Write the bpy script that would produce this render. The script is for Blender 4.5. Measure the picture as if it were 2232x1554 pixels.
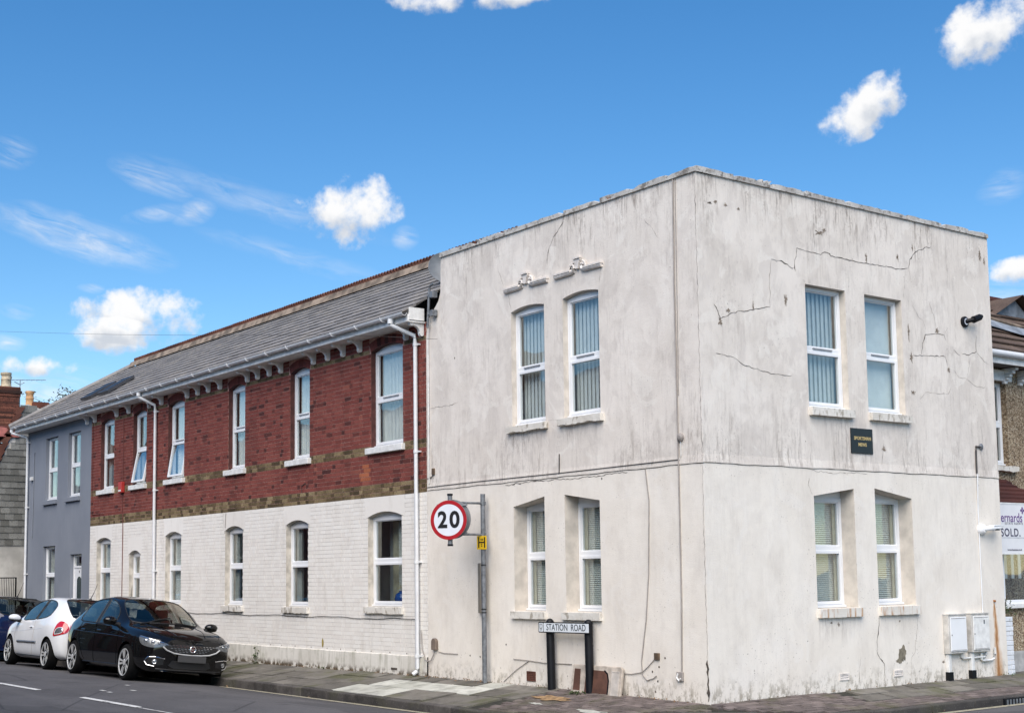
import bpy, bmesh, math, random
from mathutils import Vector, Matrix, Euler
from mathutils.geometry import tessellate_polygon
from mathutils.bvhtree import BVHTree

for o in list(bpy.data.objects):
    bpy.data.objects.remove(o, do_unlink=True)
SC = bpy.context.scene
COL = SC.collection
RND = random.Random(11)
rad = math.radians

# ------------------------------------------------------------------ camera
yaw, pitch, roll = rad(142.8296), rad(5.7940), rad(-0.7841)
fw = Vector((math.cos(yaw)*math.cos(pitch), math.sin(yaw)*math.cos(pitch), math.sin(pitch)))
ri = Vector((math.sin(yaw), -math.cos(yaw), 0.0))
up = ri.cross(fw)
ri2 = ri*math.cos(roll) + up*math.sin(roll)
up2 = up*math.cos(roll) - ri*math.sin(roll)
cd = bpy.data.cameras.new('camera')
cam = bpy.data.objects.new('camera', cd)
COL.objects.link(cam)
m = Matrix.Identity(4)
for i in range(3):
    m[i][0], m[i][1], m[i][2] = ri2[i], up2[i], -fw[i]
CAM = Vector((12.7064, -12.7305, 1.65))
m.translation = CAM
cam.matrix_world = m
cd.sensor_fit = 'HORIZONTAL'
cd.sensor_width = 36.0
cd.lens = 36.0*3010.3/2232.0
cd.shift_y = 173.06/2232.0
cd.clip_start, cd.clip_end = 0.1, 3000
SC.camera = cam

# ------------------------------------------------------------------ sun, sky, exposure
SUN_EL, SUN_HEAD = 48.0, -46.0        # degrees: elevation, compass heading of the sun (from +X towards +Y)
sd = bpy.data.lights.new('sun', 'SUN')
sd.energy = 3.3
sd.angle = rad(62)
sd.color = (1.0, 0.91, 0.79)
sun = bpy.data.objects.new('sun', sd)
COL.objects.link(sun)
sdir = Vector((math.cos(rad(SUN_EL))*math.cos(rad(SUN_HEAD)), math.cos(rad(SUN_EL))*math.sin(rad(SUN_HEAD)), math.sin(rad(SUN_EL))))
sun.rotation_euler = (-sdir).to_track_quat('-Z', 'Y').to_euler()
sun.location = (20, -20, 30)

CLOUDS = [(-0.833, 0.4888, 0.2593, 0.0349, 0.0199, 0.0, 1), (-0.5129, 0.783, 0.3519, 0.032, 0.015, 0.175, 1), (-0.582, 0.7497, 0.315, 0.032, 0.0122, 0.489, 1), (-0.9117, 0.3674, 0.184, 0.0415, 0.0166, 0.0, 1), (-0.921, 0.3515, 0.1677, 0.0249, 0.0106, 0.0, 1), (-0.5221, 0.8289, 0.201, 0.0206, 0.0086, 0.0, 1), (-0.7307, 0.5568, 0.3951, 0.0299, 0.0053, 0.0, 0.9), (-0.7638, 0.5105, 0.395, 0.0365, 0.0053, 0.0, 0.8), (-0.9157, 0.3258, 0.2354, 0.0415, 0.008, -0.244, 0.75), (-0.8893, 0.3653, 0.2752, 0.0199, 0.0053, -0.419, 0.7), (-0.8826, 0.3946, 0.2555, 0.0113, 0.004, 0.489, 0.7), (-0.8933, 0.3723, 0.2519, 0.0166, 0.0033, 0.175, 0.5), (-0.9411, 0.3047, 0.1466, 0.0266, 0.0073, 0.0, 0.8), (-0.9421, 0.3101, 0.1274, 0.0365, 0.014, 0.0, 0.62), (-0.917, 0.2786, 0.2854, 0.01, 0.0053, 0.0, 0.5), (-0.9392, 0.2909, 0.1823, 0.0086, 0.003, 0.0, 0.6), (-0.9442, 0.2868, 0.1619, 0.0086, 0.0033, 0.0, 0.7), (-0.5321, 0.8266, 0.183, 0.0199, 0.01, 0.0, 0.5), (-0.5215, 0.814, 0.2556, 0.012, 0.006, 0.349, 0.4), (-0.8624, 0.4319, 0.2639, 0.0631, 0.006, -0.279, 0.36), (-0.8156, 0.5258, 0.2416, 0.006, 0.0047, 0.0, 0.6), (-0.8589, 0.459, 0.2273, 0.0465, 0.0047, -0.244, 0.3), (-0.9202, 0.336, 0.2007, 0.006, 0.0023, 0.0, 0.6)]

world = bpy.data.worlds.new('World')
SC.world = world
world.use_nodes = True
wn, wl = world.node_tree.nodes, world.node_tree.links
wn.clear()
def W(t, **k):
    n = wn.new(t)
    for a, b in k.items():
        setattr(n, a, b)
    return n
def wmath(op, a, b=None, c=None, clamp=False):
    n = W('ShaderNodeMath', operation=op, use_clamp=clamp)
    for i, v in enumerate((a, b, c)):
        if v is None: continue
        if isinstance(v, (int, float)): n.inputs[i].default_value = v
        else: wl.new(v, n.inputs[i])
    return n.outputs[0]
out = W('ShaderNodeOutputWorld')
bg = W('ShaderNodeBackground')
bg.inputs['Strength'].default_value = 0.095
sky = W('ShaderNodeTexSky', sky_type='NISHITA')
sky.sun_disc = False
sky.sun_elevation = rad(SUN_EL)
sky.sun_rotation = rad(90.0 - SUN_HEAD)
sky.altitude = 0
sky.air_density = 1.0
sky.dust_density = 0.0
sky.ozone_density = 2.5
tc = W('ShaderNodeTexCoord')
dirv = tc.outputs['Generated']
nz = W('ShaderNodeTexNoise'); nz.inputs['Scale'].default_value = 46; nz.inputs['Detail'].default_value = 6; nz.inputs['Roughness'].default_value = 0.58
wl.new(dirv, nz.inputs['Vector'])
nw = W('ShaderNodeTexNoise'); nw.inputs['Scale'].default_value = 22; nw.inputs['Detail'].default_value = 3
wl.new(dirv, nw.inputs['Vector'])
sub = W('ShaderNodeVectorMath', operation='SUBTRACT'); wl.new(nw.outputs['Color'], sub.inputs[0]); sub.inputs[1].default_value = (0.5, 0.5, 0.5)
scl = W('ShaderNodeVectorMath', operation='SCALE'); wl.new(sub.outputs[0], scl.inputs[0]); scl.inputs['Scale'].default_value = 0.010
wadd = W('ShaderNodeVectorMath', operation='ADD'); wl.new(dirv, wadd.inputs[0]); wl.new(scl.outputs[0], wadd.inputs[1])
field = None; vsum = None; wisp = None
# one streaky noise for all the thin wisps, drawn out along their common drift
fz = Vector((-0.89, 0.37, 0.26)).normalized(); rz_ = fz.cross(Vector((0, 0, 1))).normalized(); uz_ = rz_.cross(fz)
ang = -0.26
mz = W('ShaderNodeMapping', vector_type='TEXTURE'); wl.new(dirv, mz.inputs['Vector'])
mz.inputs['Rotation'].default_value = Matrix((rz_*math.cos(ang)+uz_*math.sin(ang), uz_*math.cos(ang)-rz_*math.sin(ang), fz)).transposed().to_euler()
mz.inputs['Scale'].default_value = (0.030, 0.0065, 0.2)
wz = W('ShaderNodeTexNoise'); wl.new(mz.outputs[0], wz.inputs['Vector']); wz.inputs['Scale'].default_value = 1.0; wz.inputs['Detail'].default_value = 6; wz.inputs['Roughness'].default_value = 0.6; wz.inputs['Distortion'].default_value = 0.7
wzf = wmath('MULTIPLY', wmath('SUBTRACT', wz.outputs['Fac'], 0.34), 2.6, clamp=True)
for (dx, dy, dz, su, sv, ro, am) in CLOUDS:
    f = Vector((dx, dy, dz)); r_ = f.cross(Vector((0, 0, 1))).normalized(); u_ = r_.cross(f)
    r2 = r_*math.cos(ro) + u_*math.sin(ro); u2 = u_*math.cos(ro) - r_*math.sin(ro)
    mm = Matrix((r2, u2, f)).transposed()
    mp = W('ShaderNodeMapping', vector_type='TEXTURE')
    wl.new(wadd.outputs[0], mp.inputs['Vector'])
    mp.inputs['Location'].default_value = f
    mp.inputs['Rotation'].default_value = mm.to_euler()
    mp.inputs['Scale'].default_value = (su*1.2, sv*1.3, 0.2)
    ln = W('ShaderNodeVectorMath', operation='LENGTH'); wl.new(mp.outputs[0], ln.inputs[0])
    sx_ = W('ShaderNodeSeparateXYZ'); wl.new(mp.outputs[0], sx_.inputs[0])
    if am < 0.78:
        a_ = wmath('SUBTRACT', 1.0, wmath('MULTIPLY', ln.outputs['Value'], 0.72), clamp=True)
        wv = wmath('MULTIPLY', wmath('MULTIPLY', a_, wzf), am*1.05, clamp=True)
        wisp = wv if wisp is None else wmath('MAXIMUM', wisp, wv)
        continue
    v0 = wmath('POWER', wmath('SUBTRACT', 1.0, ln.outputs['Value'], clamp=True), 0.5)
    v = wmath('MULTIPLY', v0, am)
    vv = wmath('MULTIPLY', v0, sx_.outputs[1])
    field = v if field is None else wmath('MAXIMUM', field, v)
    vsum = vv if vsum is None else wmath('ADD', vsum, vv)
dens = wmath('ADD', wmath('MULTIPLY', wmath('SUBTRACT', nz.outputs['Fac'], 0.5), 1.7), field)
mr = W('ShaderNodeMapRange', interpolation_type='SMOOTHSTEP'); wl.new(dens, mr.inputs['Value'])
mr.inputs['From Min'].default_value = 0.34; mr.inputs['From Max'].default_value = 0.86
gate = W('ShaderNodeMapRange'); wl.new(field, gate.inputs['Value']); gate.inputs['From Min'].default_value = 0.02; gate.inputs['From Max'].default_value = 0.3
mask = wmath('MAXIMUM', wmath('MULTIPLY', wmath('MULTIPLY', mr.outputs[0], gate.outputs[0]), 0.97), wisp)
nb = W('ShaderNodeTexNoise'); nb.inputs['Scale'].default_value = 70; nb.inputs['Detail'].default_value = 5
wl.new(dirv, nb.inputs['Vector'])
lit = wmath('ADD', wmath('MULTIPLY', vsum, 1.1), wmath('MULTIPLY', wmath('SUBTRACT', nb.outputs['Fac'], 0.5), 1.3))
cr = W('ShaderNodeMapRange', interpolation_type='SMOOTHSTEP'); wl.new(lit, cr.inputs['Value'])
cr.inputs['From Min'].default_value = -0.55; cr.inputs['From Max'].default_value = 0.15
cmx = W('ShaderNodeMix', data_type='RGBA'); wl.new(cr.outputs[0], cmx.inputs[0])
cmx.inputs[6].default_value = (4.1, 4.35, 4.75, 1); cmx.inputs[7].default_value = (6.5, 6.45, 6.4, 1)
mix = W('ShaderNodeMix', data_type='RGBA')
wl.new(mask, mix.inputs[0])
hs = W('ShaderNodeHueSaturation'); hs.inputs['Saturation'].default_value = 1.32
wl.new(sky.outputs[0], hs.inputs['Color'])
wl.new(hs.outputs[0], mix.inputs[6])
wl.new(cmx.outputs[2], mix.inputs[7])
wl.new(mix.outputs[2], bg.inputs['Color'])
wl.new(bg.outputs[0], out.inputs['Surface'])

SC.view_settings.view_transform = 'Standard'
SC.view_settings.look = 'None'
SC.view_settings.exposure = 0.72
SC.view_settings.gamma = 1.0
SC.view_settings.use_curve_mapping = False
SC.render.engine = 'CYCLES'
SC.cycles.max_bounces = 6
SC.cycles.diffuse_bounces = 3
SC.cycles.glossy_bounces = 3
SC.cycles.transparent_max_bounces = 12
SC.cycles.caustics_reflective = False
SC.cycles.caustics_refractive = False

# ------------------------------------------------------------------ helpers
ORI = {}
def tag(o, label=None, cat=None, group=None, kind=None):
    if label: o['label'] = label
    if cat: o['category'] = cat
    if group: o['group'] = group
    if kind: o['kind'] = kind
    return o
def thing(name, label, cat, loc=(0, 0, 0), group=None):
    o = bpy.data.objects.new(name, None)
    o.empty_display_size = 0.2
    COL.objects.link(o)
    o.location = loc
    ORI[o.name] = Vector(loc)
    return tag(o, label, cat, group)
def origin(p):
    return ORI.get(p.name, Vector((0, 0, 0))) if p else Vector((0, 0, 0))
def linkobj(name, me, mat, parent):
    o = bpy.data.objects.new(name, me)
    if mat and not me.materials: me.materials.append(mat)
    COL.objects.link(o)
    if parent:
        o.parent = parent
        ORI[o.name] = origin(parent)
    return o
ID = Matrix.Identity(4)
class MB:
    def __init__(s, T=ID):
        s.v, s.f, s.T, s.rnd = [], [], T, []
    def add(s, vs, fs, r=None):
        n = len(s.v)
        s.v += [s.T @ Vector(v) for v in vs]
        s.f += [tuple(i+n for i in f) for f in fs]
        s.rnd += [r if r is not None else 0.0]*len(fs)
    def box(s, x0, x1, y0, y1, z0, z1, r=None):
        s.add([(x0,y0,z0),(x1,y0,z0),(x1,y1,z0),(x0,y1,z0),(x0,y0,z1),(x1,y0,z1),(x1,y1,z1),(x0,y1,z1)],
              [(0,3,2,1),(4,5,6,7),(0,1,5,4),(1,2,6,5),(2,3,7,6),(3,0,4,7)], r)
    def quad(s, *p, r=None):
        s.add(p, [tuple(range(len(p)))], r)
    def prism(s, poly, d0, d1, r=None):
        # poly in (u,z), anticlockwise seen from the front (-d side); extruded from d0 (front) to d1
        n = len(poly)
        vs = [(u, d0, z) for u, z in poly] + [(u, d1, z) for u, z in poly]
        s.add(vs, [tuple(range(n)), tuple(range(2*n-1, n-1, -1))] + [(i, i+n, (i+1) % n+n, (i+1) % n) for i in range(n)], r)
    def tube(s, path, r, n=8, cap=True):
        path = [Vector(p) for p in path]
        rings = []
        for i, p in enumerate(path):
            a = path[max(0, i-1)]; b = path[min(len(path)-1, i+1)]
            t = (b-a).normalized()
            ref = Vector((0, 0, 1)) if abs(t.z) < 0.9 else Vector((1, 0, 0))
            x = t.cross(ref).normalized(); y = x.cross(t)
            rr = r[i] if isinstance(r, (list, tuple)) else r
            rings.append([p + (x*math.cos(2*math.pi*k/n) + y*math.sin(2*math.pi*k/n))*rr for k in range(n)])
        vs = [v for ring in rings for v in ring]
        fs = []
        for i in range(len(path)-1):
            for k in range(n):
                fs.append((i*n+k, i*n+(k+1) % n, (i+1)*n+(k+1) % n, (i+1)*n+k))
        if cap:
            fs.append(tuple(range(n-1, -1, -1)))
            fs.append(tuple((len(path)-1)*n+k for k in range(n)))
        s.add(vs, fs)
    def lathe(s, prof, c=(0, 0, 0), axis='Z', n=24):
        # prof: (radius, height) list
        vs = []
        for r_, h in prof:
            for k in range(n):
                a = 2*math.pi*k/n
                p = (r_*math.cos(a), r_*math.sin(a), h)
                if axis == 'X': p = (p[2], p[0], p[1])
                if axis == 'Y': p = (p[1], p[2], p[0])
                vs.append((p[0]+c[0], p[1]+c[1], p[2]+c[2]))
        fs = []
        for i in range(len(prof)-1):
            for k in range(n):
                fs.append((i*n+k, i*n+(k+1) % n, (i+1)*n+(k+1) % n, (i+1)*n+k))
        fs.append(tuple(range(n-1, -1, -1)))
        fs.append(tuple((len(prof)-1)*n+k for k in range(n)))
        s.add(vs, fs)
    def ribbon(s, pts, w, d=-0.003):
        # flat jagged ribbon lying on the facade (u,z), width list or value
        P = [Vector((a, b)) for a, b in pts]
        l, r_ = [], []
        for i, p in enumerate(P):
            t = (P[min(i+1, len(P)-1)] - P[max(i-1, 0)])
            t = t.normalized() if t.length > 1e-6 else Vector((1, 0))
            nrm = Vector((-t.y, t.x))
            ww = w[i] if isinstance(w, list) else w
            l.append(p + nrm*ww*0.5); r_.append(p - nrm*ww*0.5)
        vs = [(a.x, d, a.y) for a in l] + [(a.x, d, a.y) for a in r_]
        n = len(P)
        s.add(vs, [(i, i+1, n+i+1, n+i) for i in range(n-1)])
    def mesh(s, name, org=Vector((0, 0, 0)), smooth=False, attr=False):
        me = bpy.data.meshes.new(name)
        me.from_pydata([tuple(v-org) for v in s.v], [], s.f)
        if attr:
            at = me.attributes.new('rnd', 'FLOAT', 'FACE')
            at.data.foreach_set('value', s.rnd)
        if smooth:
            me.polygons.foreach_set('use_smooth', [True]*len(me.polygons))
        me.update()
        return me
    def build(s, name, mat, parent=None, smooth=False, attr=False, bevel=0.0, fix=False):
        me = s.mesh(name, origin(parent), smooth, attr)
        if fix:
            b = bmesh.new(); b.from_mesh(me); bmesh.ops.recalc_face_normals(b, faces=b.faces); b.to_mesh(me); b.free()
        o = linkobj(name, me, mat, parent)
        if bevel:
            md = o.modifiers.new('bevel', 'BEVEL'); md.width = bevel; md.segments = 2; md.limit_method = 'ANGLE'; md.angle_limit = rad(40)
        if smooth:
            try: me.set_sharp_from_angle(angle=rad(45))
            except Exception: pass
        return o
def text_mesh(body, size, T, parent, mat, name, bold=0.0, extrude=0.001, align='CENTER', sx=1.0, space=1.0, shear=0.0):
    cu = bpy.data.curves.new('txt', 'FONT')
    cu.body = body; cu.size = size; cu.align_x = align; cu.align_y = 'CENTER'
    cu.offset = bold; cu.extrude = extrude; cu.resolution_u = 4; cu.space_character = space; cu.shear = shear
    o = bpy.data.objects.new('txt', cu); COL.objects.link(o)
    dg = bpy.context.evaluated_depsgraph_get()
    me = bpy.data.meshes.new_from_object(o.evaluated_get(dg))
    bpy.data.objects.remove(o, do_unlink=True)
    # font lies in XY: X -> u, Y -> z, Z -> -d
    Q = Matrix(((sx, 0, 0, 0), (0, 0, -1, 0), (0, 1, 0, 0), (0, 0, 0, 1)))
    me.transform(T @ Q)
    me.transform(Matrix.Translation(-origin(parent)))
    me.materials.clear()
    return linkobj(name, me, mat, parent)

# ------------------------------------------------------------------ materials
MATS = {}
class NT:
    def __init__(s, name):
        s.m = bpy.data.materials.new(name); s.m.use_nodes = True
        s.n, s.l = s.m.node_tree.nodes, s.m.node_tree.links
        s.b = s.n['Principled BSDF']
        MATS[name] = s.m
    def node(s, t, **k):
        n = s.n.new(t)
        for a, b in k.items(): setattr(n, a, b)
        return n
    def put(s, sock, v):
        if hasattr(v, 'is_output') or hasattr(v, 'links'): s.l.new(v, sock)
        elif isinstance(v, (tuple, list)) and len(v) == 3 and len(sock.default_value) == 4: sock.default_value = (*v, 1)
        else: sock.default_value = v
    def math(s, op, a, b=None, clamp=False):
        n = s.node('ShaderNodeMath', operation=op, use_clamp=clamp)
        s.put(n.inputs[0], a)
        if b is not None: s.put(n.inputs[1], b)
        return n.outputs[0]
    def pos(s): 
        return s.node('ShaderNodeNewGeometry').outputs['Position']
    def obj(s):
        return s.node('ShaderNodeTexCoord').outputs['Object']
    def mapv(s, v, scale=(1, 1, 1), loc=(0, 0, 0)):
        n = s.node('ShaderNodeMapping'); s.l.new(v, n.inputs[0]); n.inputs['Scale'].default_value = scale; n.inputs['Location'].default_value = loc
        return n.outputs[0]
    def noise(s, v, scale, detail=4, rough=0.55, dist=0.0):
        n = s.node('ShaderNodeTexNoise'); s.l.new(v, n.inputs['Vector']); n.inputs['Scale'].default_value = scale
        n.inputs['Detail'].default_value = detail; n.inputs['Roughness'].default_value = rough; n.inputs['Distortion'].default_value = dist
        return n.outputs['Fac']
    def voro(s, v, scale, feature='F1'):
        n = s.node('ShaderNodeTexVoronoi', feature=feature); s.l.new(v, n.inputs['Vector']); n.inputs['Scale'].default_value = scale
        return n.outputs['Distance']
    def ramp(s, v, a, b, lo=0.0, hi=1.0, smooth=True):
        n = s.node('ShaderNodeMapRange', interpolation_type='SMOOTHSTEP' if smooth else 'LINEAR')
        s.l.new(v, n.inputs['Value'])
        n.inputs['From Min'].default_value = a; n.inputs['From Max'].default_value = b
        n.inputs['To Min'].default_value = lo; n.inputs['To Max'].default_value = hi
        return n.outputs[0]
    def mix(s, fac, a, b, mode='MIX'):
        n = s.node('ShaderNodeMix', data_type='RGBA', blend_type=mode)
        s.put(n.inputs[0], fac); s.put(n.inputs[6], a); s.put(n.inputs[7], b)
        return n.outputs[2]
    def crmp(s, v, stops):
        n = s.node('ShaderNodeValToRGB'); s.l.new(v, n.inputs[0])
        e = n.color_ramp.elements
        while len(e) > 1: e.remove(e[-1])
        e[0].position = stops[0][0]; e[0].color = (*stops[0][1], 1)
        for p, c in stops[1:]:
            q = e.new(p); q.color = (*c, 1)
        return n.outputs[0]
    def sep(s, v):
        n = s.node('ShaderNodeSeparateXYZ'); s.l.new(v, n.inputs[0]); return n.outputs
    def bump(s, h, strength=0.3, dist=0.01):
        n = s.node('ShaderNodeBump'); s.l.new(h, n.inputs['Height']); n.inputs['Strength'].default_value = strength; n.inputs['Distance'].default_value = dist
        s.l.new(n.outputs[0], s.b.inputs['Normal'])
    def fin(s, col, rough=0.6, metal=0.0, spec=None):
        s.put(s.b.inputs['Base Color'], col); s.put(s.b.inputs['Roughness'], rough); s.b.inputs['Metallic'].default_value = metal
        if spec is not None: s.b.inputs['Specular IOR Level'].default_value = spec
        return s.m
def plain(name, col, rough=0.5, metal=0.0, var=0.12, scale=6.0, coat=0.0, bump=0.0, spec=None):
    t = NT(name)
    n = t.noise(t.pos(), scale, 5)
    c = t.mix(t.ramp(n, 0.3, 0.7), tuple(x*(1-var) for x in col), tuple(min(1, x*(1+var)) for x in col))
    if coat:
        t.b.inputs['Coat Weight'].default_value = coat; t.b.inputs['Coat Roughness'].default_value = 0.03
    if bump: t.bump(t.noise(t.pos(), scale*12, 4), bump, 0.004)
    return t.fin(c, rough, metal, spec)
def rndval(t):
    oi = t.node('ShaderNodeObjectInfo'); at = t.node('ShaderNodeAttribute', attribute_name='rnd')
    return t.math('FRACT', t.math('ADD', oi.outputs['Random'], at.outputs['Fac']))

def streaks(t, P, sc=7.0, lo=0.52, hi=0.72, zs=0.12):
    return t.ramp(t.noise(t.mapv(P, (1, 1, zs)), sc, 6, 0.62), lo, hi)

# weathered cream-white masonry paint on render
def make_render():
    t = NT('painted_render')
    P = t.pos(); sx, sy, z = t.sep(P)
    big = t.noise(P, 0.9, 4)
    base_up = t.mix(t.ramp(big, 0.35, 0.65), (0.705, 0.645, 0.585), (0.775, 0.715, 0.655))
    base_lo = t.mix(t.ramp(t.noise(P, 1.3, 4), 0.3, 0.7), (0.775, 0.715, 0.64), (0.825, 0.77, 0.70))
    c = t.mix(t.ramp(z, 3.07, 3.09), base_lo, base_up)
    upm = t.ramp(z, 3.06, 3.14, 0.35, 1.0)
    # blotches of bare grey film and paler brushed-out repairs, each with its own edge
    bl = t.ramp(t.noise(t.mapv(P, (1, 1, 0.7), (7, 3, 2)), 1.7, 6, 0.62, 0.5), 0.50, 0.60)
    c = t.mix(t.math('MULTIPLY', t.math('MULTIPLY', bl, upm), 0.24), c, (0.46, 0.415, 0.385))
    bl2 = t.ramp(t.noise(t.mapv(P, (1, 1, 0.55), (1, 9, 4)), 3.6, 6, 0.68, 0.4), 0.53, 0.62)
    c = t.mix(t.math('MULTIPLY', t.math('MULTIPLY', bl2, upm), 0.20), c, (0.43, 0.38, 0.345))
    pat = t.ramp(t.noise(P, 2.2, 5, 0.6, 0.8), 0.56, 0.61)
    c = t.mix(t.math('MULTIPLY', pat, 0.55), c, (0.80, 0.75, 0.69))
    # rain runs: start under the coping and under the sills, and die out downwards
    f1 = t.ramp(t.noise(t.mapv(P, (1, 1, 0.16)), 13, 6, 0.74), 0.48, 0.64)
    f2 = t.ramp(t.noise(t.mapv(P, (1, 1, 0.07), (3, 1, 0)), 28, 6, 0.66), 0.50, 0.68)
    f3 = t.ramp(t.noise(P, 21, 5, 0.75), 0.50, 0.66)
    fine = t.math('MAXIMUM', t.math('MAXIMUM', f1, t.math('MULTIPLY', f2, 0.8)), t.math('MULTIPLY', f3, 0.6))
    patch_ = t.ramp(t.noise(t.mapv(P, (1, 1, 0.35), (5, 2, 1)), 1.9, 5, 0.6), 0.42, 0.62)
    lenz = t.math('ADD', z, t.math('MULTIPLY', t.math('SUBTRACT', t.noise(t.mapv(P, (1, 1, 0.02)), 5, 4), 0.5), 2.4))
    topm = t.ramp(lenz, 6.0, 7.15)
    midm = t.math('MULTIPLY', t.math('MULTIPLY', t.ramp(z, 3.06, 3.12), t.ramp(lenz, 4.3, 3.2)), 0.6)
    wgt = t.math('MAXIMUM', topm, midm)
    def drip(coord, other, lo, u0, u1, zt, ln_, amt):
        inu = t.math('MULTIPLY', t.ramp(coord, u0-0.03, u0+0.05), t.ramp(coord, u1+0.03, u1-0.05))
        inz = t.math('MULTIPLY', t.ramp(z, zt-ln_, zt), t.math('LESS_THAN', z, zt))
        side_ = t.math('GREATER_THAN', other, -0.02) if lo else t.math('LESS_THAN', other, 0.02)
        return t.math('MULTIPLY', t.math('MULTIPLY', t.math('MULTIPLY', inu, inz), side_), amt)
    for (co, ot, lo, u0, u1, zt, ln_, amt) in ((sx, sy, False, -4.15, -3.19, 3.83, 0.7, 0.9), (sx, sy, False, -2.9, -1.93, 3.83, 0.65, 0.9), (sy, sx, True, 2.09, 3.01, 3.83, 0.55, 0.7), (sy, sx, True, 3.39, 4.31, 3.83, 0.6, 0.8),
                                                 (sx, sy, False, -4.12, -3.30, 1.02, 0.5, 0.4), (sx, sy, False, -2.9, -2.05, 1.02, 0.5, 0.4), (sy, sx, True, 2.12, 3.04, 1.03, 0.5, 0.5), (sy, sx, True, 3.44, 4.33, 1.03, 0.5, 0.5)):
        wgt = t.math('MAXIMUM', wgt, drip(co, ot, lo, u0, u1, zt, ln_, amt))
    wgt = t.math('MULTIPLY', wgt, t.math('ADD', 0.25, t.math('MULTIPLY', patch_, 0.85)))
    wgt = t.math('MAXIMUM', wgt, t.math('MULTIPLY', t.math('MULTIPLY', patch_, upm), 0.26))
    c = t.mix(t.math('MULTIPLY', t.math('MULTIPLY', fine, wgt), 0.95, True), c, (0.235, 0.195, 0.17))
    # dark lichen speckles
    sp = t.math('MULTIPLY', t.ramp(t.noise(P, 34, 4), 0.62, 0.70), t.ramp(t.noise(P, 1.1, 3), 0.46, 0.62))
    c = t.mix(t.math('MULTIPLY', sp, 0.6), c, (0.15, 0.13, 0.11))
    # thin uneven grey film
    c = t.mix(t.math('MULTIPLY', t.ramp(t.noise(t.mapv(P, (1, 1, 0.4)), 3.2, 6, 0.72), 0.46, 0.68), 0.14), c, (0.40, 0.35, 0.30))
    # splashed foot of the wall
    foot = t.math('MULTIPLY', t.ramp(z, 0.40, 0.0), t.ramp(t.noise(t.mapv(P, (1, 1, 0.6)), 8.5, 6, 0.75), 0.46, 0.62))
    c = t.mix(t.math('MULTIPLY', foot, 0.72), c, (0.21, 0.18, 0.13))
    pock = t.math('MULTIPLY', t.ramp(z, 1.0, 0.1), t.ramp(t.noise(P, 17, 5), 0.65, 0.70))
    c = t.mix(t.math('MULTIPLY', pock, 0.7), c, (0.24, 0.21, 0.17))
    # rust run below the old bracket on the short wall
    wob = t.math('MULTIPLY', t.math('SUBTRACT', t.noise(t.mapv(P, (1, 1, 0.3)), 11, 6, 0.65), 0.5), 0.16)
    dy = t.math('ABSOLUTE', t.math('ADD', t.math('SUBTRACT', sy, t.math('ADD', 6.30, t.math('MULTIPLY', z, -0.045))), wob))
    wd = t.math('ADD', 0.022, t.math('MULTIPLY', t.math('SUBTRACT', 1.17, z), 0.10))
    rr_ = t.math('DIVIDE', dy, t.math('MAXIMUM', wd, 0.01))
    rm = t.math('MULTIPLY', t.math('MULTIPLY', t.ramp(rr_, 1.25, 0.1), t.ramp(z, 1.175, 1.10)), t.ramp(sx, -0.02, -0.01))
    c = t.mix(t.math('MULTIPLY', rm, 0.85), c, (0.50, 0.25, 0.085))
    rm2 = t.math('MULTIPLY', t.math('MULTIPLY', t.ramp(rr_, 0.45, 0.05), t.ramp(z, 1.175, 1.13)), t.ramp(sx, -0.02, -0.01))
    c = t.mix(t.math('MULTIPLY', rm2, 0.7), c, (0.28, 0.115, 0.035))
    h = t.math('ADD', t.math('MULTIPLY', t.noise(P, 4.0, 5), 1.0), t.math('MULTIPLY', t.noise(P, 60, 4), 0.35))
    t.bump(h, 0.35, 0.02)
    return t.fin(c, 0.9, spec=0.25)
M_RENDER = make_render()

def brick_mat(name, stops, rough=0.88, dirt=0.35, dcol=(0.03, 0.02, 0.018), bstr=0.4):
    t = NT(name)
    P = t.pos(); r = rndval(t)
    c = t.crmp(r, stops)
    c = t.mix(t.math('MULTIPLY', t.ramp(t.noise(P, 30, 5), 0.45, 0.7), dirt), c, dcol)
    c = t.mix(t.math('MULTIPLY', t.ramp(t.noise(t.mapv(P, (1, 1, 0.5)), 1.6, 5), 0.45, 0.75), dirt*0.9), c, dcol)
    t.bump(t.noise(P, 90, 4), bstr, 0.004)
    return t.fin(c, rough, spec=0.2)
M_RED = brick_mat('red_brick', [(0, (0.07, 0.026, 0.025)), (0.05, (0.10, 0.032, 0.028)), (0.14, (0.185, 0.050, 0.041)), (0.6, (0.215, 0.060, 0.049)), (0.97, (0.24, 0.072, 0.057)), (1, (0.28, 0.09, 0.065))])
M_ORANGE = brick_mat('orange_brick', [(0, (0.32, 0.10, 0.05)), (1, (0.42, 0.14, 0.07))], dirt=0.35)
M_YEL = brick_mat('buff_brick', [(0, (0.07, 0.05, 0.028)), (0.4, (0.155, 0.112, 0.06)), (0.75, (0.235, 0.175, 0.095)), (1, (0.31, 0.24, 0.14))], dirt=0.6, dcol=(0.03, 0.024, 0.014))
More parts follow.
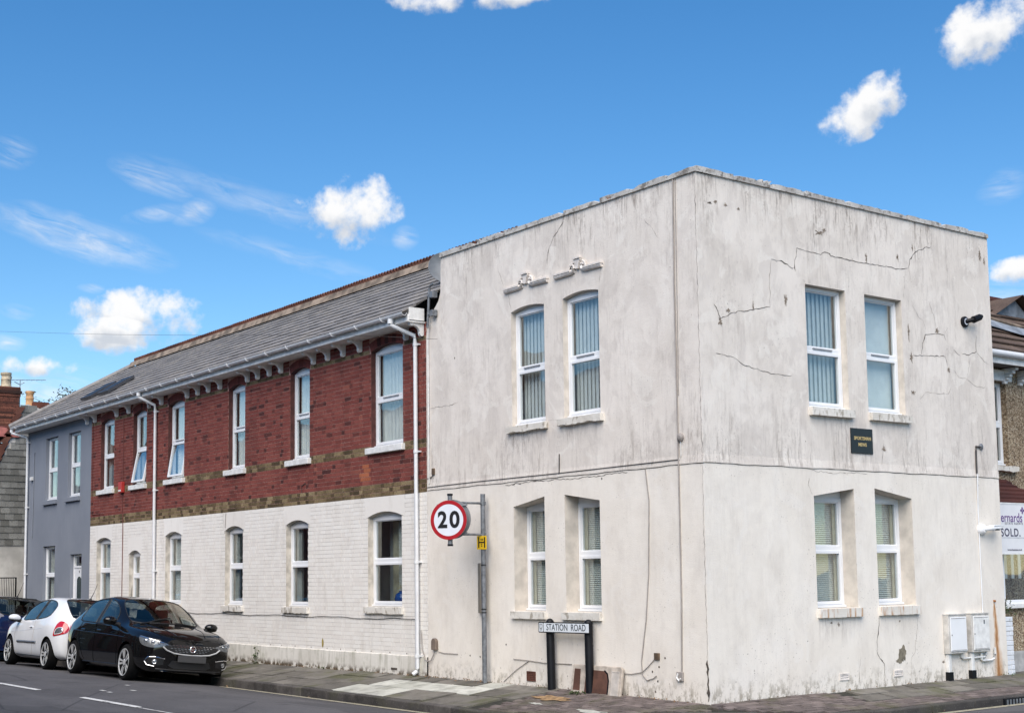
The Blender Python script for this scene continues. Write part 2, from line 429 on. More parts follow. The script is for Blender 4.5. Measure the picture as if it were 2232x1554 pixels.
def painted_brick():
    t = NT('painted_brick')
    P = t.pos(); r = rndval(t); z = t.sep(P)[2]
    c = t.crmp(r, [(0, (0.77, 0.73, 0.685)), (0.5, (0.805, 0.77, 0.725)), (1, (0.825, 0.795, 0.755))])
    c = t.mix(t.math('MULTIPLY', t.ramp(t.noise(t.mapv(P, (1, 1, 0.3)), 3.2, 7, 0.65), 0.50, 0.72), 0.26), c, (0.46, 0.41, 0.35))
    c = t.mix(t.math('MULTIPLY', t.ramp(t.noise(P, 22, 4), 0.66, 0.72), 0.4), c, (0.3, 0.27, 0.22))
    t.bump(t.math('ADD', t.noise(P, 40, 4), t.math('MULTIPLY', t.noise(P, 9, 3), 1.5)), 0.35, 0.006)
    return t.fin(c, 0.75, spec=0.3)
M_PBRICK = painted_brick()
M_MORT_R = plain('red_mortar', (0.45, 0.27, 0.225), 0.95, var=0.3, scale=5)
M_MORT_Y = plain('buff_mortar', (0.24, 0.19, 0.11), 0.95, var=0.3, scale=5)
M_MORT_W = plain('painted_mortar', (0.58, 0.55, 0.51), 0.9, var=0.3, scale=1.6)
def plinth_mat():
    t = NT('stained_plinth'); P = t.pos(); z = t.sep(P)[2]
    c = t.mix(t.ramp(t.noise(P, 1.2, 5), 0.3, 0.7), (0.62, 0.59, 0.535), (0.73, 0.70, 0.645))
    c = t.mix(t.math('MULTIPLY', streaks(t, P, 11, 0.46, 0.7, 0.14), 0.42), c, (0.26, 0.25, 0.19))
    c = t.mix(t.math('MULTIPLY', t.ramp(t.noise(P, 4, 6), 0.54, 0.66), 0.35), c, (0.33, 0.33, 0.24))
    foot = t.math('MULTIPLY', t.ramp(z, 0.16, 0.02), t.ramp(t.noise(P, 9, 5), 0.42, 0.55))
    c = t.mix(foot, c, (0.10, 0.075, 0.05))
    t.bump(t.noise(P, 20, 5), 0.4, 0.01)
    return t.fin(c, 0.9, spec=0.2)
M_PLINTH = plinth_mat()
def grey_render():
    t = NT('blue_grey_paint'); P = t.pos()
    c = t.mix(t.ramp(t.noise(P, 0.8, 4), 0.3, 0.7), (0.195, 0.215, 0.255), (0.23, 0.25, 0.29))
    c = t.mix(t.math('MULTIPLY', streaks(t, P, 8, 0.5, 0.8, 0.1), 0.25), c, (0.30, 0.32, 0.36))
    t.bump(t.noise(P, 50, 4), 0.25, 0.006)
    return t.fin(c, 0.8, spec=0.3)
M_GREY = grey_render()
M_UPVC = plain('white_upvc', (0.80, 0.81, 0.83), 0.28, var=0.03, scale=3)
M_TRIM = plain('white_gloss_paint', (0.74, 0.735, 0.72), 0.45, var=0.12, scale=9)
M_SILL = NT('painted_sill')
def _sill():
    t = M_SILL; P = t.pos()
    c = t.mix(t.ramp(t.noise(P, 3, 5), 0.3, 0.7), (0.62, 0.58, 0.52), (0.74, 0.71, 0.66))
    c = t.mix(t.math('MULTIPLY', t.ramp(t.noise(t.mapv(P, (1, 1, 0.5)), 12, 6), 0.52, 0.66), 0.65), c, (0.22, 0.18, 0.13))
    t.bump(t.noise(P, 30, 5), 0.5, 0.01)
    return t.fin(c, 0.85, spec=0.25)
M_SILL = _sill()
def _rust():
    t = NT('rust_stained_sill'); P = t.pos()
    c = t.mix(t.ramp(t.noise(P, 3, 5), 0.3, 0.7), (0.66, 0.62, 0.56), (0.75, 0.72, 0.67))
    c = t.mix(t.math('MULTIPLY', streaks(t, P, 20, 0.5, 0.66, 0.12), 0.8), c, (0.42, 0.20, 0.07))
    t.bump(t.noise(P, 30, 5), 0.4, 0.01)
    return t.fin(c, 0.85, spec=0.25)
M_RUSTSILL = _rust()
def glass_mat(name, tint=(0.93, 0.96, 0.96), k=1.0, base=0.10, rough=0.02, gcol=(1, 1, 1)):
    m_ = bpy.data.materials.new(name); m_.use_nodes = True
    n, l = m_.node_tree.nodes, m_.node_tree.links
    n.clear()
    o_ = n.new('ShaderNodeOutputMaterial'); mx = n.new('ShaderNodeMixShader')
    tr = n.new('ShaderNodeBsdfTransparent'); tr.inputs[0].default_value = (*tint, 1)
    gl = n.new('ShaderNodeBsdfGlossy'); gl.inputs['Roughness'].default_value = rough; gl.inputs['Color'].default_value = (*gcol, 1)
    lw = n.new('ShaderNodeLayerWeight'); lw.inputs[0].default_value = 0.5
    fr = n.new('ShaderNodeMath'); fr.operation = 'POWER'; fr.inputs[1].default_value = 4.0; l.new(lw.outputs['Facing'], fr.inputs[0])
    ma = n.new('ShaderNodeMath'); ma.operation = 'MULTIPLY_ADD'; ma.use_clamp = True
    ma.inputs[1].default_value = 1.0*k; ma.inputs[2].default_value = base
    g = n.new('ShaderNodeNewGeometry'); ns = n.new('ShaderNodeTexNoise'); ns.inputs['Scale'].default_value = 1.8; ns.inputs['Detail'].default_value = 1
    bp = n.new('ShaderNodeBump'); bp.inputs['Strength'].default_value = 0.05; bp.inputs['Distance'].default_value = 0.05
    l.new(g.outputs['Position'], ns.inputs['Vector']); l.new(ns.outputs['Fac'], bp.inputs['Height']); l.new(bp.outputs[0], gl.inputs['Normal'])
    l.new(fr.outputs[0], ma.inputs[0]); l.new(ma.outputs[0], mx.inputs[0]); l.new(tr.outputs[0], mx.inputs[1]); l.new(gl.outputs[0], mx.inputs[2]); l.new(mx.outputs[0], o_.inputs[0])
    return m_
M_GLASS = glass_mat('window_glass')
M_CARGLASS = glass_mat('car_glass', (0.50, 0.55, 0.54), 0.9, 0.09, 0.01, (1.0, 0.90, 0.78))
M_SOFFIT = plain('dark_soffit', (0.12, 0.10, 0.09), 0.8, var=0.3)
M_CRACK_SHADE = plain('crack_shadow', (0.075, 0.06, 0.05), 1.0, var=0.4, scale=14)
M_HAIR = plain('hairline_crack', (0.26, 0.225, 0.19), 1.0, var=0.4, scale=14)
M_CABLE = plain('grey_cable', (0.30, 0.27, 0.25), 0.7)
M_DCABLE = plain('dark_cable', (0.05, 0.045, 0.045), 0.6)
M_PIPE = plain('white_pipe', (0.70, 0.71, 0.73), 0.35, var=0.06)
M_BLACK = plain('black_paint', (0.005, 0.0055, 0.008), 0.5, var=0.3, spec=0.25)
M_GALV = NT('galvanised_steel')
def _galv():
    t = M_GALV; P = t.pos()
    c = t.mix(t.ramp(t.noise(P, 14, 5), 0.3, 0.7), (0.12, 0.13, 0.145), (0.23, 0.245, 0.265))
    return t.fin(c, 0.55, 0.35)
M_GALV = _galv()
M_INNER = plain('interior_plaster', (0.50, 0.49, 0.47), 0.95, var=0.1, scale=1)
M_BLIND = plain('pale_blind_fabric', (0.85, 0.86, 0.83), 0.85, var=0.05)
M_NET = plain('net_curtain', (0.82, 0.82, 0.79), 0.9, var=0.06)
M_CURT = plain('cream_curtain', (0.46, 0.44, 0.34), 0.9, var=0.15)
M_VENET = plain('aluminium_blind', (0.74, 0.76, 0.72), 0.5, var=0.05)
M_TERRA = brick_mat('terracotta', [(0, (0.09, 0.038, 0.028)), (0.6, (0.14, 0.056, 0.04)), (1, (0.19, 0.082, 0.056))], dirt=0.5)
M_LEAD = plain('lead_flashing', (0.20, 0.225, 0.26), 0.6, var=0.35, scale=5)
def slate_mat():
    t = NT('roof_slate'); P = t.pos(); r = rndval(t)
    c = t.crmp(r, [(0, (0.17, 0.162, 0.16)), (0.5, (0.205, 0.195, 0.192)), (1, (0.245, 0.232, 0.226))])
    c = t.mix(t.math('MULTIPLY', t.ramp(t.noise(P, 2.3, 6, 0.65), 0.45, 0.68), 0.7), c, (0.33, 0.30, 0.265))
    c = t.mix(t.math('MULTIPLY', t.ramp(t.noise(P, 9, 5), 0.5, 0.7), 0.5), c, (0.095, 0.088, 0.086))
    t.bump(t.noise(P, 30, 4), 0.3, 0.006)
    return t.fin(c, 0.72, spec=0.3)
M_SLATE = slate_mat()
M_BTILE = brick_mat('brown_roof_tile', [(0, (0.085, 0.06, 0.048)), (0.5, (0.125, 0.09, 0.072)), (1, (0.17, 0.125, 0.10))], dirt=0.5)
M_RTILE = brick_mat('dark_red_roof_tile', [(0, (0.06, 0.022, 0.02)), (1, (0.10, 0.036, 0.03))], dirt=0.4)
M_HSLATE = brick_mat('hung_slate', [(0, (0.13, 0.13, 0.12)), (0.5, (0.19, 0.19, 0.18)), (1, (0.26, 0.26, 0.245))], dirt=0.5, dcol=(0.07, 0.07, 0.06))
# ------------------------------------------------------------------ ground
S_FALL = 0.12
def interp(x, tab):
    for (a, va), (b, vb) in zip(tab, tab[1:]):
        if a <= x <= b: return va + (vb-va)*(x-a)/(b-a)
    return tab[0][1] if x < tab[0][0] else tab[-1][1]
def wall_z(x, y):
    if y <= 0 and x < 0: return interp(x, [(-30, 0.0), (-13.8, 0.0), (-7, 0.035), (-4.8, 0.04), (-2.5, 0.035), (0, 0.0)])
    return interp(y, [(0, 0.0), (2, 0.02), (7, 0.03), (30, 0.03)])
def gz(x, y):
    return wall_z(x, y) - S_FALL*math.hypot(max(-y, 0), max(x, 0))
def ykerb(x):
    return interp(x, [(-40, -1.40), (-11, -1.44), (-2.6, -1.69), (5, -1.69)])
# kerb face path, from far left round the corner to far right
KP = []
x = -40.0
while x < -2.6:
    KP.append((x, ykerb(x))); x += 0.915
cx, cy, rr = -2.6, 1.9, None
A0 = (-2.6, ykerb(-2.6)); A1 = (1.27, 1.9)
for i in range(0, 7):
    a = -math.pi/2 + (math.pi/2)*i/6
    KP.append((-2.6 + (A1[0]+2.6)*math.cos(a), 1.9 + (1.9-A0[1])*math.sin(a)))
y = 2.85
while y < 40:
    KP.append((1.27, y)); y += 0.95
def zroad(x, y):
    zl = -0.06 - 0.24*min(1.3, abs((y+5.0)/3.6))**2
    zr = -0.06 - 0.17*min(1.3, abs((x-4.6)/3.35))**2
    w = min(1, max(0, (y+1.7)/3.2))
    w = w*w*(3-2*w)
    if x < -2.6: w = 0
    elif x < 1.3: w *= (x+2.6)/3.9
    return zl*(1-w) + zr*w

def asphalt():
    t = NT('asphalt'); P = t.pos()
    c = t.mix(t.ramp(t.noise(P, 0.7, 5), 0.3, 0.7), (0.062, 0.060, 0.064), (0.090, 0.087, 0.092))
    c = t.mix(t.math('MULTIPLY', t.ramp(t.noise(t.mapv(P, (0.25, 1, 1)), 2.2, 5), 0.45, 0.7), 0.5), c, (0.12, 0.116, 0.12))
    c = t.mix(t.ramp(t.noise(P, 120, 2), 0.45, 0.75), c, (0.17, 0.165, 0.165))
    c = t.mix(t.math('MULTIPLY', t.ramp(t.noise(P, 75, 2), 0.55, 0.7), 0.5), c, (0.03, 0.03, 0.032))
    # reinstated trench patches, tar seams and oil drips
    br = t.node('ShaderNodeTexVoronoi', feature='F1', distance='CHEBYCHEV'); t.l.new(t.mapv(P, (0.16, 0.45, 0.0), (3.3, 1.7, 0)), br.inputs['Vector']); br.inputs['Scale'].default_value = 1.0
    c = t.mix(t.math('MULTIPLY', t.ramp(t.sep(br.outputs['Color'])[0], 0.62, 0.64), 0.45), c, (0.045, 0.044, 0.047))
    seam = t.node('ShaderNodeTexVoronoi', feature='DISTANCE_TO_EDGE'); t.l.new(t.mapv(P, (0.22, 0.5, 0.0), (1.1, 0.3, 0)), seam.inputs['Vector']); seam.inputs['Scale'].default_value = 1.0
    c = t.mix(t.math('MULTIPLY', t.ramp(seam.outputs['Distance'], 0.010, 0.003), 0.55), c, (0.022, 0.022, 0.024))
    c = t.mix(t.math('MULTIPLY', t.ramp(t.noise(P, 1.7, 4), 0.64, 0.72), 0.5), c, (0.028, 0.027, 0.028))
    t.bump(t.noise(P, 110, 3), 0.6, 0.006)
    return t.fin(c, 0.85, spec=0.35)
M_ASPH = asphalt()
def linepaint(name, col, lo, hi):
    t = NT(name); P = t.pos()
    f = t.ramp(t.noise(P, 9, 7, 0.75), lo, hi)
    c = t.mix(f, (0.10, 0.097, 0.10), col)
    return t.fin(c, 0.7)
M_WHITELINE = linepaint('worn_white_paint', (0.68, 0.68, 0.66), 0.36, 0.44)
M_YELLINE = linepaint('worn_yellow_paint', (0.62, 0.57, 0.40), 0.34, 0.46)
def slabmat(name, a, b, moss):
    t = NT(name); P = t.pos(); r = rndval(t)
    c = t.mix(r, a, b)
    c = t.mix(t.math('MULTIPLY', t.ramp(t.noise(P, 3.5, 6, 0.65), 0.42, 0.66), 0.55), c, tuple(x*0.45 for x in a))
    c = t.mix(t.math('MULTIPLY', t.ramp(t.noise(P, 1.4, 5), 0.48, 0.66), moss), c, (0.075, 0.08, 0.03))
    c = t.mix(t.math('MULTIPLY', t.ramp(t.noise(P, 55, 2), 0.6, 0.72), 0.4), c, (0.30, 0.28, 0.25))
    t.bump(t.noise(P, 40, 4), 0.4, 0.006)
    return t.fin(c, 0.88, spec=0.25)
M_SLAB = slabmat('old_concrete_slab', (0.115, 0.106, 0.093), (0.205, 0.19, 0.168), 0.6)
M_PALE = slabmat('pale_new_slab', (0.40, 0.40, 0.36), (0.54, 0.54, 0.49), 0.22)
M_PAVER = slabmat('brown_block_paver', (0.105, 0.085, 0.08), (0.19, 0.155, 0.145), 0.5)
M_KERB = slabmat('kerb_concrete', (0.05, 0.046, 0.044), (0.11, 0.10, 0.094), 0.25)
M_JOINT = plain('mossy_joint', (0.022, 0.021, 0.014), 0.95, var=0.4, scale=4, bump=0.5)
M_EARTH = plain('distant_ground', (0.14, 0.13, 0.11), 0.95, var=0.3, scale=0.4)

b = MB()
b.box(-700, 700, -700, 700, -1.2, -0.62)
tag(b.build('ground', M_EARTH), kind='structure')
# road sheet with camber, kept under the pavement behind the kerb
xs = [-300, -120, -60] + [-45+0.6*i for i in range(76)] + [0.6+0.35*i for i in range(30)] + [12, 16, 24, 60, 300]
ys = [-300, -60, -20, -12] + [-9+0.4*i for i in range(19)] + [-1.35+0.35*i for i in range(30)] + [10, 14, 20, 40, 300]
def inblock(x, y):
    if y > ykerb(x)+0.25 and x < -2.6: return True
    if x < 1.0 and y > 1.9: return True
    if x >= -2.6 and y <= 1.9:
        return ((x+2.6)/(A1[0]+2.6-0.28))**2 + ((1.9-y)/(1.9-A0[1]-0.28))**2 < 1 and x < 1.0
    return False
b = MB()
vs = [(x, y, -0.56 if inblock(x, y) else max(-0.5, zroad(x, y))) for y in ys for x in xs]
nx = len(xs)
b.add(vs, [(j*nx+i, j*nx+i+1, (j+1)*nx+i+1, (j+1)*nx+i) for j in range(len(ys)-1) for i in range(nx-1)])
ROAD = tag(b.build('road', M_ASPH, smooth=True), kind='structure')

def road_strip(name, pts, w, mat, dz=0.005):
    b = MB()
    P = [Vector((p[0], p[1])) for p in pts]
    L, R_ = [], []
    for i, p in enumerate(P):
        t_ = (P[min(i+1, len(P)-1)]-P[max(i-1, 0)]).normalized(); n_ = Vector((-t_.y, t_.x))
        for lst, s in ((L, 1), (R_, -1)):
            q = p + n_*w*0.5*s
            lst.append((q.x, q.y, zroad(q.x, q.y)+dz))
    n = len(P)
    b.add(L+R_, [(i, n+i, n+i+1, i+1) for i in range(n-1)])
    return b.build(name, mat, ROAD)
for xa, xb in ((-16.2, -14.0), (-11.9, -9.78), (-7.84, -5.66), (-3.7, -1.5)):
    road_strip('centre_line_dash', [(xa+(xb-xa)*i/8, -5.27) for i in range(9)], 0.10, M_WHITELINE, 0.008)
for xa, xb, yy in ((-8.75, -8.55, -4.15), (-9.0, -8.8, -4.55), (-8.55, -8.4, -4.6), (-10.1, -9.95, -3.7)):
    road_strip('old_paint_mark', [(xa+(xb-xa)*i/4, yy) for i in range(5)], 0.06, M_WHITELINE, 0.008)
road_strip('centre_line_dash', [(-5.6+0.1*i, -5.3) for i in range(16)], 0.03, M_WHITELINE, 0.008)
def offs(pts, d):
    P = [Vector(p) for p in pts]; o = []
    for i, p in enumerate(P):
        t_ = (P[min(i+1, len(P)-1)]-P[max(i-1, 0)]).normalized()
        q = p + Vector((t_.y, -t_.x))*d
        o.append((q.x, q.y))
    return o
KF = []
for a, b_ in zip(KP, KP[1:]):
    for k in range(4):
        KF.append((a[0]+(b_[0]-a[0])*k/4, a[1]+(b_[1]-a[1])*k/4))
yl = [p for p in KF if p[0] > -10.6 and p[1] < 30]
for d in (0.17, 0.32):
    road_strip('yellow_line', offs(yl, d), 0.07, M_YELLINE, 0.009)

# pavement bed (joints) and its pieces
def sheet_pts():
    pass
b = MB()
gx = [-34, -30] + [-27+0.6*i for i in range(46)] + [0.55, 0.8, 1.05, 1.2]
def bed_z(x, y): return gz(x, y) - 0.022
# left bed
xsL = [-34+0.5*i for i in range(63)] + [-2.6]
vs = []
for xx in xsL:
    yk = ykerb(xx)+0.10
    for k in range(5):
        yy = 0.05 + (yk-0.05)*k/4
        vs.append((xx, yy, bed_z(xx, yy)))
b.add(vs, [(i*5+k, i*5+k+1, (i+1)*5+k+1, (i+1)*5+k) for i in range(len(xsL)-1) for k in range(4)])
# corner bed: from kerb arc towards the building corner
arc = []
for i in range(0, 25):
    a = -math.pi/2 + (math.pi/2)*i/24
    arc.append((-2.6 + (A1[0]-0.1+2.6)*math.cos(a), 1.9 + (1.9-A0[1]-0.1)*math.sin(a)))
vs = []
for (px, py) in arc:
    tx, ty = (min(px, 0.0)-0.02, 0.04) if py < -0.0 or px < 0.2 else (-0.02, min(py, 1.9))
    if px > 0 and py < 0: tx, ty = -0.02, 0.02
    for k in range(5):
        xx, yy = px+(tx-px)*k/4, py+(ty-py)*k/4
        vs.append((xx, yy, bed_z(xx, yy)))
b.add(vs, [(i*5+k, (i+1)*5+k, (i+1)*5+k+1, i*5+k+1) for i in range(24) for k in range(4)])
ysR = [1.9+0.5*i for i in range(60)]
vs = []
for yy in ysR:
    for k in range(5):
        xx = -0.02 + 1.19*k/4
        vs.append((xx, yy, bed_z(xx, yy)))
b.add(vs, [(i*5+k, i*5+k+1, (i+1)*5+k+1, (i+1)*5+k) for i in range(len(ysR)-1) for k in range(4)])
PAVE = tag(b.build('pavement', M_JOINT, fix=True), kind='structure')

def slab(u0, u1, v0, v1, name, mat, jig=0.004, gap=0.009):
    b = MB()
    dz = RND.uniform(-jig, jig); tl = RND.uniform(-jig, jig)*0.7
    c = [(u0+gap, v0+gap), (u1-gap, v0+gap), (u1-gap, v1-gap), (u0+gap, v1-gap)]
    top = [(p, q, gz(p, q)+dz+(tl if i in (1, 2) else -tl)) for i, (p, q) in enumerate(c)]
    bot = [(p, q, z-0.045) for p, q, z in top]
    b.add(bot+top, [(4,5,6,7),(0,1,5,4),(1,2,6,5),(2,3,7,6),(3,0,4,7)])
    o = b.build(name, mat, PAVE)
    return o
xe = -2.95
RS = random.Random(3)
col = 0
while xe > -26:
    w = 0.565
    x0, x1 = xe-w, xe
    rows = [(-0.37, -0.01), (-0.87, -0.37), (ykerb(x0)+0.135, -0.87)]
    for k, (v0, v1) in enumerate(rows):
        off = (0.0, 0.0, 0.28)[k]
        a0, a1 = x0-off, x1-off
        pale = (k == 1 and -7.0 < (x0+x1)/2 < -4.1) or (k == 0 and -4.66 < (x0+x1)/2 < -4.0) or (k == 2 and -7.1 < (a0+a1)/2 < -5.6)
        slab(a0, a1, v0, v1, 'paving_slab', M_PALE if pale else M_SLAB, jig=0.003 if pale else 0.008)
    xe -= w
# right-hand slabs along the short front
ye = 2.6
while ye < 12:
    for k, (u0, u1) in enumerate(((0.02, 0.34), (0.34, 0.70))):
        o_ = 0.3*k
        slab(u0, u1, ye-o_, ye+0.62-o_, 'paving_slab', M_PALE if (k == 0 and 7.4 < ye < 8.1) else M_SLAB, jig=0.004)
    ye += 0.62
# block pavers
PV = []
def incorner(px, py):
    if px < -2.6: return py > ykerb(px)+0.14
    if py > 1.9: return px < 1.13
    return ((px+2.6)/(A1[0]+2.6-0.14))**2 + ((1.9-py)/(1.9-A0[1]-0.14))**2 < 1
row = 0
yv = -0.02
while yv > -1.75:
    xa = -2.94 + (0.1 if row % 2 else 0)
    while xa < 1.2:
        if incorner(xa+0.1, yv-0.1) and incorner(xa, yv-0.1) and incorner(xa+0.2, yv-0.09) and not (yv > -0.01 and xa < 0): PV.append((xa, xa+0.2, yv-0.1, yv))
        xa += 0.2
    yv -= 0.1; row += 1
row = 0
xv = 0.02
while xv < 1.14:
    ya = 0.0 + (0.1 if row % 2 else 0)
    while ya < 9:
        if incorner(xv+0.1, ya) and (xv > 0.69 or ya+0.2 < 2.32): PV.append((xv, xv+0.1, ya, ya+0.2))
        ya += 0.2
    xv += 0.1; row += 1
def pdist(p): return (p[0]-CAM.x)**2 + (p[2]-CAM.y)**2
vis = [p for p in PV]
vis.sort(key=pdist)
def seen(p):   # inside the frame of the photograph: ground near the corner lies below it
    q = Vector((p[0], p[2], gz(p[0], p[2]))) - CAM
    w = q.dot(fw); yy = 950 - 3010.3*q.dot(up2)/w; xx = 1116 + 3010.3*q.dot(ri2)/w
    return yy < 1560 and 0 < xx < 2232
near = [p for p in vis if seen(p)][:300]
ns = set(near)
for p in near: slab(*p, 'block_paver', M_PAVER, jig=0.004, gap=0.003)
b = MB()
for p in PV:
    if p in ns: continue
    u0, u1, v0, v1 = p; g = 0.003; dz = RND.uniform(-0.004, 0.004)
    c = [(u0+g, v0+g), (u1-g, v0+g), (u1-g, v1-g), (u0+g, v1-g)]
    top = [(q[0], q[1], gz(*q)+dz) for q in c]
    b.add([(q[0], q[1], q[2]-0.03) for q in top]+top, [(4,5,6,7),(0,1,5,4),(1,2,6,5),(2,3,7,6),(3,0,4,7)], RND.random())
tag(b.build('block_paver_field', M_PAVER, PAVE, attr=True), kind='stuff')
# kerb stones
for i, (a, c) in enumerate(zip(KP, KP[1:])):
    a, c = Vector(a), Vector(c)
    if c.y > 22 or c.x < -31: continue
    t_ = (c-a).normalized(); n_ = Vector((-t_.y, t_.x))
    a2, c2 = a+t_*0.004, c-t_*0.004
    b = MB(); dz = RND.uniform(-0.006, 0.006)
    q = [a2, c2, c2+n_*0.13, a2+n_*0.13]
    zt = [gz(p.x, p.y)+dz+0.004 for p in q]
    zt[0] = gz(q[3].x, q[3].y)+dz-0.004; zt[1] = gz(q[2].x, q[2].y)+dz-0.004
    zt[2] = gz(q[2].x, q[2].y)+dz+0.003; zt[3] = gz(q[3].x, q[3].y)+dz+0.003
    b.add([(p.x, p.y, -0.55) for p in q]+[(p.x, p.y, z) for p, z in zip(q, zt)], [(0,3,2,1),(4,5,6,7),(0,1,5,4),(1,2,6,5),(2,3,7,6),(3,0,4,7)])
    b.build('kerb_stone', M_KERB, PAVE, bevel=0.014)
# ------------------------------------------------------------------ facade tools
T_L = ID                                   # (u,d,z) = (x,y,z)
T_R = Matrix.Rotation(rad(90), 4, 'Z')     # u runs along +Y, d into -X
def arch_pts(u0, u1, zs, rise, n=10):
    w = (u1-u0)/2; R_ = (w*w+rise*rise)/(2*rise); cz = zs+rise-R_; cu = (u0+u1)/2
    a = math.asin(w/R_)
    return [(cu+R_*math.sin(a-2*a*i/n), cz+R_*math.cos(a-2*a*i/n)) for i in range(n+1)]   # from right to left
class Opening:
    def __init__(s, u0, u1, z0, zl, zr=None, rise=0.0, depth=0.1):
        s.u0, s.u1, s.z0, s.zl, s.zr, s.rise, s.depth = u0, u1, z0, zl, zl if zr is None else zr, rise, depth
        if rise: s.poly = [(u0, z0), (u1, z0)] + arch_pts(u0, u1, zl, rise)
        else: s.poly = [(u0, z0), (u1, z0), (u1, s.zr), (u0, s.zl)]
        s.zs = min(s.zl, s.zr)
def facade(name, T, outline, ops, mat, parent, d=0.0, jamb_mat=None, thick=0.3, skip=None):
    loops = [[Vector((u, z, 0)) for u, z in outline]] + [[Vector((u, z, 0)) for u, z in o.poly] for o in ops]
    flat = [p for lp in loops for p in lp]
    tris = tessellate_polygon(loops)
    b = MB(T)
    vs = [(p.x, d, p.y) for p in flat]
    fs = []
    for t in tris:
        a, c, e = (flat[i] for i in t)
        cr_ = (c.x-a.x)*(e.y-a.y) - (c.y-a.y)*(e.x-a.x)
        fs.append(tuple(t) if cr_ > 0 else tuple(reversed(t)))
    b.add(vs, fs)
    # outer rim
    n = len(outline)
    for i in range(n):
        (u, z), (u2, z2) = outline[i], outline[(i+1) % n]
        if skip and abs(u-skip[0]) < 1e-6 and abs(u2-skip[0]) < 1e-6: continue
        b.quad((u, d, z), (u, d+thick, z), (u2, d+thick, z2), (u2, d, z2))
    o = b.build(name, mat, parent)
    for op in ops:
        j = MB(T)
        n = len(op.poly)
        for i in range(n):
            (u, z), (u2, z2) = op.poly[i], op.poly[(i+1) % n]
            j.quad((u, d, z), (u2, d, z2), (u2, d+op.depth+0.09, z2), (u, d+op.depth+0.09, z))
        j.build('window_reveal', jamb_mat or mat, o)
    return o
def ring(b, u0, u1, z0, z1, w, d0, d1):
    b.box(u0, u0+w, d0, d1, z0, z1); b.box(u1-w, u1, d0, d1, z0, z1)
    b.box(u0+w, u1-w, d0, d1, z0, z0+w); b.box(u0+w, u1-w, d0, d1, z1-w, z1)
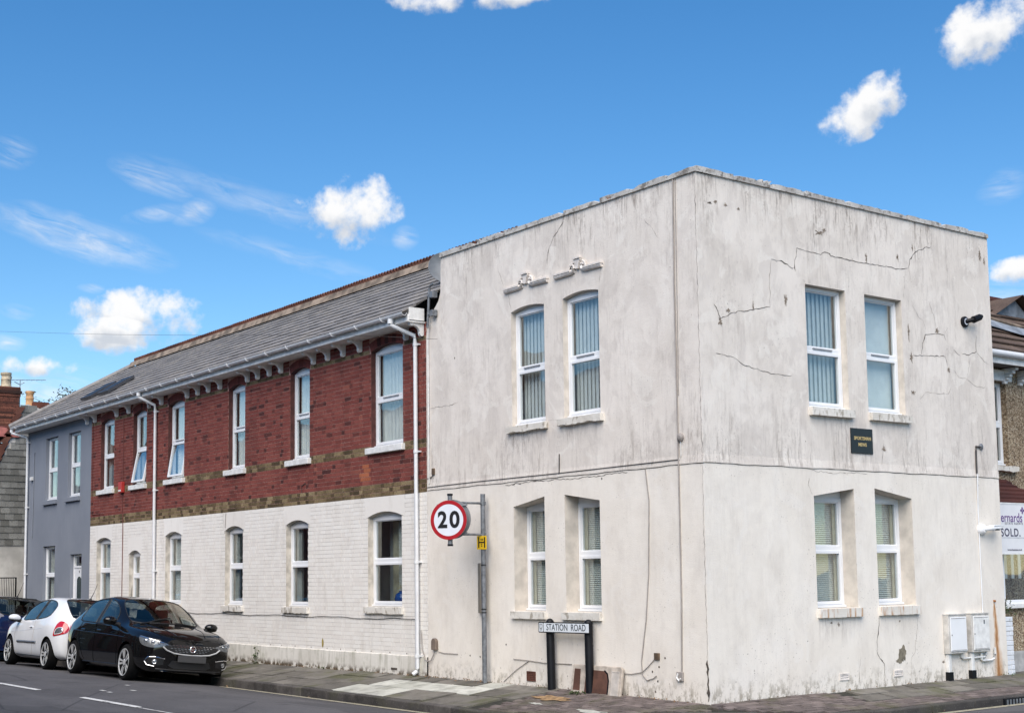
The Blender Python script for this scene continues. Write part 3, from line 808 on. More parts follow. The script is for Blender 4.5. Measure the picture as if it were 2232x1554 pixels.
def window(root, T, op, mid, d0=0.0, lower_open=0.0, vent=True, inside=None, w=0.055, fixed_lower=False):
    """white plastic window in an opening: frame, mid rail, lower sash, two panes, blinds"""
    d = d0+op.depth; u0, u1, z0, z1 = op.u0+0.004, op.u1-0.004, op.z0+0.004, op.zs-0.004
    b = MB(T)
    ring(b, u0, u1, z0, z1, w, d, d+0.07)
    b.box(u0+w, u1-w, d-0.002, d+0.068, mid-0.035, mid+0.035)
    # bead inside the upper light
    ring(b, u0+w, u1-w, mid+0.035, z1-w, 0.016, d+0.018, d+0.05)
    # sill nose of the frame
    b.box(u0, u1, d-0.035, d+0.0, z0, z0+0.03)
    if op.rise or op.zl != op.zr or max(op.zl, op.zr) > op.zs:
        if op.rise: poly = [(op.u0+0.002, z1)] + [(op.u1-0.002, z1)] + [(min(max(u, op.u0+0.002), op.u1-0.002), z-0.003) for u, z in arch_pts(op.u0, op.u1, op.zl, op.rise)]
        else: poly = [(op.u0+0.002, z1), (op.u1-0.002, z1), (op.u1-0.002, op.zr-0.002), (op.u0+0.002, op.zl-0.002)]
        b.prism(poly, d+0.012, d+0.06)
    fr = b.build('window', M_UPVC, root, bevel=0.006)
    g = MB(T); g.box(u0+w+0.012, u1-w-0.012, d+0.03, d+0.036, mid+0.045, z1-w-0.012)
    g.build('pane', M_GLASS, fr)
    # lower sash
    zt, zb = mid-0.035, z0+w
    TT = T @ Matrix.Translation((0, d, zt)) @ Matrix.Rotation(-lower_open, 4, 'X') @ Matrix.Translation((0, -d, -zt))
    s = MB(TT if lower_open else T)
    ring(s, u0+w-0.012, u1-w+0.012, zb-0.012, zt+0.006, 0.045, d-0.014, d+0.04)
    s.build('sash', M_UPVC, fr, bevel=0.006)
    g = MB(TT if lower_open else T); g.box(u0+w+0.03, u1-w-0.03, d+0.012, d+0.018, zb+0.03, zt-0.036)
    g.build('pane', M_GLASS, fr)
    if vent:
        v = MB(T); cu = (u0+u1)/2; v.box(cu-(u1-u0)*0.24, cu+(u1-u0)*0.24, d-0.02, d-0.003, mid+0.004, mid+0.022)
        v.build('trickle_vent', MATS['vent_grey'], fr)
    ui0, ui1, zi0, zi1 = u0+0.01, u1-0.01, z0+0.01, z1-0.01
    db = d+0.13
    if inside == 'vertical':
        n = 9; step = (ui1-ui0)/n; e0, e1 = (0.012, -0.006) if T is T_L else (-0.012, 0.016)
        for k in range(n):
            m_ = MB(T); a = ui0+step*k
            m_.add([(a+0.003, db+e0, zi0+0.05), (a+step*0.975, db+e1, zi0+0.05), (a+step*0.975, db+e1, zi1), (a+0.003, db+e0, zi1)], [(0,1,2,3)])
            m_.add([(a+0.003, db+e0+0.003, zi0+0.05), (a+step*0.975, db+e1+0.003, zi0+0.05), (a+step*0.975, db+e1+0.003, zi1), (a+0.003, db+e0+0.003, zi1)], [(3,2,1,0)])
            m_.build('blind_slat', M_BLIND, fr)
        m_ = MB(T); m_.quad((ui0, db+0.035, zi0+0.05), (ui1, db+0.035, zi0+0.05), (ui1, db+0.035, zi1), (ui0, db+0.035, zi1)); m_.build('blind_lining', MATS['blind_lining'], fr)
    elif inside in ('venetian', 'venetian_right'):
        m_ = MB(T); z = zi0+0.03
        while z < zi1:
            m_.box(ui0+0.02, ui1-0.02, db-0.012, db+0.012, z, z+0.004)
            m_.add([(ui0+0.02, db-0.012, z), (ui1-0.02, db-0.012, z), (ui1-0.02, db+0.006, z+0.022), (ui0+0.02, db+0.006, z+0.022)], [(0,1,2,3)])
            z += 0.028
        tag(m_.build('venetian_blind', M_VENET, fr), kind='stuff')
    elif inside == 'roller':
        m_ = MB(T); m_.box(ui0+0.01, ui1-0.01, db, db+0.004, zi0+0.04, zi1); m_.build('roller_blind', M_NET, fr)
    elif inside == 'net':
        m_ = MB(T); n = 40; vs = []
        for k in range(n+1):
            u = ui0+(ui1-ui0)*k/n
            dd = db+0.012*math.sin(k*1.3)+0.006*math.sin(k*2.9+1)
            vs += [(u, dd, zi0), (u, dd, zi1)]
        m_.add(vs, [(2*k, 2*k+2, 2*k+3, 2*k+1) for k in range(n)]); m_.build('net_curtain', M_NET, fr, smooth=True)
    elif inside == 'curtains':
        for (a, c) in ((ui0, ui0+(ui1-ui0)*0.3), (ui1-(ui1-ui0)*0.28, ui1)):
            m_ = MB(T); n = 16; vs = []
            for k in range(n+1):
                u = a+(c-a)*k/n; dd = db+0.03*math.sin(k*1.5)
                vs += [(u, dd, zi0), (u, dd, zi1)]
            m_.add(vs, [(2*k, 2*k+2, 2*k+3, 2*k+1) for k in range(n)]); m_.build('curtain', MATS['grey_curtain'], fr, smooth=True)
    if inside in ('venetian', 'venetian_right'):
        r_ = inside == 'venetian_right'
        a, c = (ui1-0.10, ui1) if r_ else (ui0, ui0+0.09)
        m_ = MB(T); n = 12; vs = []
        for k in range(n+1):
            u = a+(c-a)*k/n; dd = db-0.05+0.015*math.sin(k*1.7)
            vs += [(u, dd, zi0), (u, dd, zi1)]
        m_.add(vs, [(2*k, 2*k+2, 2*k+3, 2*k+1) for k in range(n)]); m_.build('curtain', M_CURT, fr, smooth=True)
    return fr
plain('blind_lining', (0.72, 0.73, 0.71), 0.9)
plain('vent_grey', (0.32, 0.33, 0.35), 0.5)
plain('grey_curtain', (0.42, 0.43, 0.42), 0.9, var=0.15)
def rough_sill(parent, T, u0, u1, z0, z1, d0, d1, mat, chip=0.012, name='window_sill'):
    """stone sill with a chipped lower front edge"""
    n = 14; b = MB(T)
    rg = random.Random(int((u0*31+z0*17)*100))
    vs = []
    for k in range(n+1):
        u = u0+(u1-u0)*k/n
        c = rg.uniform(0, chip); c2 = rg.uniform(0, chip*0.5)
        vs += [(u, d1, z1+0.004), (u, d0, z1-c2), (u, d0+c2*0.4, z0+c), (u, d1, z0+c*0.5)]
    fs = []
    for k in range(n):
        for q in range(3):
            fs.append((k*4+q, k*4+q+1, (k+1)*4+q+1, (k+1)*4+q))
    fs += [(0, 3, 2, 1), (n*4, n*4+1, n*4+2, n*4+3)]
    b.add(vs, fs)
    return b.build(name, mat, parent, fix=True)

# ------------------------------------------------------------------ white corner building
WB = thing('corner_building', 'weathered white rendered two-storey corner building with a flat parapet', 'building', (-3.2, 3.2, 0))
LEN_R = 6.53
M_JAMB = plain('stained_reveal', (0.62, 0.565, 0.50), 0.9, var=0.14, scale=5, bump=0.3)
lops = [Opening(-4.07, -3.25, 3.93, 5.70, rise=0.05, depth=0.09), Opening(-2.81, -2.0, 3.93, 5.70, rise=0.05, depth=0.09),
        Opening(-4.07, -3.31, 1.13, 2.70, 2.82, depth=0.25), Opening(-2.84, -2.06, 1.13, 2.82, 2.70, depth=0.25)]
rops = [Opening(2.10, 2.96, 3.94, 5.675, depth=0.10), Opening(3.39, 4.25, 3.94, 5.675, depth=0.10),
        Opening(2.13, 2.99, 1.15, 2.70, 2.82, depth=0.24), Opening(3.45, 4.30, 1.16, 2.84, 2.71, depth=0.24)]
outL = [(-6.44, -0.3), (0.0, -0.3), (0.0, 6.945), (-5.98, 6.945), (-6.0, 6.36), (-6.06, 6.22), (-6.22, 6.08), (-6.4, 5.92), (-6.44, 5.62)]
outR = [(0.0, -0.3), (LEN_R, -0.3), (LEN_R, 6.945), (0.0, 6.945)]
wallL = facade('street_wall', T_L, outL, lops, M_RENDER, WB, jamb_mat=M_JAMB, skip=(0.0,))
wallR = facade('short_wall', T_R, outR, rops, M_RENDER, WB, jamb_mat=M_JAMB, skip=(0.0,))
b = MB()
b.box(-6.43, -0.3, LEN_R-0.3, LEN_R-0.001, -0.3, 6.9)
b.box(-6.43, -6.2, 0.31, LEN_R-0.31, -0.3, 6.3)
b.build('rear_wall', M_RENDER, WB)
b = MB(); b.box(-6.1, -0.31, 0.31, LEN_R-0.31, 6.4, 6.5); b.build('flat_roof', M_LEAD, WB)
b = MB(); b.box(-6.15, -0.31, 0.31, LEN_R-0.31, 2.95, 3.15); b.box(-6.15, -0.31, 0.31, LEN_R-0.31, -0.1, 0.02)
b.box(-3.4, -3.3, 1.6, LEN_R-0.35, 0.03, 6.39); b.box(-6.1, -1.9, 1.5, 1.6, 0.03, 6.39); b.box(-1.9, -1.8, 1.5, LEN_R-0.35, 0.03, 6.39)
b.build('interior', M_INNER, WB)
for op, mid, ins in zip(lops, (4.80, 4.80, 1.96, 1.96), ('vertical', 'vertical', 'venetian', 'venetian')):
    window(WB, T_L, op, mid, inside=ins, vent=op.z0 > 2)
for op, mid, ins in zip(rops, (4.78, 4.80, 1.98, 1.99), ('vertical', 'roller', 'venetian_right', 'venetian_right')):
    window(WB, T_R, op, mid, inside=ins, vent=op.z0 > 2)
# first-floor wall is finished as a slightly proud skirt over the ground floor: the shadow line
def skirt(T, u0, u1):
    b = MB(T)
    n = 40; vs = []
    for k in range(n+1):
        u = u0+(u1-u0)*k/n; w_ = 0.004*math.sin(k*0.9)+0.003*math.sin(k*2.3)
        vs += [(u, -0.0005, 3.20), (u, -0.010, 3.10+w_), (u, -0.010, 3.085+w_), (u, 0.01, 3.083+w_)]
    b.add(vs, [(k*4+q, k*4+q+1, (k+1)*4+q+1, (k+1)*4+q) for k in range(n) for q in range(3)])
    return b.build('string_course', M_RENDER, WB, fix=True)
skirt(T_L, -6.42, 0.010)
skirt(T_R, -0.009, LEN_R)
for T, u0, u1, par in ((T_L, -6.42, 0.0, wallL), (T_R, 0.0, LEN_R, wallR)):  # dark ribbon painted in as the shade line below the proud skirt
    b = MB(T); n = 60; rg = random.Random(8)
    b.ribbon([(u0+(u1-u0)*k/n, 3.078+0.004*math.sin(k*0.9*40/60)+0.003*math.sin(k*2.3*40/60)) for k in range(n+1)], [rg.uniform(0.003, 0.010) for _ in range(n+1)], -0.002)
    b.build('crack_or_shade_line', M_CRACK_SHADE, par)
# sills
for a, c in ((-4.15, -3.19), (-2.90, -1.93)):
    rough_sill(WB, T_L, a, c, 3.815, 3.925, -0.075, 0.09, M_SILL, 0.022)
for a, c in ((-4.12, -3.30), (-2.90, -2.05)):
    rough_sill(WB, T_L, a, c, 1.015, 1.125, -0.055, 0.25, M_SILL, 0.006)
for a, c in ((2.09, 3.01), (3.39, 4.31)):
    rough_sill(WB, T_R, a, c, 3.82, 3.935, -0.075, 0.10, M_SILL, 0.006)
for a, c in ((2.12, 3.04), (3.44, 4.33)):
    rough_sill(WB, T_R, a, c, 1.02, 1.145, -0.06, 0.24, M_RUSTSILL, 0.006)
# coping stones along the parapet, weathered and broken
def coping(T, cuts, skip=()):
    rg = random.Random(5)
    for i, (a, c) in enumerate(zip(cuts, cuts[1:])):
        b = MB(T); n = max(3, int((c-a)/0.12))
        dz = rg.uniform(-0.004, 0.006); vs = []
        low = i in skip
        for k in range(n+1):
            u = a+0.003+(c-a-0.006)*k/n
            h = 7.02+dz+rg.uniform(-0.012, 0.006) - (rg.uniform(0.02, 0.05) if (low or (k in (0, n) and rg.random() < 0.35)) else 0)
            vs += [(u, -0.028, 6.935), (u, -0.028, h-0.012), (u, 0.0, h), (u, 0.3, h), (u, 0.3, 6.935)]
        fs = [(k*5+q, k*5+q+1, (k+1)*5+q+1, (k+1)*5+q) for k in range(n) for q in range(4)]
        fs += [(k*5, (k+1)*5, (k+1)*5+4, k*5+4) for k in range(n)]
        fs += [(0, 4, 3, 2, 1), (n*5, n*5+1, n*5+2, n*5+3, n*5+4)]
        b.add(vs, fs)
        b.build('coping_stone', MATS['coping'], WB, fix=True)
def copmat():
    t = NT('coping'); P = t.pos()
    c = t.mix(t.ramp(t.noise(P, 3, 5), 0.3, 0.7), (0.38, 0.36, 0.34), (0.55, 0.535, 0.51))
    c = t.mix(t.math('MULTIPLY', t.ramp(t.noise(P, 10, 6, 0.7), 0.50, 0.62), 0.8), c, (0.13, 0.115, 0.10))
    c = t.mix(t.ramp(t.noise(P, 5, 3), 0.66, 0.70), c, (0.28, 0.17, 0.12))
    t.bump(t.noise(P, 30, 5), 0.6, 0.012)
    return t.fin(c, 0.9, spec=0.2)
copmat()
coping(T_L, [-5.99, -5.35, -5.05, -4.86, -4.2, -3.4, -2.72, -1.9, -1.2, -0.55, 0.028], skip=(2,))
coping(T_R, [0.02, 0.7, 1.25, 1.5, 2.2, 3.0, 3.75, 4.5, 5.3, 6.0, LEN_R], skip=(2,))
# broken mortar bits on the parapet
rg = random.Random(9)
for T, us in ((T_L, (-5.0, -4.93, -4.87)), (T_R, (1.32, 1.40, 1.46))):
    for u in us:
        b = MB(T); r_ = rg.uniform(0.03, 0.055)
        pts = [(u+rg.uniform(-r_, r_), 0.06+rg.uniform(-0.05, 0.05), 7.0+rg.uniform(0, 0.06)) for _ in range(9)]
        bm = bmesh.new()
        for p in pts: bm.verts.new(T @ Vector(p))
        bmesh.ops.convex_hull(bm, input=bm.verts)
        me = bpy.data.meshes.new('mortar_lump'); bm.to_mesh(me); bm.free()
        me.transform(Matrix.Translation(-origin(WB)))
        linkobj('mortar_lump', me, MATS['coping'], WB)
# moulded hoods above the upper street windows
def hood(uc):
    b = MB(T_L)
    for s in (-1, 1):
        pts = [(uc+s*0.53, 6.045), (uc+s*0.16, 6.05), (uc+s*0.10, 6.065), (uc+s*0.075, 6.10), (uc+s*0.085, 6.135), (uc+s*0.115, 6.145), (uc+s*0.135, 6.12), (uc+s*0.12, 6.10)]
        path = [(u, -0.018, z) for u, z in pts]
        b.tube(path, [0.036, 0.036, 0.036, 0.032, 0.026, 0.022, 0.016, 0.012], 8)
        b.box(min(uc+s*0.54, uc+s*0.15), max(uc+s*0.54, uc+s*0.15), -0.062, 0.0, 6.062, 6.088)
        b.tube([(uc+s*0.17, -0.015, 6.10), (uc+s*0.16, -0.022, 6.15), (uc+s*0.10, -0.018, 6.19)], [0.018, 0.026, 0.012], 7)
    prof = [(uc-0.03, 6.08), (uc+0.03, 6.08), (uc+0.045, 6.17), (uc+0.075, 6.205), (uc+0.05, 6.235), (uc-0.05, 6.235), (uc-0.075, 6.205), (uc-0.045, 6.17)]
    b.prism(prof, -0.045, 0.0)
    b.box(uc-0.075, uc+0.075, -0.065, 0.0, 6.225, 6.25)
    b.build('moulded_hood', MATS['moulding'], WB, smooth=True)
plain('moulding', (0.66, 0.61, 0.57), 0.8, var=0.15, scale=14)
hood(-3.66); hood(-2.42)
# cracks in the render
CR_R = [[(0.4, 5.0), (0.59, 5.1), (0.79, 5.15), (1.03, 5.19), (1.18, 5.23), (1.37, 5.27)], [(1.37, 5.27), (1.37, 5.59), (1.42, 5.93)], [(1.42, 5.94), (1.63, 5.94), (1.75, 5.91), (1.85, 5.86), (1.91, 5.89)], [(1.91, 5.83), (1.9, 5.99), (1.94, 6.07), (1.95, 6.17), (2.08, 6.16), (2.46, 6.14), (2.54, 6.19), (2.64, 6.18), (2.67, 6.15), (2.98, 6.14), (3.36, 6.14), (3.98, 6.15), (4.16, 6.14), (4.46, 6.2), (4.5, 6.33), (4.61, 6.44), (4.75, 6.52), (5.04, 6.6)], [(4.47, 6.2), (4.49, 6.0)], [(4.38, 6.16), (4.34, 5.94), (4.31, 5.71)], [(0.28, 5.19), (0.4, 5.01)], [(4.69, 4.89), (4.72, 5.06), (4.8, 5.21), (4.99, 5.24), (5.27, 5.25), (5.32, 5.17)], [(5.29, 5.27), (5.39, 5.38)], [(4.49, 4.86), (4.9, 4.9), (5.28, 4.91), (5.32, 4.77)], [(5.28, 4.91), (5.3, 5.02), (5.36, 5.04)], [(5.5, 5.04), (5.67, 4.96)], [(5.71, 4.99), (5.89, 4.99), (6.09, 5.06), (6.09, 5.19), (6.12, 5.32)], [(6.09, 5.06), (6.29, 4.92), (6.43, 4.88)], [(4.51, 5.64), (4.66, 5.46), (4.76, 5.43), (4.82, 5.3)], [(4.92, 5.74), (5.03, 5.54), (5.08, 5.33)], [(5.89, 4.99), (5.89, 4.82), (5.81, 4.61), (5.61, 4.62), (5.47, 4.72)], [(5.81, 4.61), (6.07, 4.5), (6.29, 4.51)], [(2.05, 5.73), (2.12, 5.68)], [(0.29, 4.53), (0.63, 4.51), (0.8, 4.42), (1.34, 4.34), (1.76, 4.35)], [(3.44, 1.02), (3.41, 0.83), (3.37, 0.65), (3.37, 0.48), (3.47, 0.38), (3.51, 0.34), (3.51, 0.05)], [(4.31, 1.03), (4.31, 0.82), (4.22, 0.46), (4.14, 0.4), (4.13, 0.06)], [(3.01, 0.46), (2.96, 0.28), (2.96, 0.05)],
        [(2.1, 3.05), (2.5, 3.03), (3.0, 3.045), (3.3, 3.04)], [(2.05, 2.95), (2.02, 2.85), (2.1, 2.72)], [(4.6, 4.2), (4.75, 4.33), (5.3, 4.33), (5.4, 4.45)], [(3.7, 3.55), (3.66, 3.3), (3.62, 3.15)]]
CR_L = [[(-2.72, 6.94), (-2.77, 6.83), (-2.95, 6.7), (-3.05, 6.58), (-3.11, 6.51), (-3.15, 6.29)], [(-4.38, 6.41), (-4.24, 6.15)], [(-4.14, 6.0), (-4.06, 5.75)], [(-6.32, 4.45), (-5.97, 4.44), (-5.73, 4.44), (-5.51, 4.47)], [(-4.27, 3.04), (-3.53, 3.06), (-2.6, 3.04), (-2.27, 3.04), (-1.79, 3.05), (-1.45, 3.05)], [(-3.26, 3.94), (-3.12, 3.94), (-2.94, 3.91)], [(-1.0, 6.5), (-0.85, 6.35), (-0.75, 6.2)], [(-1.92, 6.1), (-1.96, 5.8)]]
BOLD_R = {0, 2, 3, 6, 7, 9, 11, 12, 19, 20}
def crackline(pts, w, rg):
    out_, ws = [], []
    for (a, c), (e, f) in zip(pts, pts[1:]):
        L_ = math.hypot(e-a, f-c); n = max(2, int(L_/0.05))
        for k in range(n):
            j = 0.012 if k else 0.004
            out_.append((a+(e-a)*k/n+rg.uniform(-j, j), c+(f-c)*k/n+rg.uniform(-j, j)))
            ws.append(w*rg.uniform(0.25, 0.9)*(1.9 if rg.random() < 0.18 else 1.0))
    out_.append(pts[-1]); ws.append(w*0.2); ws[0] = w*0.3
    return out_, ws
rg = random.Random(21)
for T, cl, par, bold in ((T_R, CR_R, wallR, BOLD_R), (T_L, CR_L, wallL, {0, 4})):
    for i, pts in enumerate(cl):
        b = MB(T); p, w_ = crackline(pts, 0.0115 if i in bold else 0.006, rg)
        b.ribbon(p, w_, -0.0025)
        b.build('crack_or_shade_line', M_CRACK_SHADE if i in bold else M_HAIR, par)
        if i in bold:      # crumbled lips of raised filler along the crack
            b = MB(T)
            for (u, z) in p[::2]:
                if rg.random() < 0.45:
                    du, dz_ = rg.uniform(-0.03, 0.03), rg.choice((-1, 1))*rg.uniform(0.008, 0.022); r_ = rg.uniform(0.006, 0.02)
                    b.add([(u+du-r_, -0.001, z+dz_), (u+du, -0.001, z+dz_-r_*0.5), (u+du+r_, -0.001, z+dz_+r_*0.2), (u+du+r_*0.2, -0.001, z+dz_+r_*0.6), (u+du, -0.006, z+dz_)], [(0,1,4), (1,2,4), (2,3,4), (3,0,4)])
            b.build('filler_lip', MATS['moulding'], par, fix=True)
# vertical split at the building's arris
b = MB(T_L)
p, w_ = crackline([(-0.012, 6.9), (-0.010, 5.8), (-0.014, 4.2), (-0.01, 3.14)], 0.005, rg); b.ribbon(p, w_, -0.003)
p, w_ = crackline([(-0.016, 0.03), (-0.014, 0.35), (-0.02, 0.55)], 0.04, rg); b.ribbon(p, w_, -0.0035)
p, w_ = crackline([(-0.016, 0.55), (-0.012, 1.2), (-0.016, 2.2), (-0.012, 3.05)], 0.005, rg); b.ribbon(p, w_, -0.003)
b.build('crack_or_shade_line', M_CRACK_SHADE, wallL)
# blown and missing patches of render
def blob(T, u, z, ru, rz, mat, par, name, d=-0.0028, seed=1, n=22, jag=0.35):
    rg = random.Random(seed); b = MB(T)
    pts = []
    for k in range(n):
        a = 2*math.pi*k/n; f = 1-jag*rg.random()
        pts.append((u+ru*f*math.cos(a), d, z+rz*f*math.sin(a)))
    b.add([(u, d, z)]+pts, [(0, 1+k, 1+(k+1) % n) for k in range(n)])
    return b.build(name, mat, par)
M_BARE = plain('bare_cement', (0.20, 0.175, 0.13), 0.95, var=0.3, scale=12, bump=0.6)
M_STAINB = plain('brown_stain', (0.20, 0.16, 0.125), 0.95, var=0.4, scale=20)
blob(T_R, 3.93, 0.46, 0.10, 0.15, M_BARE, wallR, 'missing_render', seed=4, jag=0.5)
blob(T_R, 3.87, 0.37, 0.11, 0.05, M_BARE, wallR, 'missing_render', d=-0.0033, seed=5, jag=0.5)
for i, (u, z, ru, rz) in enumerate([(2.44, 6.45, 0.12, 0.05), (2.55, 6.50, 0.05, 0.05), (3.47, 6.24, 0.03, 0.09), (4.21, 6.33, 0.04, 0.09), (4.58, 6.52, 0.025, 0.07), (6.31, 6.66, 0.05, 0.14), (6.42, 6.55, 0.04, 0.09), (0.39, 4.97, 0.05, 0.09), (0.55, 5.13, 0.06, 0.04), (1.69, 5.40, 0.05, 0.10), (1.03, 5.24, 0.02, 0.10), (4.45, 4.30, 0.07, 0.05), (4.40, 5.2, 0.03, 0.16), (4.44, 4.83, 0.05, 0.10), (0.25, 6.55, 0.05, 0.02), (0.36, 6.58, 0.045, 0.03), (0.55, 6.57, 0.05, 0.03), (0.80, 6.55, 0.04, 0.025), (4.9, 0.3, 0.04, 0.03), (2.4, 0.95, 0.03, 0.02), (2.55, 0.92, 0.04, 0.04), (3.9, 0.93, 0.03, 0.03), (1.9, 0.72, 0.012, 0.012), (2.0, 3.45, 0.012, 0.016), (5.35, 4.72, 0.05, 0.06), (5.1, 5.30, 0.06, 0.07), (3.7, 3.42, 0.06, 0.05)]):
    blob(T_R, u, z, ru, rz, M_STAINB if rz > 0.02 else M_CRACK_SHADE, wallR, 'stain', d=-0.0014-0.00005*i, seed=30+i, jag=0.85, n=34)
for i, (u, z) in enumerate([(-5.25, 0.42), (-4.98, 0.41), (-1.0, 0.1), (-1.05, 0.36), (-0.92, 0.43), (-0.8, 0.55), (-4.3, 0.62), (-2.0, 3.0), (-5.6, 5.2), (-0.95, 0.24)]):
    blob(T_L, u, z, 0.016, 0.018, M_CRACK_SHADE, wallL, 'fixing_hole', seed=60+i)
plain('dark_rust', (0.27, 0.105, 0.03), 0.9, var=0.3, scale=20)
b = MB(T_R); b.tube([(6.24, -0.0, 1.17), (6.24, -0.03, 1.165)], 0.018, 8); b.build('old_bracket_stub', MATS['dark_rust'], WB)
# air bricks
def vent(T, u0, u1, z0, z1, mat, n=4, par=WB):
    b = MB(T); ring(b, u0, u1, z0, z1, 0.014, -0.012, 0.0)
    for k in range(n):
        zz = z0+0.02+(z1-z0-0.04)*k/(n-1) if n > 1 else (z0+z1)/2
        b.add([(u0+0.014, -0.010, zz-0.010), (u1-0.014, -0.010, zz-0.010), (u1-0.014, -0.002, zz+0.012), (u0+0.014, -0.002, zz+0.012)], [(0,1,2,3)])
    o = b.build('air_brick', mat, par)
    k_ = MB(T); k_.quad((u0+0.01, -0.001, z0+0.01), (u1-0.01, -0.001, z0+0.01), (u1-0.01, -0.001, z1-0.01), (u0+0.01, -0.001, z1-0.01)); k_.build('vent_shadow', M_CRACK_SHADE, o)
vent(T_L, -3.79, -3.58, 0.10, 0.245, M_TERRA, 5)
vent(T_R, 2.53, 2.73, 0.155, 0.25, MATS['moulding'], 3)
vent(T_R, 3.72, 3.92, 0.145, 0.235, MATS['moulding'], 3)
# cables and conduit on the street wall
WI_L = [[(-0.41, 7.0), (-0.435, 5.7), (-0.44, 4.38), (-0.44, 3.11), (-0.45, 1.35), (-0.48, 0.36)], [(-1.09, 3.07), (-1.03, 2.64), (-1.07, 1.66), (-1.14, 1.05), (-1.25, 0.49), (-1.24, 0.31), (-1.15, 0.24), (-1.03, 0.27), (-0.96, 0.31)], [(-1.25, 0.34), (-1.14, 0.41), (-0.95, 0.56)], [(-4.11, 0.41), (-3.72, 0.4), (-3.35, 0.38), (-2.73, 0.39)], [(-4.36, 0.06), (-4.04, 0.25), (-3.72, 0.4)], [(-1.64, 0.31), (-1.46, 0.31), (-1.26, 0.34)], [(-6.43, 3.135), (-6.04, 3.14), (-5.0, 3.145), (-3.0, 3.14), (-0.44, 3.15)], [(-6.23, 3.38), (-6.28, 3.3), (-6.41, 3.28)], [(-6.13, 0.45), (-5.98, 0.43), (-5.58, 0.43)], [(-2.93, 3.42), (-2.94, 3.13)]]
for i, pts in enumerate(WI_L):
    b = MB(T_L); r_ = (0.011, 0.007, 0.006, 0.006, 0.006, 0.006, 0.006, 0.008, 0.006, 0.008)[i]
    b.tube([(u, -0.012, z) for u, z in pts], r_, 6)
    b.build('wall_cable', M_DCABLE if i in (6, 7, 9) else M_CABLE, WB)
b = MB(T_L); b.tube([(-0.37, -0.012, 7.0), (-0.395, -0.012, 5.0), (-0.41, -0.012, 4.0)], 0.005, 5); b.build('wall_cable', M_CABLE, WB)
b = MB(T_L); b.box(-0.57, -0.45, -0.03, 0, 0.26, 0.385); b.build('socket_box', M_CABLE, WB, bevel=0.01)
b = MB(T_L); b.tube([(-0.53, -0.035, 0.36), (-0.55, -0.04, 0.31), (-0.51, -0.04, 0.27), (-0.48, -0.035, 0.3)], 0.012, 6); b.build('wall_cable', M_TRIM, WB)
b = MB(T_L); b.box(-0.99, -0.9, -0.025, 0, 0.52, 0.61); b.build('socket_box', plain('old_bakelite', (0.12, 0.08, 0.05), 0.7, var=0.4), WB)
b = MB(T_L); b.lathe([(0.055, 0.0), (0.055, -0.03), (0.03, -0.05), (0.012, -0.052)], (-0.39, 0, 3.44), 'Y', 14); b.build('round_junction_box', M_CABLE, WB, fix=True)
b = MB(T_L); b.tube([(-0.39, -0.012, 3.39), (-0.39, -0.012, 3.2), (-0.42, -0.012, 3.15)], 0.006, 6); b.build('wall_cable', M_TRIM, WB)
b = MB(T_L); b.box(-6.26, -6.2, -0.03, 0, 3.34, 3.44); b.build('socket_box', MATS['old_bakelite'], WB)
# conduit on the short wall
b = MB(T_R); b.tube([(6.06, -0.03, 3.56), (6.05, -0.02, 3.555), (5.94, -0.018, 3.555), (5.935, -0.018, 3.5), (5.93, -0.018, 3.14)], 0.014, 8); b.build('conduit', M_DCABLE, WB)
b = MB(T_R); b.tube([(5.93, -0.03, 3.12), (5.925, -0.012, 2.6), (5.92, -0.012, 1.0)], 0.010, 8); b.build('conduit', M_PIPE, WB)
b = MB(T_R); b.lathe([(0.05, 0.0), (0.05, -0.02), (0.02, -0.04)], (6.08, 0, 3.56), 'Y', 14); b.build('round_junction_box', M_GALV, WB, fix=True)
# ------------------------------------------------------------------ red and white brick building
BB = thing('brick_building', 'long two-storey building, red brick above, white painted brick below', 'building', (-14.2, 2.2, 0))
BX0, BX1 = -21.97, -6.445
ff = [(-21.32, -20.42), (-19.2, -18.38), (-17.12, -16.22), (-13.98, -13.2), (-11.24, -10.46), (-8.22, -7.17)]
fops = [Opening(a, c, 3.94, 5.64 if i < 5 else 5.655, rise=0.085, depth=0.10) for i, (a, c) in enumerate(ff)]
gf = [(-21.5, -20.55, 1.13, 2.66), (-19.35, -18.68, 1.13, 2.30), (-17.2, -16.33, 1.13, 2.665), (-14.1, -13.27, 1.13, 2.68), (-11.4, -10.52, 1.13, 2.69), (-8.34, -7.23, 1.16, 2.715)]
gops = [Opening(a, c, z0, z1, rise=0.085, depth=0.11) for a, c, z0, z1 in gf]
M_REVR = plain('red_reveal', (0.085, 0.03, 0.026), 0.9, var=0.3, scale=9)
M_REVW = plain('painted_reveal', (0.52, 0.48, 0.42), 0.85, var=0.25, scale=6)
Z_SPLIT = 3.065
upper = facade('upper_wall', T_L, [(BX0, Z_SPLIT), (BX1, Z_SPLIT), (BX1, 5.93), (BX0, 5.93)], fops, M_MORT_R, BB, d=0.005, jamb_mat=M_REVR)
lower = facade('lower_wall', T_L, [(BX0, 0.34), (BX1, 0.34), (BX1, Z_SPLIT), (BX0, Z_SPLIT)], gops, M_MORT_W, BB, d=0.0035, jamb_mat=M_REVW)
CH = 0.0745
ST, HD, J = 0.215, 0.1025, 0.010
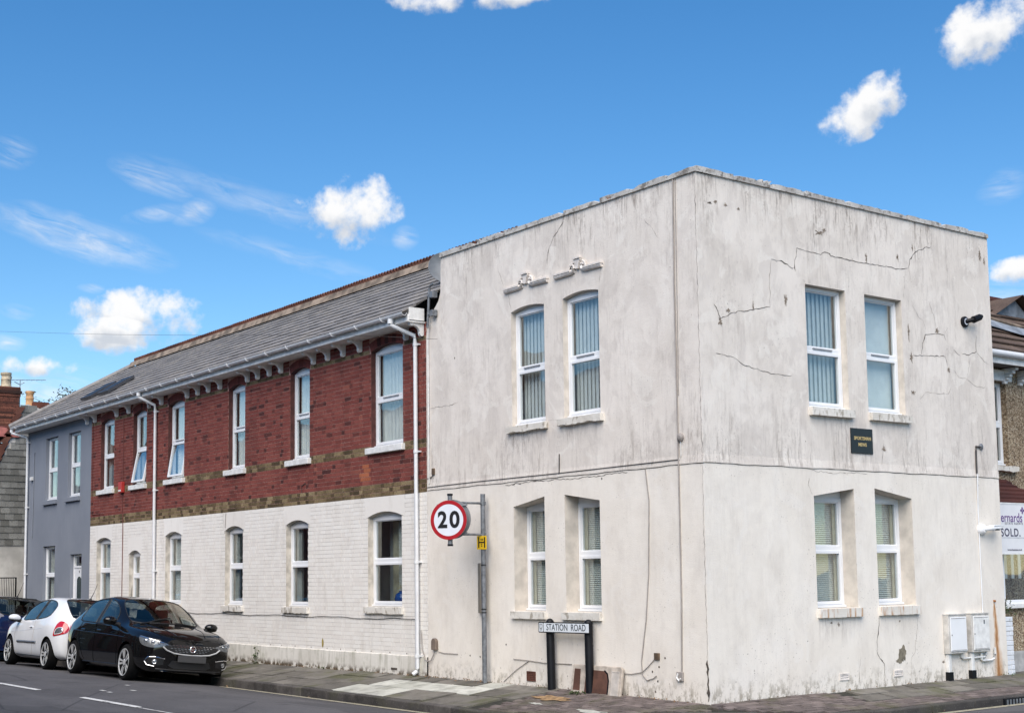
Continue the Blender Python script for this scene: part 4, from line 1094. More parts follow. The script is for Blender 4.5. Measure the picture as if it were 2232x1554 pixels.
def courses(z0, z1, ops, hrise, jh=0.009):
    """rows of bricks in Flemish bond, cut round the openings and their arches"""
    out_ = []
    n = int(round((z1-z0)/CH)); ch = (z1-z0)/n
    for r_ in range(n):
        za, zb = z0+r_*ch, z0+(r_+1)*ch
        blk = []
        for o in ops:
            top = o.zs+o.rise+hrise
            pad = 0.05 if zb > o.zs else 0.0
            if zb > o.z0-0.0 and za < top: blk.append((o.u0-pad, o.u1+pad))
        u = BX0 - (0.16 if r_ % 2 else 0.0); k = r_ % 2
        while u < BX1:
            L_ = ST if k % 2 == 0 else HD
            segs = [(max(u, BX0), min(u+L_, BX1))]
            for (p, q) in blk:
                ns_ = []
                for (s, e) in segs:
                    if e <= p or s >= q: ns_.append((s, e))
                    else:
                        if s < p-0.02: ns_.append((s, p-0.002))
                        if e > q+0.02: ns_.append((q+0.002, e))
                segs = ns_
            for (s, e) in segs:
                if e-s > 0.02: out_.append((s, e, za, zb-jh, 'S' if abs(e-s-ST) < 1e-4 else ('H' if abs(e-s-HD) < 1e-4 else 'C')))
            u += L_+J; k += 1
    return out_
def brick_mesh(w, h, dep, name):
    me = bpy.data.meshes.new(name)
    e = 0.003
    me.from_pydata([(0,0,0),(w,0,0),(w,0,h),(0,0,h),(-e*0.5,dep,-e*0.5),(w+e*0.5,dep,-e*0.5),(w+e*0.5,dep,h+e*0.5),(-e*0.5,dep,h+e*0.5)], [], [(0,1,2,3),(1,0,4,5),(2,1,5,6),(3,2,6,7),(0,3,7,4)])
    return me
def lay(bricks, mat, parent, name, nmax, front, dep, bulk_name):
    h = bricks[0][3]-bricks[0][2]
    ms = {'S': brick_mesh(ST, h, dep, name), 'H': brick_mesh(HD, h, dep, name+'_header')}
    for q in ms.values(): q.materials.append(mat)
    bricks = sorted(bricks, key=lambda k: (k[0]-CAM.x)**2 + CAM.y**2 + (k[2]-CAM.z)**2)
    org = origin(parent); cnt = 0
    bulk = MB()
    for (s, e, za, zb, kind) in bricks:
        j = RND.uniform(-0.0012, 0.0012)
        if cnt < nmax and kind != 'C':
            o = bpy.data.objects.new(name, ms[kind]); COL.objects.link(o); o.parent = parent
            o.location = Vector((s, front+j, za)) - org; cnt += 1
        else:
            bulk.add([(s,front+j,za),(e,front+j,za),(e,front+j,zb),(s,front+j,zb),(s,front+dep,za),(e,front+dep,za),(e,front+dep,zb),(s,front+dep,zb)],
                     [(0,1,2,3),(1,0,4,5),(2,1,5,6),(3,2,6,7),(0,3,7,4)], RND.random())
    tag(bulk.build(bulk_name, mat, parent, attr=True), kind='stuff')
allb = courses(Z_SPLIT+0.003, 5.93, fops, 0.16)
isyel = lambda k: k[3] < 3.36 or (3.815 < k[2]+0.01 and k[3] < 4.015) or (5.63 < k[2]+0.01 and k[3] < 5.74)
red = [k for k in allb if not isyel(k)]; yel = [k for k in allb if isyel(k)]
orange = [k for k in red if -8.72 < k[0] and k[1] < -8.22 and 3.34 < k[2] < 3.70 and (k[0] > -8.55 or k[2] < 3.5)][:6]
red = [k for k in red if k not in orange]
lay(red, M_RED, upper, 'brick', 300, 0.0, 0.02, 'brick_field')
lay(yel, M_YEL, upper, 'buff_brick', 120, 0.0, 0.02, 'buff_brick_field')
if orange: lay(orange, M_ORANGE, upper, 'orange_brick', 40, 0.0, 0.02, 'orange_brick_field')
white = courses(0.345, Z_SPLIT, gops, 0.10, 0.0065)
smooth_zone = lambda k: any(o.u0-0.12 < k[0] and k[1] < o.u1+0.12 and o.zs < k[2] < o.zs+0.36 for o in gops)
white = [k for k in white if not smooth_zone(k)]
lay(white, M_PBRICK, lower, 'painted_brick', 240, 0.0, 0.02, 'painted_brick_field')
# arch rings over the upper windows, smooth painted heads over the lower ones
for o in fops:
    b = MB(T_L); n = 9
    ip = arch_pts(o.u0-0.002, o.u1+0.002, o.zs+0.002, o.rise, n)
    w_ = (o.u1-o.u0)/2; cu = (o.u0+o.u1)/2
    for k in range(n):
        (a, za), (c, zc) = ip[k], ip[k+1]
        ox0, ox1 = cu+(a-cu)*1.10, cu+(c-cu)*1.10
        b.prism([(c+0.003, zc), (a-0.003, za), (ox0-0.003, za+0.15), (ox1+0.003, zc+0.15)], -0.001, 0.02, RND.random())
    b.build('brick_arch', M_RED, upper, attr=True)
for o in gops:
    b = MB(T_L)
    ap = arch_pts(o.u0, o.u1, o.zs+0.002, o.rise, 10)
    top = min(Z_SPLIT-0.002, o.zs+0.40) 
    poly = [(o.u0-0.10, o.zs+0.002)] + [(u, z) for u, z in reversed(ap)] + [(o.u1+0.10, o.zs+0.002), (o.u1+0.10, top), (o.u0-0.10, top)]
    loops = [[Vector((u, z, 0)) for u, z in poly]]
    tr = tessellate_polygon(loops)
    fs = []
    for t_ in tr:
        a, c, e = (loops[0][i] for i in t_)
        fs.append(tuple(t_) if (c.x-a.x)*(e.y-a.y)-(c.y-a.y)*(e.x-a.x) > 0 else tuple(reversed(t_)))
    b.add([(u, 0.0005, z) for u, z in poly], fs)
    b.build('smooth_window_head', M_PBRICK, lower)
ins = ['curtains', 'curtains', 'net', 'net', 'net', 'net']
for i, o in enumerate(fops):
    window(BB, T_L, o, 4.80, inside=ins[i], lower_open=(0, rad(11), rad(9), 0, 0, 0)[i], vent=i not in (0, 1))
insg = ['net', 'roller', 'net', 'curtains', 'curtains', None]
for i, o in enumerate(gops):
    window(BB, T_L, o, 1.95 if i != 1 else 1.8, inside=insg[i], vent=False)
for i, (a, c) in enumerate(ff):
    b = MB(T_L); b.box(a-0.10, c+0.06, -0.075, 0.10, 3.825, 3.935); b.build('window_sill', M_TRIM, BB, bevel=0.008)
for i, (a, c, z0, z1) in enumerate(gf):
    rough_sill(BB, T_L, a-0.08, c+0.05, z0-0.13, z0-0.005, -0.06, 0.11, M_SILL, 0.02)
# plinth of stained render
b = MB(T_L); n = 70; vs = []
rg = random.Random(4)
for k in range(n+1):
    u = BX0+(BX1-BX0)*k/n; w_ = rg.uniform(-0.004, 0.004)
    vs += [(u, 0.03, 0.372), (u, -0.018+w_*0.4, 0.348+w_), (u, -0.024+w_*0.5, 0.18), (u, -0.022, -0.25)]
b.add(vs, [(k*4+q, k*4+q+1, (k+1)*4+q+1, (k+1)*4+q) for k in range(n) for q in range(3)])
b.build('plinth', M_PLINTH, BB, fix=True, smooth=True)
b = MB(T_L); b.box(-7.55, -7.36, -0.03, -0.02, 0.10, 0.135); b.build('weep_vent', M_CRACK_SHADE, BB)
# nail heads along the plinth top
for k in range(11):
    u = -12.6+0.55*k+RND.uniform(-0.08, 0.08)
    blob(T_L, u, 0.385, 0.014, 0.014, M_CRACK_SHADE, lower, 'fixing_hole', d=-0.003, seed=90+k)
blob(T_L, -9.95, 0.475, 0.04, 0.09, plain('ochre_patch', (0.30, 0.23, 0.06), 0.9, var=0.3, scale=20), lower, 'paint_chip', d=-0.003, seed=3, jag=0.2)
# telephone cable along the white wall
b = MB(T_L); pts = []
for k in range(41):
    u = -17+ (10.2)*k/40
    pts.append((u, -0.012, 0.955+0.012*math.sin(k*0.7)+0.006*math.sin(k*1.9)))
b.tube(pts, 0.005, 6); b.build('wall_cable', M_DCABLE, BB)
b = MB(T_L); b.tube([(-19.78, -0.01, 5.6), (-19.8, -0.01, 3.3), (-19.75, -0.01, 3.25), (-19.75, -0.01, 0.4)], 0.010, 6); b.build('wall_cable', plain('red_cable', (0.13, 0.04, 0.035), 0.7), BB)
b = MB(T_L); b.tube([(-21.85, -0.01, 5.7), (-21.85, -0.01, 3.35), (-21.3, -0.01, 3.35)], 0.008, 6); b.build('wall_cable', MATS['red_cable'], BB)
b = MB(T_L); b.tube([(-14.05, -0.01, 3.06), (-14.08, -0.01, 2.75)], 0.006, 6); b.build('wall_cable', M_CABLE, BB)
b = MB(T_L); b.tube([(-10.75, -0.01, 3.30), (-10.75, -0.01, 3.42), (-10.6, -0.01, 3.47)], 0.007, 6); b.build('wall_cable', M_DCABLE, BB)
# shell of the building
b = MB(); b.box(BX0, BX1-0.01, 4.2, 4.4, -0.3, 5.9); b.box(BX1-0.2, BX1-0.01, 0.32, 4.19, -0.3, 5.9); b.box(-22.1, BX0-0.005, 0.32, 4.19, -0.3, 5.9)
b.build('rear_wall', M_MORT_R, BB)
b = MB(); b.box(BX0, BX1-0.21, 0.31, 4.19, 2.85, 3.1); b.box(BX0, BX1-0.21, 0.31, 4.19, -0.15, 0.02); b.box(BX0, BX1-0.21, 0.31, 4.19, 5.84, 5.9)
for xx in (-9.3, -12.3, -15.3, -18.0, -20.0): b.box(xx, xx+0.1, 0.31, 4.19, 0.03, 2.84); b.box(xx+0.02, xx+0.12, 0.31, 4.19, 3.11, 5.83)
b.box(-22, -6.7, 2.6, 2.7, 0.03, 2.84); b.box(-22, -6.7, 2.6, 2.7, 3.11, 5.83)
b.build('interior', M_INNER, BB)
# inside the ground-floor windows: half-lowered grey blind and panels added to pale the dark panes
b = MB(T_L); z = 1.4
while z < 2.65:
    b.add([(-7.85, 0.33, z), (-7.28, 0.33, z), (-7.28, 0.345, z+0.02), (-7.85, 0.345, z+0.02)], [(0,1,2,3)]); z += 0.026
tag(b.build('venetian_blind', M_VENET, BB), kind='stuff')
b = MB(T_L); b.box(-8.3, -7.9, 0.5, 0.52, 1.2, 2.7); b.build('curtain', M_CURT, BB)
for xa, xb in ((-14.3, -13.1), (-11.6, -10.3), (-8.6, -7.0)):
    b = MB(T_L); b.box(xa, xb, 0.62, 0.64, 1.0, 2.8); b.build('added_grey_panel', plain('added_panel_grey', (0.40, 0.44, 0.47), 0.9, var=0.3, scale=2), BB)
b = MB(T_L); b.add([(-11.35, 0.40, 1.2), (-10.95, 0.40, 1.25), (-10.85, 0.45, 1.62), (-11.2, 0.45, 1.7)], [(0,1,2,3)]); b.add([(-11.0, 0.36, 1.2), (-10.55, 0.36, 1.2), (-10.55, 0.40, 1.5), (-10.9, 0.40, 1.38)], [(0,1,2,3)])
b.build('stacked_paper', plain('paper_stack', (0.45, 0.5, 0.55), 0.8), BB)

# ------------------------------------------------------------------ grey house
GH = thing('grey_house', 'narrow blue-grey painted end house with white windows and door', 'house', (-24.5, 2.2, 0))
GX0, GX1 = -27.0, -21.975
hops = [Opening(-25.46, -24.5, 3.89, 5.61, depth=0.09), Opening(-23.68, -22.76, 3.89, 5.60, depth=0.09), Opening(-25.55, -24.58, 1.1, 2.64, depth=0.09), Opening(-23.4, -22.55, 0.02, 2.38, depth=0.09)]
gwall = facade('street_wall', T_L, [(GX0, -0.3), (GX1, -0.3), (GX1, 5.93), (GX0, 5.93)], hops, M_GREY, GH)
for o, mid, i in zip(hops[:3], (4.74, 4.75, 1.87), ('curtains', 'curtains', 'net')):
    window(GH, T_L, o, mid, inside=i, vent=False)
for a, c in ((-25.55, -24.47), (-23.78, -22.72)):
    b = MB(T_L); b.box(a, c, -0.07, 0.09, 3.77, 3.885); b.build('window_sill', M_GREY, GH, bevel=0.006)
b = MB(T_L); o = hops[3]
ring(b, o.u0+0.004, o.u1-0.004, 0.02, 2.376, 0.06, 0.09, 0.16); b.box(o.u0+0.06, o.u1-0.06, 0.09, 0.16, 2.02, 2.08)
dr = b.build('door', M_UPVC, GH, bevel=0.006)
b = MB(T_L); b.box(o.u0+0.066, o.u1-0.066, 0.105, 0.15, 0.03, 2.015); b.build('door_leaf', M_UPVC, dr, bevel=0.004)
b = MB(T_L); b.box(o.u0+0.07, o.u1-0.07, 0.12, 0.128, 2.085, 2.31); b.build('fanlight', M_GLASS, dr)
cu = (o.u0+o.u1)/2
b = MB(T_L); b.prism([(cu-0.16, 0.9), (cu+0.16, 0.9)] + arch_pts(cu-0.16, cu+0.16, 1.72, 0.08, 8), 0.098, 0.104); b.build('door_glass', plain('dark_door_glass', (0.04, 0.06, 0.065), 0.15), dr)
text_mesh('4', 0.11, Matrix.Translation((cu, 0.1, 1.92)), dr, M_BLACK, 'door_number')
b = MB(T_L); b.tube([(o.u0+0.13, 0.10, 1.05), (o.u0+0.13, 0.06, 1.06), (o.u0+0.22, 0.055, 1.06)], 0.011, 8); b.build('door_handle', M_GALV, dr)
b = MB(); b.box(GX0, GX1-0.15, 4.2, 4.4, -0.3, 5.9); b.box(GX0+0.01, GX0+0.25, 0.305, 4.19, -0.3, 5.9); b.build('rear_wall', M_GREY, GH)
b = MB(); b.box(GX0+0.26, GX1-0.15, 0.31, 4.19, 2.85, 3.1); b.box(GX0+0.26, GX1-0.15, 0.31, 4.19, 5.84, 5.9); b.box(GX0+0.26, GX1-0.15, 2.4, 2.5, 0.03, 5.8); b.build('interior', M_INNER, GH)
b = MB(T_L); b.tube([(-26.35, -0.015, 5.3), (-26.4, -0.015, 5.2), (-26.45, -0.015, 2.9)], 0.012, 6); b.build('wall_cable', M_GREY, GH)
b = MB(T_L); b.box(-26.62, -26.45, -0.07, 0, 4.52, 4.62); b.build('alarm_box', M_TRIM, GH, bevel=0.01)

# ------------------------------------------------------------------ roof over both
E_Y, E_Z, R_Y, R_Z = -0.44, 6.03, 2.2, 7.70
HX = -27.25                      # eave corner of the hip
RX0 = -24.75                     # ridge end above the hip
slope = Vector((0, R_Y-E_Y, R_Z-E_Z)); SL = slope.length; sd_ = slope.normalized(); sn = Vector((0, -sd_.z, sd_.y))
def roofpt(x, s, h=0.0):
    p = Vector((x, E_Y, E_Z)) + sd_*s + sn*h
    return p
def hipx(s): return HX + (RX0-HX)*s/SL
NR = 12; gau = SL/NR; TW = 0.325
tiles = []
for r_ in range(NR):
    s0, s1 = r_*gau, (r_+1)*gau+0.05
    x = -6.46 - (TW/2 if r_ % 2 else 0)
    first = True
    if r_ % 2: tiles.append((x, -6.46, s0, s1, r_))
    while x > hipx(s0):
        x0 = x-TW
        tiles.append((max(x0, hipx(s0)), x, s0, s1, r_)); x = x0
def tile_geo(b, t_):
    x0, x1, s0, s1, r_ = t_
    s1 = min(s1, SL)
    j = RND.uniform(-0.003, 0.003)
    lx = max(x0, hipx(s1)) if x0 < hipx(s1) else x0
    th = 0.026
    a = [roofpt(x0+0.002, s0, 0.052+j), roofpt(x1-0.002, s0, 0.052-j), roofpt(max(x1-0.002, lx), s1, 0.024), roofpt(lx+0.002, s1, 0.024)]
    c = [p - sn*th for p in a]
    b.add(c+a, [(4,5,6,7),(0,1,5,4),(1,2,6,5),(2,3,7,6),(3,0,4,7)], RND.random())
b = MB(); b.add([roofpt(-6.45, 0), roofpt(HX, 0), roofpt(RX0, SL), roofpt(-6.45, SL)], [(3,2,1,0)]); 
b.add([(-6.45, R_Y, R_Z), (RX0, R_Y, R_Z), (HX, 4.8, E_Z), (-6.45, 4.8, E_Z)], [(3,2,1,0)])
b.add([roofpt(-6.45, 0.86, 0.03), roofpt(-5.9, 0.86, 0.03), roofpt(-5.9, SL, 0.03), roofpt(-6.45, SL, 0.03)], [(0,1,2,3)])
roofB = b.build('roof', M_SLATE, BB)
b = MB(); b.add([(HX, E_Y, E_Z), (RX0, R_Y, R_Z), (HX, 4.8, E_Z)], [(0,1,2)])
roofG = b.build('roof', M_SLATE, GH)
tiles.sort(key=lambda t_: (t_[1]-CAM.x)**2 + (roofpt(0, t_[2]).y-CAM.y)**2)
cnt = 0; bulkB, bulkG = MB(), MB()
smesh = {}
for t_ in tiles:
    full = abs(t_[1]-t_[0]-TW) < 1e-3 and t_[0] > hipx(t_[3])
    if cnt < 300 and full and t_[1] < -6.46:
        if t_[4] not in smesh:
            q = MB(); tile_geo(q, (0, TW, t_[2], t_[3], t_[4])); me = q.mesh('roof_tile'); me.transform(Matrix.Translation(-roofpt(0, t_[2]))); me.materials.append(M_SLATE); smesh[t_[4]] = me
        o = bpy.data.objects.new('roof_tile', smesh[t_[4]]); COL.objects.link(o); o.parent = roofB
        o.location = roofpt(t_[0], t_[2], RND.uniform(-0.003, 0.003)) - origin(roofB); cnt += 1
    else: tile_geo(bulkB if t_[0] > -21.97 else bulkG, t_)
tag(bulkB.build('roof_tile_field', M_SLATE, roofB, attr=True), kind='stuff')
tag(bulkG.build('roof_tile_field', M_SLATE, roofG, attr=True), kind='stuff')
# hip capping
b = MB(); b.tube([Vector((HX, E_Y, E_Z))+Vector((0,0,0.06)), Vector((RX0, R_Y, R_Z+0.05))], 0.09, 8); b.build('hip_capping', M_SLATE, roofG)
# mortar bed and pierced terracotta crest tiles
b = MB(); b.add([roofpt(RX0, SL-0.15, 0.07), roofpt(-6.46, SL-0.15, 0.07), roofpt(-6.46, SL, 0.16), roofpt(RX0, SL, 0.16), (-6.46, R_Y+0.3, R_Z-0.05), (RX0, R_Y+0.3, R_Z-0.05)], [(0,1,2,3), (3,2,4,5)])
b.build('ridge_bedding', plain('sandy_mortar', (0.20, 0.155, 0.12), 0.95, var=0.5, scale=4, bump=0.6), roofB)
def crest_mesh():
    b = MB(); w = 0.448; zb = 0.0
    b.add([(0.002,-0.09,zb-0.05),(w,-0.09,zb-0.05),(w,0,zb+0.04),(0.002,0,zb+0.04),(0.002,0.09,zb-0.05),(w,0.09,zb-0.05)], [(0,1,2,3),(3,2,5,4)])
    n = 4
    for k in range(n):
        c = w*(k+0.5)/n; R1, R2 = 0.052, 0.026
        m_ = 10
        f = [(c+R1*math.cos(2*math.pi*i/m_), 0.085+R1*math.sin(2*math.pi*i/m_)*1.05) for i in range(m_)]
        g = [(c+R2*math.cos(2*math.pi*i/m_), 0.085+R2*math.sin(2*math.pi*i/m_)*1.2) for i in range(m_)]
        vs = [(u,-0.016,z) for u, z in f]+[(u,-0.016,z) for u, z in g]+[(u,0.016,z) for u, z in f]+[(u,0.016,z) for u, z in g]
        fs = []
        for i in range(m_):
            j = (i+1) % m_
            fs += [(i, j, m_+j, m_+i), (2*m_+j, 2*m_+i, 3*m_+i, 3*m_+j), (j, i, 2*m_+i, 2*m_+j), (m_+i, m_+j, 3*m_+j, 3*m_+i)]
        b.add(vs, fs)
    b.box(0.002, w, -0.018, 0.018, 0.02, 0.05)
    return b.mesh('crest_tile')
cm = crest_mesh(); cm.materials.append(M_TERRA)
x = RX0+0.05
while x < -6.9:
    o = bpy.data.objects.new('crest_tile', cm); COL.objects.link(o); o.parent = roofB
    o.location = Vector((x, R_Y, R_Z+0.12+RND.uniform(-0.004, 0.004))) - origin(roofB); x += 0.45
# roof windows on the hip end of the slope
for xa in (-22.75, -21.55):
    b = MB()
    for (p, q) in ((0.55, 1.35),):
        a = [roofpt(xa, p, 0.06), roofpt(xa+0.75, p, 0.06), roofpt(xa+0.75, q, 0.06), roofpt(xa, q, 0.06)]
        t2 = [v + sn*0.07 for v in a]
        b.add(a+t2, [(4,5,6,7),(0,1,5,4),(1,2,6,5),(2,3,7,6),(3,0,4,7)])
    o = b.build('roof_window', plain('roof_window_frame', (0.05, 0.05, 0.055), 0.4), roofB if xa > -22 else roofG)
    g = MB(); g.add([roofpt(xa+0.08, 0.63, 0.134), roofpt(xa+0.67, 0.63, 0.134), roofpt(xa+0.67, 1.27, 0.134), roofpt(xa+0.08, 1.27, 0.134)], [(0,1,2,3)])
    g.build('pane', plain('roof_glass', (0.02, 0.022, 0.025), 0.5), roofB if xa > -22 else roofG)
# eaves: soffit, fascia, gutter
for root, xa, xb in ((BB, BX0, -6.46), (GH, HX+0.12, BX0-0.004)):
    b = MB(); b.box(xa, xb, -0.33, 0.0, 5.905, 5.93); b.build('soffit', M_TRIM, root)
    b = MB(); b.box(xa, xb, -0.352, -0.33, 5.91, 6.03); b.build('fascia', M_TRIM, root)
    b = MB(); n = 8; prof = []
    for k in range(n+1):
        a = math.pi + math.pi*k/n
        prof.append((-0.42+0.054*math.cos(a), 6.055+0.054*math.sin(a)))
    prof += [(-0.42+0.048*math.cos(2*math.pi-math.pi*k/n), 6.055+0.048*math.sin(2*math.pi-math.pi*k/n)) for k in range(n+1)]
    m_ = len(prof)
    vs = [(xa-0.05*(root is GH), p, q) for p, q in prof] + [(xb, p, q) for p, q in prof]
    b.add(vs, [(i, i+m_, (i+1) % m_+m_, (i+1) % m_) for i in range(m_)] + [tuple(range(m_)), tuple(range(2*m_-1, m_-1, -1))])
    gut = b.build('gutter', M_PIPE, root, smooth=True, fix=True)
    x = xa+0.4
    while x < xb:
        q = MB(); q.tube([(x, -0.36, 6.06)] + [(x, -0.425+0.066*math.cos(a), 6.055+0.066*math.sin(a)) for a in [2*math.pi-math.pi*k/8 for k in range(9)]], 0.012, 6); q.build('gutter_bracket', M_PIPE, gut)
        x += 0.85
b = MB(); b.box(HX+0.11, HX+0.13, -0.352, 4.7, 5.895, 6.03); b.build('fascia', M_TRIM, GH)
# white barge end where the eaves meet the corner building
b = MB(); b.prism([(-6.56, 5.94), (-6.445, 5.94), (-6.445, 6.15), (-6.49, 6.13), (-6.56, 6.07)], -0.33, -0.03); b.build('boxed_eave_end', M_TRIM, BB)
# scrolled brackets under the eaves
def scroll_mesh():
    out_ = [(-0.30, 0.0), (-0.30, -0.03), (-0.285, -0.055), (-0.255, -0.058), (-0.235, -0.045), (-0.20, -0.05), (-0.14, -0.075), (-0.10, -0.115), (-0.085, -0.16), (-0.09, -0.20), (-0.075, -0.235), (-0.045, -0.25), (-0.015, -0.24), (0.0, -0.21), (0.0, 0.0)]
    b = MB(); n = len(out_)
    tr = tessellate_polygon([[Vector((p, q, 0)) for p, q in out_]])
    w = 0.034
    b.add([(-w, p, q) for p, q in out_]+[(w, p, q) for p, q in out_], [tuple(t_) for t_ in tr]+[tuple(i+n for i in reversed(t_)) for t_ in tr]+[(i, (i+1) % n, (i+1) % n+n, i+n) for i in range(n)])
    b.box(-0.042, 0.042, -0.31, 0.0, -0.018, 0.0)
    me = b.mesh('eaves_bracket')
    me.transform(Matrix.Diagonal((0.95, 0.92, 0.86, 1)))
    bm = bmesh.new(); bm.from_mesh(me); bmesh.ops.recalc_face_normals(bm, faces=bm.faces); bm.to_mesh(me); bm.free()
    me.materials.append(M_TRIM); return me
sm = scroll_mesh()
for x in (-22.21, -21.66, -20.18, -19.41, -18.14, -17.43, -16.0, -15.44, -14.9, -14.32, -13.02, -12.56, -12.05, -11.56, -10.24, -9.7, -9.13, -8.54, -7.0, -6.53):
    root = BB if x > BX0 else GH
    o = bpy.data.objects.new('eaves_bracket', sm); COL.objects.link(o); o.parent = root
    o.location = Vector((x, -0.002, 5.903)) - origin(root)
# downpipes
def downpipe(root, x, zt, zb, shoe=True, run=0.0):
    b = MB()
    top = (x+run, -0.425, 6.0)
    b.tube([top, (x+run, -0.425, 5.9), (x, -0.08, zt+0.12), (x, -0.06, zt), (x, -0.06, zb+0.1), (x, -0.07, zb+0.05), (x-0.02, -0.14, zb)], 0.036, 10)
    o = b.build('downpipe', M_PIPE, root, smooth=True)
    for z in [zt-0.03, (zt*2+zb)/3, (zt+2*zb)/3, zb+0.3]:
        q = MB(); q.lathe([(0.043, z-0.025), (0.043, z+0.025)], (x, -0.06, 0), 'Z', 12); q.box(x-0.06, x+0.075, -0.045, 0.0, z-0.012, z+0.012); q.build('pipe_clip', M_PIPE, o)
    q = MB(); q.lathe([(0.05, 5.92), (0.05, 6.0)], (x+run, -0.425, 0), 'Z', 12); q.build('gutter_outlet', M_PIPE, o)
downpipe(BB, -6.68, 5.6, 0.06, run=-0.2)
downpipe(BB, -17.72, 5.6, 0.02, run=-0.12)
downpipe(GH, -26.86, 5.65, 0.02, run=-0.3)
# ------------------------------------------------------------------ house beyond the grey one (slate-hung side wall)
SH = thing('slate_hung_house', 'house with a grey slate-hung side wall and brick chimneys beyond the grey house', 'house', (-31, 2, 0))
T_S = Matrix.Translation((-29, 0, 0)) @ T_R
gp = [(-0.75, -0.3), (6.0, -0.3), (6.0, 6.2), (1.4, 6.75), (0.6, 7.0), (0.33, 6.85), (0.15, 6.2), (-0.13, 5.25), (-0.75, 4.3)]
sw = facade('side_wall', T_S, gp, [], plain('dirty_white_render', (0.55, 0.53, 0.49), 0.9, var=0.25, scale=1.5), SH)
def inpoly(u, z):
    r_ = False
    for (a, c), (e, f) in zip(gp, gp[1:]+gp[:1]):
        if (c > z) != (f > z) and u < (e-a)*(z-c)/(f-c)+a: r_ = not r_
    return r_
row = 0; z = 2.76
sb = MB(); sl = bpy.data.meshes.new('slate')
q = MB(T_R); q.add([(0.003, -0.03, 0), (0.247, -0.03, 0), (0.247, -0.008, 0.215), (0.003, -0.008, 0.215), (0.003, -0.012, 0), (0.247, -0.012, 0)], [(0,1,2,3), (4,5,1,0)])
sl = q.mesh('slate'); sl.materials.append(M_HSLATE)
while z < 7.0:
    u = -0.75 - (0.125 if row % 2 else 0)
    while u < 3.4:
        if inpoly(u+0.03, z+0.05) and inpoly(u+0.22, z+0.15):
            o = bpy.data.objects.new('slate', sl); COL.objects.link(o); o.parent = sw
            o.location = Vector((-29, u, z)) + Vector((RND.uniform(-0.002, 0.004), 0, 0)) - origin(SH)
        u += 0.25
    z += 0.19; row += 1
# steep red-tiled front slope seen at its verge
b = MB()
for k in range(12):
    t0, t1 = k/12, (k+1)/12
    ya, yb = -0.75+(0.36+0.75)*t0, -0.75+(0.36+0.75)*t1
    za, zb = 4.25+(6.9-4.25)*t0, 4.25+(6.9-4.25)*t1
    b.add([(-28.93, ya-0.10, za), (-28.93, yb-0.03, zb), (-36, yb-0.03, zb), (-36, ya-0.10, za), (-28.93, ya-0.05, za-0.02), (-36, ya-0.05, za-0.02)], [(3,2,1,0), (0,4,5,3)], RND.random())
    b.add([(-28.93, ya-0.10, za), (-28.93, ya+0.10, za), (-28.93, yb+0.16, zb), (-28.93, yb-0.03, zb)], [(0,1,2,3)], RND.random())
b.build('roof', M_TERRA, SH, attr=True)
b = MB(); b.add([(-29.3, 0.6, 7.0), (-29.3, 6, 6.2), (-36, 6, 6.2), (-36, 0.6, 7.0)], [(0,1,2,3)]); b.build('rear_roof', M_SLATE, SH)
def chimney(x0, x1, y0, y1, z0, z1, mat):
    b = MB(); z = z0
    while z < z1-0.3:
        b.box(x0, x1, y0, y1, z, z+0.062, RND.random()); b.box(x0+0.006, x1-0.006, y0+0.006, y1-0.006, z+0.062, z+0.075, 0.02)
        z += 0.075
    o = 0
    for k in range(3):
        o = 0.03*(k+1) if k < 2 else 0.03
        b.box(x0-o, x1+o, y0-o, y1+o, z, z+0.085, RND.random()*0.4); z += 0.086
    b.box(x0-0.02, x1+0.02, y0-0.02, y1+0.02, z, z+0.03, 0.1)
    return b.build('chimney', mat, SH, attr=True), z+0.03
def pot(x, y, z, h, r_, mat):
    b = MB(); b.lathe([(r_*1.05, 0), (r_*1.1, 0.05), (r_*0.95, 0.08), (r_*0.92, h*0.5), (r_*0.95, h*0.52), (r_*0.98, h*0.56), (r_*0.9, h*0.6), (r_*0.86, h-0.1), (r_*1.05, h-0.07), (r_*1.05, h), (r_*0.7, h), (r_*0.65, h-0.2)], (x, y, z), 'Z', 14)
    b.build('chimney_pot', mat, SH, smooth=True)
M_CHB = brick_mat('chimney_brick', [(0, (0.05, 0.025, 0.02)), (0.4, (0.15, 0.055, 0.038)), (0.8, (0.21, 0.075, 0.05)), (1, (0.27, 0.11, 0.07))], dirt=0.8)
c1, zt = chimney(-29.75, -28.95, -0.6, 0.33, 6.0, 7.46, M_CHB)
plain('cream_pot', (0.50, 0.42, 0.30), 0.8, var=0.3, scale=8); plain('orange_pot', (0.55, 0.31, 0.15), 0.8, var=0.25, scale=8)
pot(-29.3, 0.03, zt, 0.46, 0.15, MATS['cream_pot']); pot(-29.3, -0.4, zt, 0.46, 0.15, MATS['cream_pot']); pot(-29.55, 0.15, zt, 0.40, 0.12, MATS['cream_pot'])
c2, zt2 = chimney(-31.6, -30.9, 1.42, 1.85, 6.3, 7.30, M_CHB)
pot(-31.2, 1.36, 7.18, 0.52, 0.13, MATS['orange_pot'])
b = MB(); b.box(-31.7, -30.9, 1.12, 1.44, 6.3, 7.18); b.build('mossy_stack', plain('mossy_render', (0.14, 0.12, 0.06), 0.95, var=0.5, scale=8), SH)
b = MB(); b.add([(-29.02, 0.31, 6.9), (-28.93, 0.36, 6.05), (-28.93, 0.34, 5.98), (-28.93, -0.6, 5.98), (-28.93, -0.6, 6.1)], [(0,1,2,3,4)]); b.build('flashing', plain('red_flashing', (0.36, 0.12, 0.10), 0.8, var=0.3), SH)
AE = thing('television_aerial', 'thin television aerial standing beside the cream chimney pot', 'aerial', (-29.2, 0.42, 7.0))
